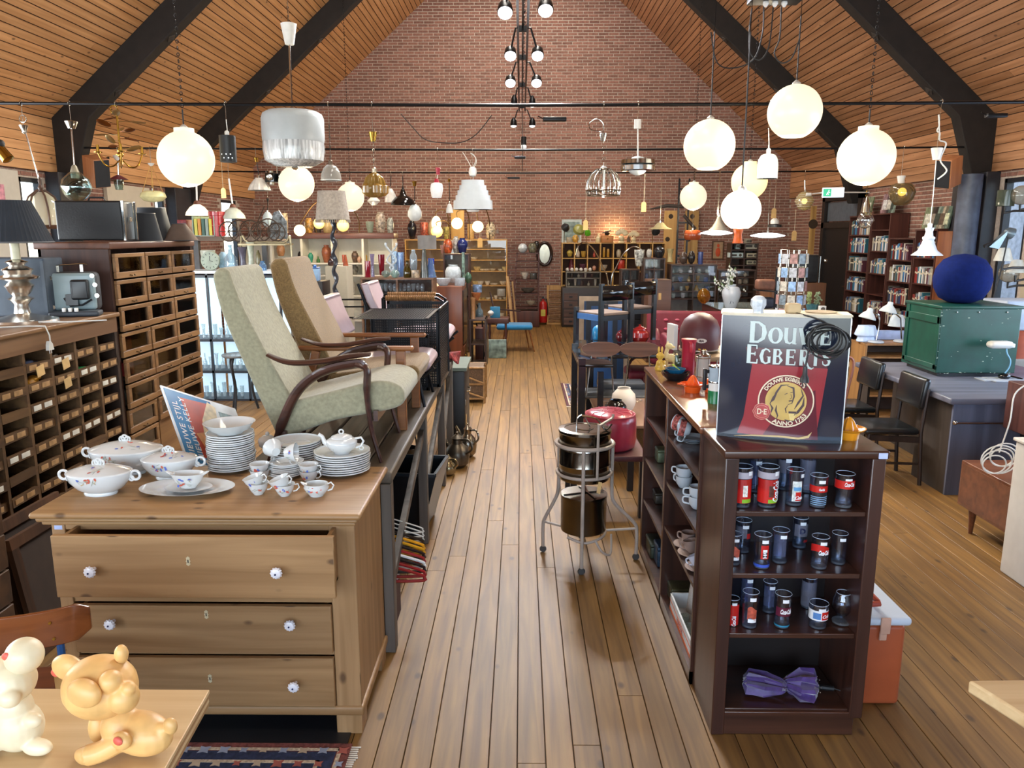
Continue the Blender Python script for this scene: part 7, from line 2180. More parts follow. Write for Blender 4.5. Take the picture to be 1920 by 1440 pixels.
# right wall: bookshelves, pictures, wall lamps
BK=wood('#3c1f1a','#5c332a','Z',14,.45,.06)
BOOKC=['#8d2f2a','#c9c3b6','#2f3f66','#d8d2c4','#3a3a3a','#b9b2a0','#8b8f99','#5a2d3c','#d9dde0','#2b6a7d','#a9a38f','#e0ded6','#6b6152','#3f7cb0']
bookmats=[mat(c,.6,noise=.2,scale=60)for c in BOOKC]
bproto={}
ORD='second third fourth fifth sixth seventh eighth ninth tenth eleventh twelfth thirteenth fourteenth fifteenth sixteenth seventeenth eighteenth nineteenth twentieth twenty-first twenty-second twenty-third twenty-fourth twenty-fifth twenty-sixth twenty-seventh twenty-eighth twenty-ninth thirtieth'.split()
def book(par_loc,th,h,d,mi,name,lab,grp,rot):
 key=mi
 if key not in bproto:
  o=put(G().box(0,0,0,1,1,1),'book',bookmats[mi]);bproto[key]=o
  put(G().box(.08,.04,.02,.92,.99,1.004),'page_block',mat('#d8d2c0',.8),o)
  put(G().box(0.,-.008,.62,1,0,.74),'spine_label',mat('#cfc6ae',.7),o)
 else:
  o=bproto[key].copy();C.objects.link(o)
  for c_ in bproto[key].children:
   q=c_.copy();C.objects.link(q);q.parent=o
 o.location,o.scale,o.rotation_euler=par_loc,(th,d,h),rot
 return tag(o,lab,'book',grp)
rr=random.Random(31)
COLN=['red','cream','navy','ivory','black','buff','grey','plum','white','teal','khaki','off-white','brown','blue']
XF=5.44
units=[('leftmost',13.15,12.35,2.2,(.32,.66,1.,1.32,1.62,1.9),'tall narrow bookcase nearest the dark door'),('second',12.33,11.7,2.22,(.32,.66,1.,1.32,1.66,1.98),'bookcase second from the dark door'),('third',11.68,10.95,1.86,(.28,.6,.92,1.24,1.55),'bookcase third from the dark door'),('fourth',10.93,10.36,1.98,(.5,.9,1.25,1.6),'low bookcase nearest the dark post'),]
RW=-PI/2
for nm,ya,yb,top,lv,lab in units:
 t=shelfunit('bookcase','dark red-brown '+lab,XF,ya,0,ya-yb,.28,top,BK,lv,back=mat('#2c1714',.6),rzz=RW,cat='bookcase',group='bookcases on the right wall')
 for li,z in enumerate(lv):
  if z<.5 or(nm=='second' and li in(2,5)):
   continue
  x=.03;nb=0;grp='books in the %s, shelf %d from the bottom'%(lab,li+1)
  lim=(ya-yb)*rr.uniform(.72,.97)
  while x<lim-.04:
   nb+=1;th=rr.uniform(.02,.045);h=rr.uniform(.17,.235)
   mi=rr.randrange(len(BOOKC))
   if mi in(1,3,11)and rr.random()<.5:
    mi=rr.choice((0,2,4,6,7,9,12,13))
   book((XF+.03,ya-x,z+.001),th,h,.16,mi,'book','%s book, %s from the left on the %s board of the %s bookcase'%(COLN[mi],ORD[nb-2]if nb>1 else 'first',ORD[li-1],nm),grp,(0,0,RW))
   x+=th+rr.choice((.002,.003,.02 if rr.random()<.15 else .002))
plain(XF-0.,10.,.4,XF+.27,10.34,1.95,'cupboard_door',wood('#6b3a22','#8a5230','Z',12,.4),'plain reddish cupboard side at the near end of the bookcases','cupboard')
CV=[('#6f7a5c','#cfd0c2'),('#3f3330','#8b7f72'),('#7b8f84','#2c3a34'),('#a89b86','#5a4a3c'),('#53665a','#c9cfae'),('#2b2b30','#c8c4ba'),('#8b6b70','#ddd4d4')]
for i,(yy,zz,w_)in enumerate(((10.85,1.985,.2),(10.72,1.985,.2),(10.6,1.985,.2),(10.47,1.985,.2),(10.36,1.985,.16),(12.,2.225,.22),(12.15,2.225,.2),(12.7,2.205,.2),(12.9,2.205,.18),(11.9,2.225,.16))):
 c=CV[i%7]
 t=T('display_book',('first second third fourth fifth'.split()[i%5])+' of the large books stood cover-out on '+('the low bookcase by the dark post' if i<5 else 'the tall bookcases'),'book',(XF+.08,yy,zz),group='books stood cover-out',rot=(0,.16,0))
 put(G().box(0,-w_/2,0,.02,w_/2,.29),'cover',mat(c[0],.4,noise=.6,scale=18),t)
 put(G().box(-.002,-w_*.3,.05,0,w_*.32,.2),'cover_picture',mat(c[1],.4,noise=.6,scale=25),t)
for i,(z0,h_)in enumerate(((1.45,.42),(1.12,.3))):
 t=T('framed_picture',('upper' if i==0 else 'lower')+' narrow framed drawing hanging on the dark post','picture',(HW-.2,10.12,z0),RW,'narrow drawings on the post')
 put(G().box(0,0,0,.16,.015,h_),'frame',mat('#2e211b',.4),t)
 put(G().box(.015,-.003,.015,.145,0,h_-.015),'paper',mat('#c9bfa6',.7),t)
 put(G().ball((.08,-.005,h_*.55),.035,12,8,(1,.1,1.8)).ball((.075,-.005,h_*.8),.022,10,6,(1,.1,1.3)).stroke([(.08,h_*.35),(.08,h_*.15)],.006,z=.004),'drawn_bird',mat('#5b6b55',.7),t)
for i,(y0,y1,z0,z1,c,lab)in enumerate(((10.85,12.1,1.95,2.6,'#c9c0ae','cream blank board hung on the left brick wall'),(8.35,8.7,1.95,2.45,'#c98a9a','colourful children\'s print beside the left window'),(7.9,8.28,1.9,2.42,'#b9b45a','yellow and red print at the far left'),(7.2,9.,1.6,2.62,'#c9c4b8','pale backing board under the coloured prints'))):
 S(G().box(0,0,0,.02+.01*(3-i),y1-y0,z1-z0),'wall_board',mat(c,.6,noise=.6 if i in(1,2)else .04,scale=12),lab,'board',(-HW+.012,y0,z0))
t=T('display_board','cream wall board at the right edge carrying wall lamps','board',(HW-.05,7.2,.9))
put(G().box(0,0,0,.04,1.72,1.72),'board_panel',mat('#b9ac94',.7,noise=.05),t)
for i,(x,y,kind,lab)in enumerate(((1886,372,0,'wall lamp with a green glass cylinder shade'),(1915,366,1,'wall lamp with a clear globe at the right edge'),(1892,512,2,'clear glass globe wall lamp on a black arm'),(1906,500,3,'white cone wall lamp at the right edge'),(1882,478,3,'small frosted cone wall lamp beside the window'))):
 Yl=8.5-.1*i
 p=at(x,y,Yl);s=Yl/1450
 t=T('wall_lamp',lab,'wall lamp',p)
 if kind==0:
  put(G().lathe([(.085,-.08),(.085,.085),(.08,.085),(.08,-.08)],24),'glass_shade',glass('#5b6658',1.5,.5),t)
 elif kind in(1,2):
  put(G().ball((0,0,0),.1,24,14),'glass_shade',glass('#d8d2c4',2,.15),t)
 else:
  put(G().lathe([(.09,-.06),(.05,.07),(0,.075)],20),'shade',mat('#cfd0c8',.4),t)
 put(G().tube([(0,0,-.09),(0,0,-.15),(.1,0.,-.13),(HW-.07-p.x,0,-.13)],.013,8).cb(HW-.07-p.x,0,-.13,.03,.06,.06),'arm',mat('#1d1d1f',.4),t)
t=T('reading_lamp','black swing-arm wall lamp with a silver bell shade','wall lamp',at(1872,448,8.))
put(G().tube([at(1845,462,8.)-Vector(t.location),(0,0,0)],.008,8).tube([at(1845,462,8.)-Vector(t.location),at(1858,457,8.)-Vector(t.location)],.018,8).tube([(.1,0,.05),(.06,0,-.35),(0.,0,-.7)],.007,8),'arm',mat('#1d1d1f',.4),t)
put(G().lathe([(.06,0),(.05,.05),(.02,.08),(0,.085)],20,M=tr(.13,0,.05)@ry(-1.2)).prism([(0.,-.1),(.09,.1),(-.1,-.08)],-.03,.03,'Y'),'shade',mat('#6d7c86',.3,.5),t)
t=T('storage_box','terracotta pot and pale boxes stacked behind the trunk, right edge','box',(4.55,7.3,.3))
put(G().rbox(0,0,0,.5,.4,.45,.01),'lower_box',mat('#8d8378',.5),t)
put(G().lathe([(.13,.45),(.15,.7),(.16,.72),(0,.72)],24,(.2,.15,0)),'terracotta_pot',mat('#a9533a',.6),t)
put(G().rbox(0,0,.72,.5,.4,1.,.02),'upper_box',mat('#9fa9b9',.4),t)
# generic vases, boxes and pots by table
SH={'urn':[(.45,0),(.6,.04),(.95,.45),(1,.62),(.85,.8),(.5,.9),(.52,1)],'jar':[(.6,0),(.75,.05),(1,.35),(1,.65),(.8,.85),(.55,.92),(.6,1)],'bot':[(.8,0),(1,.1),(.95,.5),(.35,.7),(.3,.95),(.38,1)],'cyl':[(.9,0),(.95,.04),(1,.96),(.98,1)],'cup':[(.6,0),(.7,.1),(.95,.7),(1,1)],'con':[(1,0),(.95,.1),(.5,.8),(.35,1)],'hour':[(.8,0),(.6,.35),(.55,.5),(.8,.85),(1,1)],'ball':[(.3,0),(.8,.2),(1,.5),(.8,.8),(.3,1)],'bowl':[(.4,0),(.5,.08),(.9,.6),(1,1)],}
def vs(rows,grp,glassy=False):
 for x,yb,wp,hp,Y,shp,col,name,cat,lab in rows:
  s=Y/1450;r,h=wp*s/2,hp*s
  p=at(x,yb,Y)
  m=glass(col[1:],1.8,.22)if col[0]=='g' else(mat(col[1:],.3,noise=.9,scale=22,coat=.3)if col[0]=='d' else mat(col,.25,noise=.18,scale=30,coat=.3))
  pr=[(a*r,b*h)for a,b in SH[shp]]
  S(G().vessel(pr,20,th=min(.004,r*.2))if shp not in('ball','con')else G().lathe([(0,0)]+pr+[(0,h)],20),name,m,lab,cat,p,group=grp)
  # white-backed cabinet along the back left
WC=at(520,600,14.2).x
t=T('display_cabinet','long white-backed display cabinet with a dark red-brown top, back left','cabinet',(-5.1,14.2,0))
ww=at(737,450,14.2).x+5.1
zt2=at(640,437,14.2).z
put(G().rbox(-.02,-.02,zt2-.1,ww+.02,.5,zt2,.01),'top',wood('#4e2b22','#6d4034','X',14,.35),t)
CRW=mat('#e6e2d4',.6,noise=.03)
put(G().box(0,.44,0,ww,.46,zt2-.1),'back_panel',CRW,t)
for i in range(6):
 x=ww*i/5
 put(G().box(max(0,x-.02),0,0,min(ww,x+.02),.45,zt2-.1),'divider',CRW,t)
for z in(.35,.8,at(600,515,14.35).z,at(600,492.5,14.35).z):
 put(G().box(0,.01,z-.025,ww,.44,z),'shelf',mat('#dedad0',.5),t)
z1_=492
vs([(583,492,10,18,14.35,'urn','#2f8a72','vase','vase','green glazed vase in the white-backed cabinet'),(597,493,7,12,14.4,'bot','#3f6a3c','bottle','bottle','small dark green bottle right of the green vase'),(613,493,18,33,14.4,'urn','#9c5a40','vase','vase','big terracotta vase with horizontal rings'),(625,486,9,16,14.45,'hour','#d0592b','vase','vase','bright orange flared vase in the white-backed cabinet'),(646,492,8,14,14.4,'cyl','#c2604c','vase','vase','red cylinder vase right of the floor lamp post'),(666,493,13,22,14.35,'urn','d#5a4436','vase','vase','brown striped studio vase'),(674,493,9,12,14.3,'ball','#b9927c','vase','vase','small buff pot in front of the striped vase'),(685,490,8,20,14.4,'bot','#c99a3f','bottle','bottle','ochre bottle at the right of the white-backed cabinet'),(665,515,15,18,14.35,'urn','d#6e6b62','vase','vase','grey mottled jug on the lower white shelf'),(563,492,9,20,14.4,'ball','#3a3332','vase','vase','black round vase at the left of the cabinet'),(527,480,15,22,14.3,'jar','#b9855c','vase','vase','tan ribbed vase behind the brown armchair')],'pottery in the white-backed cabinet')
yt=437
vs([(580,437,16,27,14.4,'jar','d#b98d4a','vase','vase','brown banded vase left on the dark top'),(534,437,14,36,14.4,'cyl','d#c9a988','vase','vase','tall cream jug with drips, far left on the dark top'),(614,437,18,27,14.4,'jar','#c9b07c','vase','vase','pale yellow vase with incised lines'),(596,436,13,16,14.45,'cyl','#3a332e','vase','vase','dark cylinder vase behind the yellow globe'),(694,436,15,20,14.4,'cup','#7f887a','vase','vase','sage green goblet vase'),(714,436,19,37,14.4,'jar','d#9b8d80','vase','vase','tall black and cream spotted vase'),(732,437,13,28,14.4,'jar','d#8f918a','vase','vase','slim grey speckled vase at the right end')],'vases on the dark cabinet top')
for i,(x,y,r,Y,yy,hook,lab)in enumerate(((562,432,10.5,13.9,0,(590,385),'lowest left of the small lit globes on an arc lamp'),(598,419,10,13.9,1,(598,388),'yellow lit globe beside the fringed shade'),(643,423,11,13.9,1,(640,395),'yellow lit globe behind the floor lamp post'),(857,419,10.5,15.9,0,(857,400),'upper lit globe in front of the pale board'),(896,425,10.5,15.9,0,(895,398),'lit globe at the right over the oak shelf'),(819,434,11,15.8,1,(819,420),'lit yellow globe low in front of the oval vase'),(818,419,9,15.95,0,(818,400),'whitish lit oval vase lamp with a black cap'))):
 p=at(x,y,Y);s=Y/1450
 t=T('globe_lamp',lab,'lamp',p,group='small lit globes at the back')
 put(G().ball((0,0,0),r*s,20,14,(1,1,1.5)if i==6 else(1,1,1)),'glass_globe',OPALY if yy else mat('#fff4cf',.3,emit=1.7,ecol='#ffefbb'),t)
 q=at(hook[0],hook[1],Y)-p
 zb_=(zt2 if x<700 else at(850,450,16.2).z)-p.z
 c=curve([(0,0,r*s),q*.9+Vector((0,0,.05)),q+Vector((.16,0.,.06)),(.22,.3,.1),(.22,.3,zb_)])
 put(G().tube(c,.011,6),'arc_arm',mat('#6a5030',.4,.6),t)
 if i in(1,3,5):
  d=bpy.data.lights.new('lamp_light','POINT');d.energy,d.color,d.shadow_soft_size=16,(1,.76,.42),.15
  lo=bpy.data.objects.new('lamp_light',d);C.objects.link(lo);lo.parent=t;lo.location=(0,-.3,.1)
  # oak shelf at the back with tableware
YO=16.2
xo0,xo1=at(760,500,YO).x,at(951,500,YO).x
zo=at(850,449,YO).z
OAKL=wood('#b58545','#d9ad62','X',14,.4,.05)
lv=[at(850,y,YO).z for y in(628,603,562,535,508,487,467)]
t=shelfunit('glass_shelf_cabinet','light oak shelf cabinet with tableware against the back wall',xo0,YO,0,xo1-xo0,.4,zo,OAKL,lv,(1.02,),back=mat('#a8916d',.7),cat='cabinet',glassfront=True)
rr=random.Random(44)
n_=0
for y,xs in((508,(895,904,912,924,938,947)),(535,(893,900,914,926,944)),(562,(898,906,915,922,930,938,946)),(487,(889,)),(603,(940,930))):
 for x in xs:
  n_+=1
  w_=rr.choice((12,15,10))if y!=562 else 8
  vs([(x,y,w_,rr.choice((4,5,8))if y!=603 else 16,YO+.12,'bowl',rr.choice(('#cfc9b4','#d8d4c6','#c9b884')),'serving_bowl','bowl','%s cream serving bowl on the oak shelf, %s board'%('first second third fourth fifth sixth seventh'.split()[xs.index(x)],{508:'third',535:'fourth',562:'fifth',487:'second',603:'lowest'}[y]))],'tableware on the oak shelf')
vs([(773,448,17,33,YO+.1,'urn','#15161f','vase','vase','black glossy lidded urn on the oak shelf top'),(796,448,15,30,YO+.1,'cyl','d#a9503c','vase','vase','red and cream banded vase'),(838,449,15,23,YO+.1,'cup','d#9a8f52','vase','vase','olive speckled cup vase on the oak shelf top'),(883,448,13,27,YO+.1,'cyl','#c09a62','vase','vase','tan square bottle vase'),(920,448,18,30,YO+.1,'jar','d#bfae92','vase','vase','cream flowered vase at the right end'),(812,447,18,33,YO+.2,'jar','#d9c7a0','vase','vase','tall pale oval vase behind the lit globe'),(933,438,6,9,YO+.1,'con','#8b7f78','vase','bell','tiny grey bell at the far right end')],'vases on top of the oak shelf')
plain(at(845,450,16.5).x,16.62,zo,at(870,450,16.5).x,16.66,zo+.62,'board',wood('#b98f4c','#d3ab66','Z',10,.5),'pale wooden board standing behind the vases','board')
S(G().tube([(0,0,0),(-.12,.4,1.05)],.035,8).tube([(.08,0,0),(-.02,.4,.95)],.02,8),'poles',wood('#8a6a46','#b08f66','Z',10,.5),'pale wooden poles leaning beside the oak shelf','poles',(at(962,600,15.6).x,15.6,0))
# etagere, mirror, extinguisher, louvred shutter
EX0,EX1=at(967,470,16.3).x,at(1010,470,16.3).x
t=T('etagere','tall tapering brown display shelf right of the oak shelf','shelf',(EX0,16.25,0))
we=EX1-EX0;he=at(990,473,16.25).z
for x0,x1 in((-.06,.03),(we,we)):
 put(G().beam((x0,0,.3),(x1,0,he),.03,.3,(0,1,0)),'side_panel',BK,t)
put(G().rbox(-.07,-.16,0,we+.02,.16,.34,.01),'base',BK,t)
for k,y in enumerate((575,549,523,501,489,474)):
 put(G().box(-.04+.01*k,-.15,at(990,y,16.25).z-.02,we,.15,at(990,y,16.25).z),'shelf',BK,t)
vs([(980,474,18,17,16.2,'ball','#c3ccd2','alarm_clock','clock','white rounded clock on top of the tapering shelf'),(998,474,15,18,16.2,'jar','d#6b6a58','vase','vase','mottled vase next to the rounded clock'),(1006,466,12,14,16.5,'jar','#2b2724','vase','vase','dark vase behind the oval mirror'),(984,523,14,12,16.2,'bowl','#c9c5bd','bowl','bowl','pale object on the third board of the tapering shelf'),(1000,523,14,11,16.2,'cyl','#4d4c4a','pot','pot','dark pot on the third board'),(990,549,26,8,16.2,'bowl','#5b5a55','bowl','bowl','wide dark dish on the fourth board'),(995,572,18,8,16.2,'bowl','#a9a08e','bowl','bowl','shallow pale dish on the lowest board')],'pieces on the tapering shelf')
t=T('oval_mirror','oval mirror in a dark wooden frame on the back wall','mirror',at(1021,476,16.91))
M=rx(PI/2)
put(G().ring((0,0,0),.185,.035,36,8,M,sx=.8,sy=1.28),'frame',mat('#2e1c17',.3),t)
put(G().lathe([(.185,0),(0.,.001)],32,sx=.8,sy=1.28,M=M),'mirror_glass',mat('#8f8a7c',.2,1.,noise=.1),t)
t=T('fire_extinguisher','red fire extinguisher against the back wall','fire extinguisher',at(1018,596,16.6))
t.location.z=.05
put(G().lathe([(0,0),(.09,0),(.095,.02),(.095,.36),(.07,.43),(.025,.46),(.025,.5),(0,.5)],20),'cylinder',mat('#b3201c',.3,coat=.3),t)
put(G().tube([(.02,0,.5),(.08,0,.5),(.1,-.03,.3),(.1,-.03,.15)],.012,6).cb(0,0,.52,.05,.03,.05),'valve_and_hose',BLACK,t)
put(G().box(-.05,-.097,.14,.05,-.093,.28),'label_field',mat('#cfb94a',.5),t)
t=T('louvred_shutter','pale wooden louvred shutter standing against the back wall','shutter',(at(1025,600,16.5).x,16.6,0))
wl=at(1056,600,16.5).x-at(1025,600,16.5).x
SHW=wood('#a3763f','#c4975a','Z',10,.5)
put(G().box(0,0,0,.04,.03,.84),'stile',SHW,t);put(G().box(wl-.04,0,0,wl,.03,.84),'stile',SHW,t)
put(G().box(.04,0,.74,wl-.04,.03,.84).box(.04,0,0,wl-.04,.03,.04),'rail',SHW,t)
for k in range(22):
 put(G().beam((.04,.015,.055+k*.031),(wl-.04,.015,.055+k*.031),.03,.006,(0,.5,.8)),'slat',SHW,t)
 # oak pigeonhole wall unit
YP=16.45
xp0,xp1=at(1053,500,YP).x,at(1247,500,YP).x
zp=at(1150,455,YP).z;zq=[at(1150,y,YP).z for y in(484,509,535,560)]
t=shelfunit('pigeonhole_shelf','light oak pigeonhole shelf full of ornaments against the back wall',xp0,YP,zq[3],xp1-xp0,.3,zp-zq[3],OAKL,[z-zq[3]for z in zq[:3]],[(xp1-xp0)*k/8 for k in range(1,8)],back=mat('#3f2618',.7))
DKF=wood('#1d1817','#2e2624','X',12,.4)
t=T('sideboard','black sideboard with brown drawers below the oak pigeonholes','sideboard',(xp0,16.1,0))
wd=at(1218,600,16.1).x-xp0
put(G().rbox(0,0,0,wd,.5,.82,.01),'cabinet_body',DKF,t)
for k in range(4):
 d_=put(G().box(.04,-.015,.05+k*.17,.32,0,.2+k*.17),'drawer',wood('#3f2a22','#5b4034','X',14,.4),t,bev=.003)
 put(G().cb(.18,-.02,.125+k*.17,.07,.012,.035),'handle',BLACK,d_)
vs([(1068+15.3*i,yb_,w_,h_,YP+.1,sh_,c,nm,cat,lab)for i,yb_,w_,h_,sh_,c,nm,cat,lab in((0,455,12,10,'cyl','#a9a08c','box','box','small grey box at the left of the pigeonhole top'),(.7,455,13,14,'ball','d#b98f3c','pot','pot','round gold pot on the pigeonhole top'),(3.5,455,10,17,'bot','#cfc39a','figurine','ornament','cream figurine left of the orange wooden box'),(7.2,455,6,17,'bot','#3a2a24','bottle','bottle','left of two dark bottles on the pigeonhole top'),(7.7,455,6,17,'bot','#3a2a24','bottle','bottle','right of two dark bottles on the pigeonhole top'),(0,481,11,12,'urn','#b9a24a','ornament','ornament','yellow ornament, upper row first hole'),(1,482,8,18,'bot','#c9b8a4','ornament','ornament','pale figure, upper row second hole'),(1.7,482,10,11,'cup','#b48f3c','ornament','ornament','brass cup, upper row second hole'),(3,482,5,10,'bot','#b24a3a','ornament','ornament','small red figure, upper row third hole'),(4.2,482,5,18,'cyl','#b98a2f','candle','candle','left gold cylinder, upper row'),(4.7,482,5,15,'cyl','#b98a2f','candle','candle','right gold cylinder, upper row'),(6,482,9,14,'jar','#b3a58c','ornament','ornament','stone coloured jar, upper row fifth hole'),(6.8,482,10,9,'ball','#c9a23c','ornament','ornament','round gold ornament, upper row'),(.2,507,13,20,'con','#5f2230','figurine','ornament','dark red cone ornament, second row first hole'),(1.6,507,14,12,'bowl','#5a3344','basket','basket','purple basket, second row'),(3,507,8,9,'ball','#c4917c','ornament','ornament','pink round ornament, second row'),(4.1,507,16,10,'bowl','#b9b3a6','ornament','ornament','white dish, second row'),(6.3,505,14,17,'cyl','#b4392c','radio','radio','orange red round radio, second row'))],'ornaments in the oak pigeonholes')
for k in range(6):
 vs([(1064+8.5*k,509,7,7,YP-.05,'ball','#cfc9c2','mug','cup','%s from the left in the row of small white cups on the oak shelf'%'first second third fourth fifth sixth'.split()[k])],'row of small white cups')
bx=at(1138,455,YP+.05)
t=T('wooden_box','orange wooden box with a round knob on the pigeonhole top','box',bx)
put(G().rbox(-.12,-.1,0,.12,.1,.15,.01),'box_body',wood('#a9662a','#c8843c','X',12,.4),t);put(G().ball((0,-.105,.08),.018),'knob',BRASS,t)
S(G().lathe([(.04,.15),(.06,.2),(.03,.22),(0,.23)],14).tube([(-.1,0,.2),(.08,0,.25)],.015,6),'telescope',mat('#2c241f',.4),'dark brass instrument on the orange wooden box','ornament',bx)
for i,(x,r)in enumerate(((1165,.13),(1188,.11))):
 p=at(x,455,YP)
 t=T('shell_lamp',('left' if i==0 else 'right')+' pearly shell sculpture lit from behind on the pigeonhole top','sculpture',p)
 g=G()
 for k in range(7):
  a=-1.2+k*.4
  g.ball((math.sin(a)*r*.7,0,r*1.2+math.cos(a)*r*.6),r*.3,10,8,(1,.3,1.5),M=ry(a))
 g.ball((0,0,r*.6),r*.5,12,8).lathe([(r*.6,0),(r*.3,r*.3)],12)
 put(g,'shell',mat('#c9b892',.25,coat=.5,noise=.2),t)
d=bpy.data.lights.new('lamp_light','POINT');d.energy,d.color,d.shadow_soft_size=14,(1,.72,.35),.05
lo=bpy.data.objects.new('lamp_light',d);C.objects.link(lo);lo.location=at(1151,432,16.7)
for i,(b,pts)in enumerate((((1140,560),((1140,530),(1130,500),(1115,470),(1098,455),(1085,460),(1080,478))),((1143,560),((1146,528),(1156,500),(1170,475),(1186,463),(1200,466),(1204,478))))):
 t=T('arc_lamp',('left' if i==0 else 'right')+'-curving silver arc lamp before the oak pigeonholes','lamp',at(b[0],606,15.4))
 t.location.z=0
 put(G().tube(curve([(0,0,0)]+[at(x,y,15.4)-Vector(t.location)for x,y in pts]),.014,6),'arc_arm',CHROME,t)
 put(G().lathe([(.12,0),(.12,.02),(0,.03)],16),'base',CHROME,t)
for i,(x,y,c,w_,lab)in enumerate(((1059,428,'#25292c',16,'black and white tilted reflector by the pale frame'),(1085,432,'#8d8c4a',22,'olive green round reflector'),(1102,438,'#5fae2a',12,'small lime green clip lamp'),(1230,435,'#1d2226',16,'small black bowl lamp near the wooden boards'))):
 p=at(x,y,15.9)
 t=T('spot_lamp',lab,'lamp',p)
 put(G().lathe([(.5*w_*.011,0),(.45*w_*.011,.06),(.1*w_*.011,.12),(0,.12)],18,M=rx(.9)@ry(.5-.3*i)),'shade',mat(c,.3),t)
 put(G().tube([(0,.05,.05),(.02,.5,-.05),(.02,.6,-.4)],.008,6),'arm',STEEL,t)
t=T('framed_picture','pale framed view leaning on the wall over the pigeonholes','picture',at(1053,455,16.7))
wf=at(1090,455,16.7).x-at(1053,455,16.7).x
put(G().box(0,0,0,wf,.02,.48),'frame',mat('#b9c4c2',.5),t);put(G().box(.04,-.004,.05,wf-.04,0,.43),'picture',mat('#7d8f8b',.4,noise=.5,scale=14),t)
for i,(x0,x1,y0,y1)in enumerate(((1244,1270,395,466),(1283,1311,395,466),(1516,1532,386,470))):
 Yb=16.88 if i<2 else 15.2
 a,b=at(x0,y1,Yb),at(x1,y0,Yb)
 a.z=.01
 t=T('wooden_board',('left','middle','right')[i]+' tall pale plank of wood with dark knot holes at the back','board',a,group='tall planks at the back')
 put(G().box(0,0,0,b.x-a.x,.05,b.z-a.z),'plank',wood('#a67c44','#cfa866','Z',8,.5),t)
 for u,v_,r in((.5,.95,.05),(.3,.75,.05))if i<2 else((.5,.86,.09),):
  put(G().lathe([(r,0),(0,.001)],14,M=tr(u*(b.x-a.x),-.002,v_*(b.z-a.z))@rx(PI/2)),'knot_hole',mat('#3a2c1e',.7),t)
  # glass cabinets and counter, back right
GW=wood('#34231e','#4f3a31','Z',14,.4)
ORD0=['first']+ORD
def vitrine(label,x0,x1,ytop,ybot,Y,depth,n,seed,cols):
 a,b=at(x0,ybot,Y),at(x1,ytop,Y)
 W,H=b.x-a.x,b.z
 z0=max(0,a.z)
 lvs=[z0+(H-z0)*k/n for k in range(1,n)]
 t=shelfunit('glass_cabinet',label,a.x,Y,0,W,depth,H,GW,lvs+[z0+.02],(W/2,),back=mat('#9aa0a3',.5),cat='cabinet',glassfront=True)
 rr=random.Random(seed)
 for li,z in enumerate([z0+.02]+lvs):
  x=a.x+.07;ni=-1
  while x<a.x+W-.1:
   w_=rr.uniform(.05,.1);h_=rr.uniform(.06,(H-z0)/n*.7)
   shp=rr.choice(list(SH));ni+=1
   S(G().vessel([(p_*w_/2,q_*h_)for p_,q_ in SH[shp]],12,th=.004),'ornament',mat(rr.choice(cols),.25,noise=.3,scale=30,coat=.3),'%s item, %s, on board %s of the %s'%(ORD0[ni],shp.replace('hour','waisted').replace('con','conical').replace('bot','bottle-shaped').replace('cyl','straight').replace('ball','round'),'one two three four five'.split()[li],label),'ornament',(x,Y+depth*rr.uniform(.3,.6),z+.001),group='pieces in the '+label)
   x+=w_+rr.uniform(.03,.09)
 return t
vitrine('left glass cabinet behind the red sofa',1206,1248,484,545,13.,.35,3,1,['#9fb0c9','#c9ccd2','#7a8fb5'])
vitrine('wide glass cabinet under the blue vase',1256,1345,496,562,12.9,.35,4,2,['#a9bcc2','#8d9496','#c9cbd0','#4f6a9c','#a88a50'])
vitrine('low glass cabinet behind the white flowers',1345,1418,506,560,13.3,.35,4,3,['#b9b0a0','#8f8a80','#c9c0b0','#6a5a4a'])
vitrine('glass cabinet left of the black sewing machine',1164,1200,505,545,14.,.3,2,4,['#8a9098','#5a6068'])
t=T('drawer_cupboard','plain brown wooden cupboard with a key label behind the red sofa','cupboard',(at(1214,600,11.6).x,11.6,0))
wc=at(1257,600,11.6).x-at(1214,600,11.6).x
put(G().rbox(0,0,0,wc,.4,at(1230,525,11.6).z,.008),'cupboard_body',wood('#4a3126','#664638','X',12,.4),t);put(G().box(wc*.5-.02,-.01,.95,wc*.5+.02,0,1.05),'key_tag',TAG,t)
t=T('glass_counter','long glass-topped shop counter with dark wooden sides','counter',(2.87,9.7,0))
put(G().box(0,0,0,.03,2.6,.84),'side_panel',wood('#4a2520','#633630','Y',12,.35),t);put(G().box(.03,0,0,1.15,.03,.5).box(.03,2.57,0,1.15,2.6,.84).box(.03,0,.5,1.15,2.6,.52),'base',GW,t)
put(G().box(-.01,-.01,.84,1.16,2.61,.852),'glass_top',glass('#aab4b0',2.,.25),t)
put(G().tube([(-.01,-.01,.846),(1.16,-.01,.846),(1.16,2.6,.846)],.012,6).tube([(1.16,-.01,0),(1.16,-.01,.846)],.012,6),'metal_edge',STEEL,t)
zc_=.853
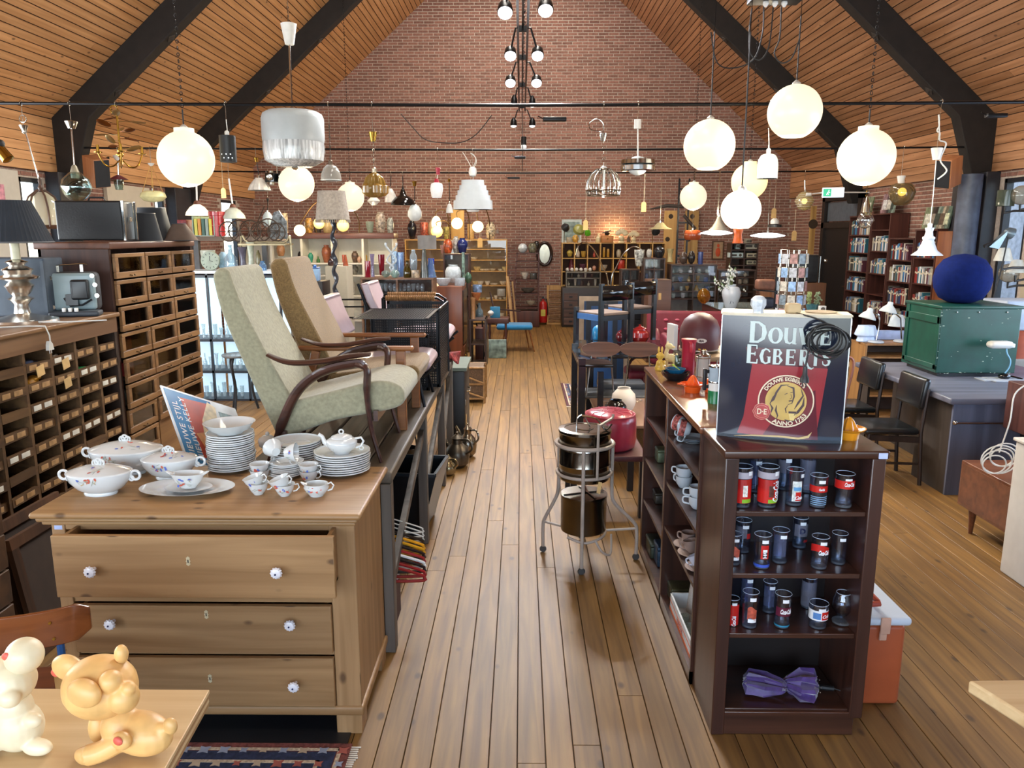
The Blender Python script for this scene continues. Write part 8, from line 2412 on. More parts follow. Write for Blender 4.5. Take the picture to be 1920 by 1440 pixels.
vs([(1319,569,25,28,11.9,'ball','g#c98b2a','amber_vase','vase','round amber glass vase glowing on the glass counter'),(1313,496,9,23,13.,'cyl','#3d4c86','vase','vase','square blue vase on top of the wide glass cabinet'),(1198,499,19,30,13.2,'cup','d#b9bcb6','vase','vase','pale flowered vase on the dark stand left of the glass cabinets'),(1217,483,10,16,13.1,'jar','#b3afa6','vase','vase','small white jar on the left glass cabinet'),(1236,484,20,22,13.1,'urn','#1f2126','vase','vase','black ornate vase on the left glass cabinet'),(1256,491,14,24,13.05,'hour','#b0a070','mantel_clock','clock','gilt mantel clock on the wide glass cabinet'),(1296,495,14,24,13.,'ball','#2a2522','figurine','ornament','dark carved figure left of the blue vase'),(1281,495,16,22,13.,'ball','#4f4038','figurine','ornament','brown twig ornament on the wide glass cabinet'),(1522,586,23,16,10.4,'cup','#3f6a74','plant_pot','pot','teal flower pot behind the coffee sign')],'vases about the glass cabinets')
Yv=11.3
p=at(1370,572,Yv)
t=T('flower_vase','white oriental vase with a bird drawing, full of white flowers, on the glass counter','vase',Vector((p.x,Yv,zc_)))
sV=Yv/1450
put(G().vessel([(a*17.5*sV,b*44*sV)for a,b in((.5,0),(.6,.05),(.95,.5),(1,.68),(.8,.88),(.42,.93),(.5,1))],28),'vase_body',mat('#bfc7d2',.15,coat=.5,noise=.03),t)
g=G()
for pts in(((-.04,.16),(0.,.18),(.03,.15)),((0.,.15),(-.03,.11),(-.04,.07)),((.02,.17),(.06,.19)),((-.01,.13),(.01,.08))):
 g.stroke(pts,.007,.001,z=.108)
put(g,'painted_bird',mat('#4c5266',.5),t)
rr=random.Random(9)
g=G();g2=G();g3=G()
for k in range(46):
 a=rr.uniform(0,6.3);r_=rr.uniform(.02,.22);z=.3+rr.uniform(.02,.32)-r_*.4
 q=Vector((math.cos(a)*r_-.04,math.sin(a)*r_*.6,z))
 g2.tube([(0,0,.27),q*.6+Vector((0,0,.12)),q],.002,4)
 g.ball(q,.014,7,5,(1,1,1.3)).ball(q+Vector((.02,-.01,-.02)),.011,7,5)
 if k%3==0:
  g3.ball(q+Vector((0,0,.02)),.03,6,4,(.3,.1,1.2),M=rz(a)@ry(.6))
put(g,'blossoms',mat('#d6dad8',.5),t,stuff=True);put(g2,'stems',mat('#5d7045',.6),t,stuff=True);put(g3,'leaves',mat('#7f9a6a',.6),t,stuff=True)
for k,(dx_,c)in enumerate(((-.06,'#9fae74'),(.07,'#8fa080'))):
 t=T('heather_plant',('left' if k==0 else 'right')+' pale green conical plant in the teal pot','plant',at(1516+16*k,572,10.4))
 g=G()
 for j in range(60):
  h_=rr.random()
  a=rr.uniform(0,6.3);r_=.055*(1-abs(h_-.4))*rr.random()
  g.ball((r_*math.cos(a),r_*math.sin(a),h_*.17),.013,5,4)
 put(g,'foliage',mat(c,.7,noise=.3),t,stuff=True)
YR=15.6
a=at(1366,560,YR);b=at(1423,456,YR)
t=shelfunit('radio_shelf','dark open shelf holding old radios at the back',a.x,YR,0,b.x-a.x,.35,b.z,GW,[at(1390,y,YR).z for y in(497,484,468)],((b.x-a.x)/2,),back=mat('#4f4640',.7))
for i,(x,y,w_,h_,c,lab)in enumerate(((1409,467,26,11,'#b9b3a4','cream table radio with a round dial'),(1380,483,26,9,'#c4d8dc','wide pale blue-lit radio'),(1410,483,20,8,'#b3aa92','beige radio on the middle board'),(1409,496,18,8,'#a9a48c','greenish radio on the lower board'),(1384,467,8,10,'#9ab0b2','pale blue card between the radios'),(1404,456,10,8,'#8f8a7c','small grey transistor on top of the radio shelf'))):
 p=at(x,y,YR+.05);s=YR/1450
 t=T('radio',lab,'radio',p,group='radios on the dark shelf')
 put(G().rbox(-w_*s/2,0,0,w_*s/2,.15,h_*s,.008),'case',mat(c,.4,noise=.1),t)
 put(G().lathe([(h_*s*.3,0),(0,.004)],14,M=tr(w_*s*.3,-.001,h_*s*.5)@rx(PI/2)).box(-w_*s*.42,-.004,h_*s*.3,w_*s*.05,0,h_*s*.7),'dial',mat('#4a463e',.4),t)
t=T('framed_picture','framed picture of an orange figure on the back wall','picture',at(1334,487,16.93))
put(G().box(0,0,0,.26,.02,.4),'frame',mat('#5a4030',.4),t);put(G().box(.03,-.004,.03,.23,0,.37),'paper',mat('#a58a6c',.6,noise=.2),t);put(G().ball((.13,-.005,.16),.06,12,8,(.9,.1,1.6)).ball((.13,-.005,.3),.03,10,6,(1,.1,1.2)),'orange_figure',mat('#c4502a',.6),t)
t=T('steel_lattice_post','black steel lattice stand with tools behind the globes','stand',at(1278,470,14.5));t.location.z=0
for x in(-.09,.09):
 put(G().box(x-.015,-.015,0,x+.015,.015,2.9),'upright',BMETAL,t)
for k in range(9):
 put(G().box(-.09,-.01,.3+k*.3,.09,.01,.33+k*.3),'rung',BMETAL,t)
put(G().tube([(-.6,0,2.36),(-.3,0,2.42),(.05,0,2.4)],[.01,.035,.03],8).tube([(0.,-.05,2.25),(.22,-.08,2.)],.03,8),'hung_tool',mat('#2b2320',.5),t)
Yc=9.
t=T('postcard_rack','tall white wire rack with postcards behind the coffee sign','rack',(at(1480,600,Yc).x,Yc,0))
zr0,zr9=at(1480,600,Yc).z,at(1480,468,Yc).z
g=G()
for k in range(8):
 a=k*PI/4
 g.tube([(.15*math.cos(a),.15*math.sin(a),zr0-.1),(.15*math.cos(a),.15*math.sin(a),zr9)],.004,5)
for k in range(9):
 g.ring((0,0,zr0+(zr9-zr0)*k/8),.15,.004,20,4)
put(g,'wire_frame',STEEL,t,label='chrome wire frame')
put(G().tube([(0,0,0),(0,0,zr9)],.014,8).lathe([(.25,0),(.25,.02),(0,.03)],20),'pole_and_base',STEEL,t)
i=0
for lv_ in range(5):
 for k in range(6):
  a=-PI/2+(k-2.5)*.62;i+=1
  M=tr(.158*math.cos(a),.158*math.sin(a),zr0+.03+lv_*(zr9-zr0)/5.2)@rz(a+PI/2)
  put(G().box(-.04,-.002,0,.04,0.,.11,M),'postcard',mat(('#8fb0d8','#b9bdc4','#a97f7a','#7f8f9c','#c9c4b8')[i%5],.5,noise=.4,scale=30),t)
t=T('tall_rack','black floor rack with dark shoes and bags left of the postcards','rack',at(1450,600,9.6));t.location.z=0
put(G().box(0.,0,0,.03,.03,1.5),'upright',BMETAL,t)
for k,(z,c)in enumerate(((1.27,'#6d4534'),(1.05,'#262b3c'),(.8,'#4a4844'),(.5,'#23242a'))):
 put(G().beam((-.25,0,z-.03),(0,0,z-.05),.2,.01),'rack_arm',BMETAL,t)
 put(G().rbox(-.24,-.08,z-.03,-.02,.08,z+.1,.03),'bag',mat(c,.6,noise=.3),t)
t=T('coffee_machine','dark espresso machine on a wooden counter by the right wall','machine',at(1508,530,12.))
put(G().rbox(-.2,0,0,.2,.35,.42,.02),'machine_body',mat('#26292c',.3,noise=.3),t);put(G().tube([(.22,0,0),(.22,0,.4)],.012,6).ball((.3,0,.33),.03),'chrome_parts',CHROME,t)
plain(at(1440,600,12).x,11.9,0,at(1540,600,12).x,12.5,t.location.z,'wood_counter',wood('#5b3a25','#7a5236','Z',8,.45),'brown panelled counter by the right wall','counter')
# middle of the hall: black chairs, sofa, frames
BLW=mat('#15171c',.25,coat=.3)
BSE=mat('#3d6fae',.35,coat=.3)
def stackchair(x,y,z,label,seat=True,low=False,rot=0.):
 t=T('black_chair',label,'chair',(x,y,z),rot,'stacked black chairs with blue seats')
 hs,hb=.36,.68
 for sx in(-.2,.2):
  put(G().box(sx-.022,-.22,0,sx+.022,-.18,hs+.06),'leg',BLW,t)
  put(G().box(sx-.022,.18,0,sx+.022,.22,hb),'leg',BLW,t)
 put(G().box(-.2,-.2,hs-.06,.2,.2,hs-.01),'seat_frame',BLW,t)
 put(G().rbox(-.19,-.19,hs-.01,.19,.19,hs+.02,.01),'seat',wood('#5e4a40','#7a6456','X',20,.6),t)
 put(G().box(.178,-.2,hs-.06,.204,.2,hs).box(-.2,-.224,hs-.06,.2,-.2,hs),'blue_edge',BSE,t)
 c=curve([(-.2,.2,0),(-.1,.235,0),(0,.245,0),(.1,.235,0),(.2,.2,0)])
 g=G();v=[]
 for q in c:
  v+=[(q.x,q.y,hb-.17),(q.x,q.y,hb-.02)]
 g.add(v,[(2*i,2*i+2,2*i+3,2*i+1)for i in range(len(c)-1)])
 o=put(g,'backrest',BLACKG,t);b=o.modifiers.new('s','SOLIDIFY');b.thickness=.02
Xs=at(1135,650,8.2).x
t=T('black_table','glossy black table carrying the stacked black chairs','table',(.66,7.64,0))
put(G().rbox(-.04,-.04,.7,1.09,1.06,.74,.01),'top',BLACKG,t)
for x,y in((0,0),(.98,0),(0,.95),(.98,.95)):
 put(G().box(x,y,0,x+.07,y+.07,.698),'leg',BLW,t)
stackchair(at(1131,600,8.1).x,8.1,.745,'black chair with a curved glossy back on the black table, nearer',rot=PI+.6,low=True)
stackchair(at(1178,600,8.75).x,8.75,.745,'second black chair on the table, behind the nearer one',rot=PI+.5,low=True)
S(G().lathe([(.05,0),(.06,.05),(.055,.12),(.03,.15),(0,.16)],18),'lidded_cup',mat('#1f7fb4',.3,coat=.3),'blue and green lidded cup on the black table','cup',onz(1120,636,.745))
S(G().ball((0,0,.05),.05,16,10,(1,1,.9)),'red_ball',mat('#b3282a',.3),'red and white round tin on the blue seat','tin',at(1120,602,8.2))
for x,y,r,h_,c,lab in((1199,640,.11,.17,'#8f2220','red enamel pot with a stepped lid on the black table'),(1165,640,.065,.13,'#5f1a20','smaller dark red lidded jar on the black table')):
 t=T('enamel_pot',lab,'pot',onz(x,y,.745))
 put(G().lathe([(.7*r,0),(r,.3*h_),(.95*r,.6*h_),(.7*r,.75*h_)],24),'pot_body',mat(c,.15,coat=.6),t)
 put(G().lathe([(.74*r,.75*h_),(.7*r,.85*h_),(.3*r,.95*h_),(.12*r,1.*h_),(.12*r,1.1*h_),(0,1.12*h_)],24),'lid',mat(c,.15,coat=.6),t)
for i,x in enumerate((1129,1201)):
 p=at(x,655,6.9)
 t=T('shell_chair',('left' if i==0 else 'right')+' chair with a dark oval plywood back on thin steel legs','chair',(p.x,6.95,0),group='oval-back plywood chairs')
 zc2=p.z
 g=G().prism([(.178*math.cos(k*PI/16),zc2+.08*math.sin(k*PI/16)*(1 if math.sin(k*PI/16)<0 else .75))for k in range(32)],0,.012,'Y')
 g.v=[(a,b_+.6*a*a,c)for a,b_,c in g.v]
 put(g,'backrest',wood('#4a3024','#6b4a3a','X',24,.3,coat=.3),t)
 for s_ in(-1,1):
  put(G().tube([(s_*.09,.03,zc2-.05),(s_*.13,.06,.42),(s_*.18,-.02,0)],.008,8),'leg',STEEL,t)
  put(G().tube([(s_*.14,.4,.42),(s_*.19,.5,0)],.008,8),'leg',STEEL,t)
 put(G().rbox(-.19,.04,.42,.19,.44,.45,.014),'seat',mat('#3a3c40',.4),t)
 put(G().box(.1,.012,zc2+.03,.125,.016,zc2+.042),'price_sticker',WHITE,t)
t=T('black_side_table','narrow black table with chair backs beside the aisle','table',(.5,6.6,0))
put(G().box(0,0,0,.06,.06,.86),'leg',BLW,t);put(G().box(.17,0.,0,.22,.05,.74),'leg',BLW,t)
put(G().box(0,.9,0,.06,.96,.86),'leg',BLW,t);put(G().rbox(0.,0,.78,.3,.96,.81,.01),'top',BLACKG,t)
for k in range(3):
 put(G().rbox(.25,.1+k*.3,.2+.12*k,.7,.35+k*.3,.27+.12*k,.02),'cushion',mat('#2d3036',.6),t)
for i,(x0,x1,y0,y1,Y,c,c2,lab)in enumerate(((1085,1182,556,690,9.6,'#a08a72','#27476f','large beige picture frame with a blue panel leaning behind the chairs'),(1098,1160,565,690,9.4,'#1c2028','#2d4f7c','dark framed blue picture in front of the beige frame'))):
 a,b=at(x0,y1,Y),at(x1,y0,Y);a.z=0
 t=T('picture_frame',lab,'frame',a,rot=(-.06,0,0))
 W,H=b.x-a.x,b.z
 for bx_ in((0,0,.06,H),(W-.06,0,W,H),(.06,0,W-.06,.06),(.06,H-.06,W-.06,H)):
  put(G().box(bx_[0],0,bx_[1],bx_[2],.03,bx_[3]),'frame_rail',mat(c,.5),t)
 put(G().box(.06,.01,.06,W-.06,.02,H-.06),'picture',mat(c2,.3,noise=.2,scale=5),t)
SOF=mat('#6e1226',.6,noise=.12)
a=at(1205,640,10.6)
t=T('sofa','red buttoned sofa with curved dark red arms','sofa',(a.x-.02,10.,0),-.1)
put(G().rbox(0,-.3,.28,1.25,.35,.44,.06),'seat',SOF,t)
o=put(G().rbox(0,0,0,1.25,.14,.5,.05,M=tr(0,.36,.42)@rx(-.22)),'backrest',SOF,t)
for r_ in range(2):
 for c in range(8):
  put(G().ball((.1+c*.15,.405+.03*r_,.66+r_*.12),.03,8,6,(1,.6,.6)),'button',mat('#c2566a',.3),o)
for x in(.12,1.05):
 put(G().tube(curve([(x,.3,.42),(x,.28,.6),(x,.1,.66),(x,-.2,.58),(x,-.28,.42)]),.035,10,flat=1.4),'armrest',mat('#5b1524',.4),t)
 put(G().tube([(x,-.2,0),(x,-.2,.3)],.02,8),'leg',BLW,t);put(G().tube([(x,.3,0),(x,.3,.3)],.02,8),'leg',BLW,t)
for k in range(2):
 t=T('cinema_chair',('farther' if k else 'nearer')+' red folding cinema seat beside the maroon helmet','seat',(at(1262,640,7.6).x-.12*k,7.6+.6*k,0),group='red folding seats')
 put(G().rbox(-.25,-.2,.4,.2,.25,.5,.04),'seat',SOF,t);put(G().rbox(.14,-.2,.45,.22,.25,.86,.03),'backrest',SOF,t)
 put(G().tube(curve([(-.28,-.24,.35),(-.24,-.24,.62),(-.05,-.24,.68),(.15,-.24,.66)]),.014,8,flat=1.2),'armrest',CHROME,t);put(G().box(-.1,-.22,0,.1,.22,.4),'pedestal',BLW,t)
 # left middle: showcase, plank shelf, floor lamp, glassware
YS=8.8
xs0,xs1,zs_=at(366,600,YS).x,at(470,600,YS).x,at(430,508,YS).z
t=T('glass_showcase','black steel showcase with panes made to glow like daylight and glassware behind the armchairs','showcase',(xs0-.25,YS,0))
W=xs1-xs0+.6
for z in[at(430,y,YS).z for y in(748,695,636,516)]:
 put(G().box(0,0,z-.03,W,.4,z),'shelf_rail',mat('#161b24',.4),t)
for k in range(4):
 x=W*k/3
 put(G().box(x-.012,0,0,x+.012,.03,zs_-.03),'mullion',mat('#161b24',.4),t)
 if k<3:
  put(G().box(x+.015,.4,.02,x+W/3-.015,.405,zs_-.05),'frosted_glow_pane',mat('#c8e2f2',.3,noise=.05,emit=.75,ecol='#c4e2f4'),t)  # panes emit on their own to imitate daylight from behind
put(G().box(0,-.01,zs_-.03,W,.42,zs_),'top',mat('#d2dbe2',.4),t)
rows=[]
for li,y in enumerate((634,693,745)):
 for k in range(8):
  rows.append((372+k*11+li*3,y,8,20+(k*7+li*5)%14,YS+.15,('cup','hour','bot')[(k+li)%3],'g#f2fafc','goblet','glass','clear glass %s on the %s showcase board'%('one two three four five six seven eight'.split()[k]+' from the left',('upper','middle','lower')[li])))
vs(rows,'glasses in the black showcase')
p=at(396,507,YS+.15)
t=T('mantel_clock','round pale green clock with black hour marks on the showcase','clock',p)
put(G().lathe([(.105,-.02),(.11,0),(.105,.02)],32,M=tr(0,0,.11)@rx(PI/2)),'clock_case',mat('#8f9a86',.4),t)
g=G()
for k in range(12):
 a=k*PI/6
 g.stroke([(.07*math.sin(a),.11+.07*math.cos(a)),(.09*math.sin(a),.11+.09*math.cos(a))],.006,z=.0215)
g.stroke([(0,.11),(0.,.165)],.006,z=.023).stroke([(0,.11),(.035,.1)],.005,z=.023)
put(g,'hour_marks',BLACK,t)
vs([(392,506,27,36,YS+.3,'bowl','#b7b9a8','lampshade','lampshade','cream dish shade behind the round clock'),(420,507,22,34,YS+.3,'ball','#a9d0ea','vase','vase','pale blue flat glass disc on the showcase'),(434,508,24,48,YS+.2,'bot','g#d8e6ee','decanter','decanter','clear ball-stoppered decanter on the showcase'),(457,508,18,44,YS+.2,'hour','#55505f','vase','vase','tall grey purple waisted vase'),(472,505,16,50,YS+.2,'hour','#b3b9a6','vase','vase','tall celadon waisted vase'),(486,510,10,40,YS+.2,'ball','#6d6546','lantern','lantern','olive oval lantern frame'),(494,522,14,32,YS+.1,'jar','g#9fc9e8','jar','jar','blue tinted glass jar between the armchairs')],'things on top of the black showcase')
YK=9.6
zk_=at(420,444,YK).z
t=T('plank_shelf','weathered plank shelf on steel posts carrying a red tin and books','shelf',(at(332,444,YK).x,YK,0))
put(G().box(0,0,zk_-.05,at(520,444,YK).x-at(332,444,YK).x,.35,zk_),'plank',wood('#5b4a3c','#7d6a58','X',10,.6),t)
for x in(.15,1.):
 put(G().box(x,.1,0,x+.06,.16,zk_-.05),'post',mat('#4c4a4a',.5),t)
p=at(409,443,YK+.1);s=YK/1450
t=T('red_tin','round red metal canister on the plank shelf','tin',p)
put(G().lathe([(13.5*s,0),(13.5*s,37*s),(15*s,38*s),(15*s,45*s),(0,45*s)],28),'canister',mat('#a3151c',.25,coat=.3),t)
put(G().ring((0,0,20*s),13.6*s,.002,28,4),'band',mat('#d0a090',.4),t)
t=T('book_box','pale green wooden box packed with upright books on the plank shelf','box',at(362,443,YK))
put(G().box(0,0,0,.01,.25,.24).box(.26,0,0,.27,.25,.24).box(0,.24,0,.27,.25,.24).box(0,0,0,.27,.25,.01),'box_body',mat('#8fa59a',.5),t)
for k,c in enumerate(('#c9c24a','#d08a2a','#2f5a4c','#8a9a90','#d3c23a')):
 S(G().box(0,0,0,.035,.18,.2),'book',mat(c,.5),('first second third fourth fifth'.split()[k])+' book from the left in the pale green box','book',at(362,443,YK)+Vector((.02+.045*k,.01,.011)))
plain(at(334,443,9.62).x,9.62,zk_+.001,at(350,443,9.6).x,9.82,at(338,412,9.6).z,'display_case',mat('#7a1f26',.4,noise=.5,scale=20),'small red glass-sided case left of the books','case')
p=at(475,445,9.)
t=T('model_carriage','tangle of spoked iron wheels and rods on a table frame','ornament',p)
g=G()
for x,r in((-.28,.11),(-.16,.12),(-.03,.12),(.09,.11),(.18,.13),(.27,.1)):
 g.ring((x,0,r*.6),r,.008,18,5,rx(PI/2))
 for k in range(4):
  g.tube([(x+r*math.cos(k*PI/4),0,r*.6+r*math.sin(k*PI/4)),(x-r*math.cos(k*PI/4),0,r*.6-r*math.sin(k*PI/4))],.004,4)
g.tube([(0.,0,.05),(.15,0,.35),(.05,0,.38)],.007,5)
put(g,'wheels',mat('#4f4238',.5,.5),t)
t=T('garment_rail','brass tube rail frame under the model carriage','rail',(p.x-.05,9.,0))
put(G().tube(curve([(-.1,0,0),(-.1,0,p.z-.12),(0.,0,p.z-.06),(.4,0,p.z-.06),(.48,0,p.z-.12),(.48,0,0)],4),.012,8).box(-.1,-.1,p.z-.09,.45,.2,p.z-.07),'rail',mat('#8f8264',.35,.6),t)
S(G().prism([(0,0),(.2,0),(.2,.2),(.12,.32),(.06,.3),(0.,.12)],0,.03,'Y'),'carved_panel',mat('#6e7476',.5,noise=.95,scale=26),'black and white marbled figure panel','ornament',at(506,448,9.1))
YL=8.2
p=at(632,600,YL);p.z=0
t=T('floor_lamp','twisted dark floor lamp with a beige fringed fabric shade','floor lamp',p)
za,zb=at(632,412,YL).z,at(632,358,YL).z
put(G().tube([(.014*math.cos(k*.8),.014*math.sin(k*.8),k*za/90)for k in range(91)],[.022+.005*math.sin(k*.8)for k in range(91)],8),'twisted_stem',mat('#23262e',.3,coat=.3,noise=.4),t)
put(G().lathe([(.16,0),(.15,.03),(.03,.06),(0,.07)],24),'base',mat('#23262e',.3),t)
sL=YL/1450
o=put(G().lathe([(31*sL,za),(24.5*sL,zb),(24*sL,zb),(30.5*sL,za)],48),'lamp_shade',mat('#8f857a',.9,noise=.2,scale=40),t)
g=G()
for k in range(56):
 a=k*2*PI/56
 g.tube([(31*sL*math.cos(a),31*sL*math.sin(a),za),(31*sL*math.cos(a),31*sL*math.sin(a),za-.03)],.004,4)
put(g,'fringe',mat('#8f857a',.9),o,stuff=True)
YG=9.2
a,b=at(680,640,YG),at(812,521,YG)
zg=b.z
t=shelfunit('wooden_vitrine','wide brown wooden vitrine carrying coloured glassware',a.x,YG,0,b.x-a.x,.4,zg,wood('#54351f','#75502f','X',14,.4),(zg-.25,.4),((b.x-a.x)*.5,),back=mat('#3f3a38',.6),cat='cabinet',glassfront=True)
vs([(690,520,10,30,YG+.1,'cyl','g#c92a4a','vase','vase','slim ruby glass vase at the left of the vitrine top'),(699,519,9,42,YG+.2,'hour','g#c8bfd8','vase','vase','clear lilac waisted vase on the vitrine'),(716,516,12,38,YG+.15,'cup','g#b5162e','vase','vase','bright red flared glass vase'),(740,520,12,48,YG+.25,'cyl','g#cfe0ee','vase','vase','clear tall straight vase, left one'),(752,520,12,46,YG+.25,'cyl','g#a9c9ea','vase','vase','bluish tall straight vase, right one'),(776,521,14,52,YG+.2,'urn','g#dfe6ea','vase','vase','clear cut glass urn'),(764,521,15,32,YG+.05,'bot','g#6e5a18','bottle','bottle','olive glass bell bottle'),(796,521,16,56,YG+.05,'con','#45463f','lamp_base','lamp','tall grey conical ceramic lamp foot'),(779,521,16,14,YG+.02,'cyl','d#9c8a74','caddy','box','small painted box between bottle and cone'),(741,521,17,15,YG+.02,'ball','g#b9d0c9','vase','vase','greenish bubble glass at the vitrine front edge'),(723,520,16,13,YG+.02,'ball','g#a8b8b2','vase','vase','grey bubble glass left of the green bubble'),(808,520,20,34,YG+.1,'con','g#8fb4e0','vase','vase','blue clear triangular glass piece')],'glassware on the wooden vitrine')
S(G().lathe([(.11,0),(.11,.16),(.105,.16),(.105,0)],28),'lampshade',mat('#777370',.7),'grey drum shade on the conical lamp foot','lampshade',at(801,467,YG+.07))
t=T('glass_candelabra','pair of curling clear glass stems on the vitrine','candelabra',at(735,521,YG+.03))
for s_ in(-1,1):
 put(G().tube(curve([(s_*.05,0,.02),(-s_*.02,0,.12),(s_*.055,0,.2),(-s_*0.,0,.29),(-s_*.06,0,.37),(-s_*.062,0,.41)]),.011,8),'glass_stem',glass('#dfe6ea',2.6,.35),t)
for k in range(12):
 vs([(698+k*8.6,546 if k%2 else 545,9,14,YG+.15,('cup','ball','jar')[k%3],'g#b9c6cf','glass_piece','glass','%s from the left of the small clear pieces inside the wooden vitrine'%'first second third fourth fifth sixth seventh eighth ninth tenth eleventh twelfth'.split()[k])],'clear pieces inside the vitrine')
plain(at(566,560,9.9).x,9.9,0,at(606,560,9.9).x,10.3,at(590,528,9.9).z,'black_cupboard',mat('#191419',.4),'black cupboard under the pale blue boxes','cupboard')
for k,x in enumerate((566,582)):
 q=at(x,527,9.95)
 t=T('blue_canister',('left' if k==0 else 'right')+' pale blue storage jar with a blue knob','canister',q,group='pale blue jars')
 put(G().rbox(0,0,0,.105,.12,.16,.008),'jar_body',mat('#93b7e0',.25,coat=.4),t);put(G().rbox(-.003,-.003,.16,.108,.123,.175,.005).ball((.05,.06,.185),.022),'lid',mat('#3f66a8',.25),t)
plain(at(612,560,11).x,11.,0,at(652,560,11).x,11.4,at(632,499,11).z,'cream_cabinet',mat('#b3ab98',.5,noise=.04),'tall cream metal cabinet behind the floor lamp','cabinet')
vs([(621,498,12,18,11.1,'bot','#3a2320','jug','jug','brown glazed bottle jug on the cream cabinet'),(648,498,10,20,11.1,'con','#9c4a2c','ornament','ornament','terracotta abstract figure on the cream cabinet'),(660,552,15,26,14.35,'jar','#a9a59c','jug','jug','pale grey pitcher in the white shelves'),(601,575,14,18,8.,'ball','#b9bcbc','bust','ornament','white round-headed ornament behind the pink chair')],'pieces by the cream cabinet')
t=T('iron_rack','black wrought iron rack right of the floor lamp post','rack',at(655,600,8.6));t.location.z=0
for z in(1.,1.12,1.2):
 put(G().tube([(-.2,0,z),(.2,0,z)],.01,6),'bar',BMETAL,t)
put(G().tube([(-.15,0,0),(-.15,0,1.2)],.01,6).tube([(.18,0,0),(.18,0,1.2)],.01,6),'post',BMETAL,t)
a=at(800,690,10.8)
W=at(868,690,10.8).x-a.x;H=at(840,537,10.8).z
t=T('walnut_cupboard','upright walnut cupboard with white bowls on top beside the aisle','cupboard',(a.x,10.8,0))
WN=wood('#5a2e1a','#7c4528','Z',10,.35,.05,coat=.2)
put(G().rbox(0,0,0,W,.8,H,.006),'cupboard_body',WN,t);put(G().box(W,.06,.38,W+.015,.74,H-.06),'glass_door',mat('#241510',.2,coat=.3),t)
for k in range(2):
 d_=put(G().box(W,.06+.35*k,.06,W+.015,.38+.35*k,.34),'drawer',WN,t,bev=.003);put(G().ball((W+.025,.22+.35*k,.2),.013),'knob',BRASS,d_)
vs([(831,536,31,14,11.,'bowl','#b9c3cc','oven_dish','dish','ribbed white souffle dish at the left on the walnut cupboard'),(850,530,30,33,11.3,'jar','#c2ccd2','cake_dome','dome','white pumpkin-shaped lidded dish'),(862,536,20,15,11.,'cyl','#b5c0ca','oven_dish','dish','white ribbed pot right of the souffle dish'),(878,531,14,20,11.4,'ball','#3f5f4c','vase','vase','dark green round vase at the cupboard edge'),(869,520,6,46,11.3,'cyl','d#6f8a7c','vase','vase','tall thin mottled green vase')],'dishes on the walnut cupboard')
a=at(833,600,12.6)
t=shelfunit('small_vitrine','dark small glass cabinet under the blue and orange vases',a.x,12.6,0,at(881,600,12.6).x-a.x,.4,at(850,476,12.6).z,wood('#3a211a','#55342a','Z',14,.4),(1.25,.9),back=mat('#8f8a84',.5),cat='cabinet',glassfront=True)
vs([(840,475,17,26,12.7,'jar','d#b5532c','vase','vase','orange and lilac mottled glass vase'),(867,475,20,28,12.7,'urn','#1d2b66','vase','vase','cobalt blue handled vase on the small cabinet'),(855,474,13,30,12.8,'jar','d#a9a49c','vase','vase','striped grey ginger jar between the coloured vases'),(809,519,12,34,9.45,'cup','#24389a','vase','vase','tall bright blue vase left of the small cabinet'),(830,475,9,15,12.8,'cup','#b98a80','vase','vase','pinkish cup vase at the left edge')],'vases on the small dark cabinet')
vs([(895,548,18,14,11.6,'cyl','d#7f9ac0','planter','planter','blue and white square planter'),(893,563,18,14,11.3,'bowl','#a9663f','basket','basket','brown wicker bowl under the planter'),(887,600,11,42,11.2,'hour','#b0835a','turned_stand','stand','stack of turned pale wooden rings'),(899,598,15,30,11.5,'bot','g#a9bcc4','bottle','bottle','large clear demijohn bottle'),(940,555,17,14,16.3,'cyl','#b4b3ab','bucket','bucket','grey enamel bucket on the oak shelf'),(920,592,12,10,12.3,'ball','#c9c6c2','toy_animal','toy','white and black spotted animal figure')],'clutter beyond the walnut cupboard')
t=shelfunit('side_cabinet','dark cluttered side cabinet between the walnut cupboard and the aisle',at(880,600,11.1).x,11.1,0,.24,.55,at(890,599,11.1).z,GW,(.35,))
t=T('occasional_table','small black table on cabriole legs before the showcase','table',at(455,772,8.35))
t.location.z=0
put(G().lathe([(.17,.6),(.18,.61),(.18,.625),(0,.63)],28),'top',mat('#8d8f8c',.2,.5),t)
for k in range(3):
 q=k*2.1+.4
 put(G().tube(curve([(.13*math.cos(q),.13*math.sin(q),.6),(.17*math.cos(q),.17*math.sin(q),.5),(.12*math.cos(q),.12*math.sin(q),.25),(.17*math.cos(q),.17*math.sin(q),0)]),.014,8),'leg',BLACK,t)
t=T('side_table','small dark table with turned legs in front of the blue chair','table',(at(914,640,12.2).x,12.2,0))
put(G().rbox(0,0,.52,.34,.35,.6,.01),'top',BK,t)
for x in(.03,.29):
 for y in(.04,.3):
  put(G().lathe([(.012,0),(.02,.06),(.012,.1),(.022,.16),(.012,.22),(.02,.34),(.012,.42),(.02,.52)],10,(x,y,0)),'leg',BK,t)
plain(at(914,640,12.2).x+.04,12.3,.601,at(914,640,12.2).x+.2,12.32,.78,'blue_card',mat('#2f7fa8',.5),'bright blue card standing on the dark small table','card')
t=T('easy_chair','bright blue seat chair on thin wooden legs at the end of the aisle','chair',(at(965,612,12.9).x,12.9,0))
put(G().rbox(-.3,-.25,.36,.3,.25,.44,.04),'seat',mat('#1976a8',.8,sheen=.3),t)
for x,y in((-.2,-.22),(.3,-.22),(-.15,.22),(.22,.22)):
 put(G().tube([(x*.8,y*.9,.36),(x*1.1,y,0)],[.014,.009],8),'leg',BEECH,t)
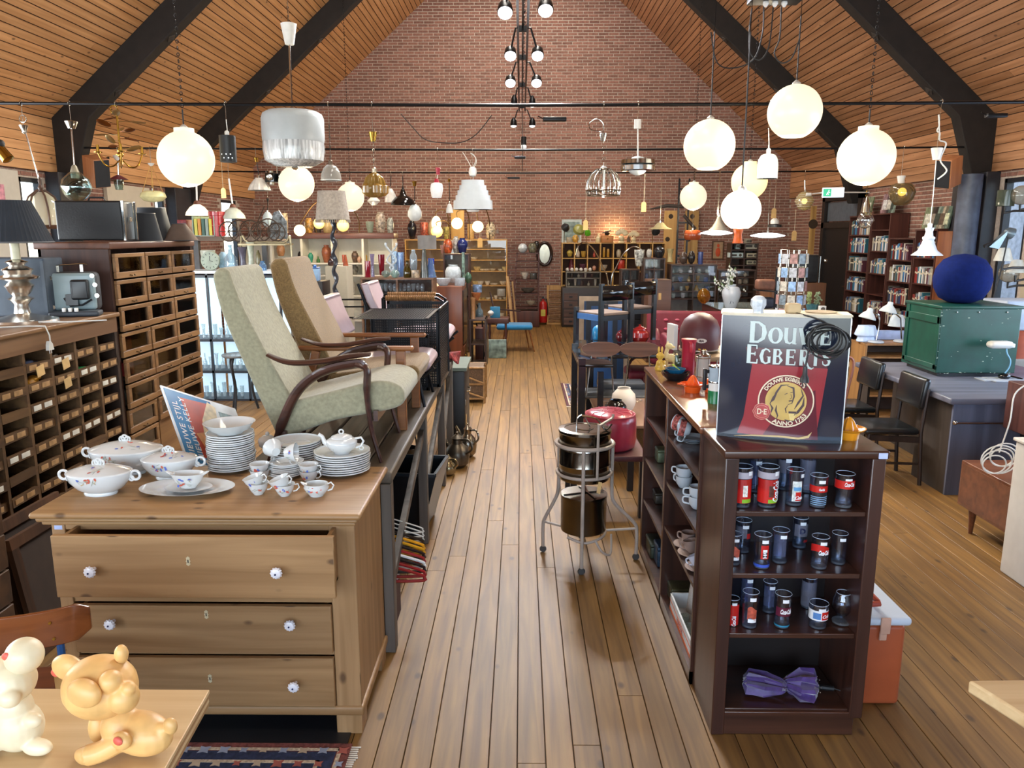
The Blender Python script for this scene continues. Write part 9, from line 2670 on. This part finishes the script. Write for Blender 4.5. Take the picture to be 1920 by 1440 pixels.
put(G().tube([(-.3,0.,.4),(-.36,.1,.68),(.1,-.1,.66)],.014,8).tube([(-.3,.2,.4),(-.42,.25,.95)],.014,8),'arm_frame',TEAK,t)
plain(at(915,660,11.8).x,12.,0,at(949,660,11.8).x,12.05,.29,'painting',mat('#7f938a',.5,noise=.6,scale=12),'small grey green landscape canvas on the floor','picture')
a=at(888,690,10.7)
t=T('cane_chair','dark chair and drawer unit stacked behind the walnut cupboard','chair',(-.7,11.75,0))
put(G().rbox(0,0,0,.12,.5,.5,.01),'drawer_unit',BK,t);put(G().tube([(.13,0,0),(.1,.2,.65),(.02,.2,.85)],.012,6).tube([(.13,.4,0),(0.,.3,.55)],.012,6),'frame',BMETAL,t)
# more pieces about the back sideboard and behind the coffee sign
a=at(1062,548,15.9)
t=shelfunit('table_vitrine','low glass case of small bottles on the black sideboard',a.x,15.9+.22,.822,.72,.3,at(1062,511,15.9).z-.82,mat('#6d675c',.4,.4),(.2,),back=mat('#4f4a44',.6),cat='cabinet',glassfront=True)
for k in range(9):
 S(G().vessel([(a_*.03,b_*(.1+.02*(k%3)))for a_,b_ in SH[('bot','jar','cup')[k%3]]],12,th=.003),'flask',mat(('#a9a394','#5a5048','#c9c4b8')[k%3],.2,coat=.3),ORD0[k]+' from the left of the little flasks in the low glass case','bottle',(a.x+.06+.07*k,16.24,.822+(.201 if k%2 else .031)),group='flasks in the low glass case')
t=T('filing_cabinet','black metal drawer cabinet between the stacked chairs and the red sofa','cabinet',(at(1186,600,13.2).x,13.2,0))
wc=at(1214,600,13.2).x-at(1186,600,13.2).x
H=at(1200,546,13.2).z
put(G().box(0,0,0,wc,.5,H),'cabinet_body',mat('#17191f',.35),t)
for k in range(4):
 d_=put(G().box(.01,-.012,.02+k*(H-.03)/4,wc-.01,0,(k+1)*(H-.03)/4),'drawer',mat('#1f222a',.3),t,bev=.003)
 put(G().cb(wc/2,-.018,(k+.7)*(H-.03)/4,.08,.01,.012),'handle',STEEL,d_)
for i,(x,Y)in enumerate(((1570,8.9),(1548,9.7))):
 p=at(x,590,Y)
 t=T('spindle_chair',('nearer' if i==0 else 'farther')+' cream painted spindle-back chair behind the coffee sign','chair',(p.x,Y,0),-.3)
 CP=mat('#c9c3b2',.45)
 put(G().rbox(-.19,-.19,.42,.19,.19,.45,.015),'seat',CP,t)
 for x_ in(-.16,.16):
  put(G().tube([(x_,-.16,0),(x_*.9,-.14,.42)],.014,8),'leg',CP,t)
  put(G().tube([(x_,.18,0),(x_*.95,.16,.45),(x_,.22,.92)],.014,8),'leg',CP,t)
 for k in range(4):
  put(G().tube([(-.09+.06*k,.165,.45),(-.09+.06*k,.215,.86)],.007,6),'spindle',CP,t)
 put(G().rbox(-.19,.2,.86,.19,.23,.93,.01),'top_rail',CP,t)
t=T('dial_clock','small square white clock beside the teal flower pot','clock',at(1541,586,10.3))
put(G().rbox(-.045,-.03,0,.045,.03,.09,.008),'case',WHITE,t)
put(G().lathe([(.03,0),(0,.001)],18,M=tr(0,-.031,.045)@rx(PI/2)),'dial',mat('#5a4a3c',.4),t)
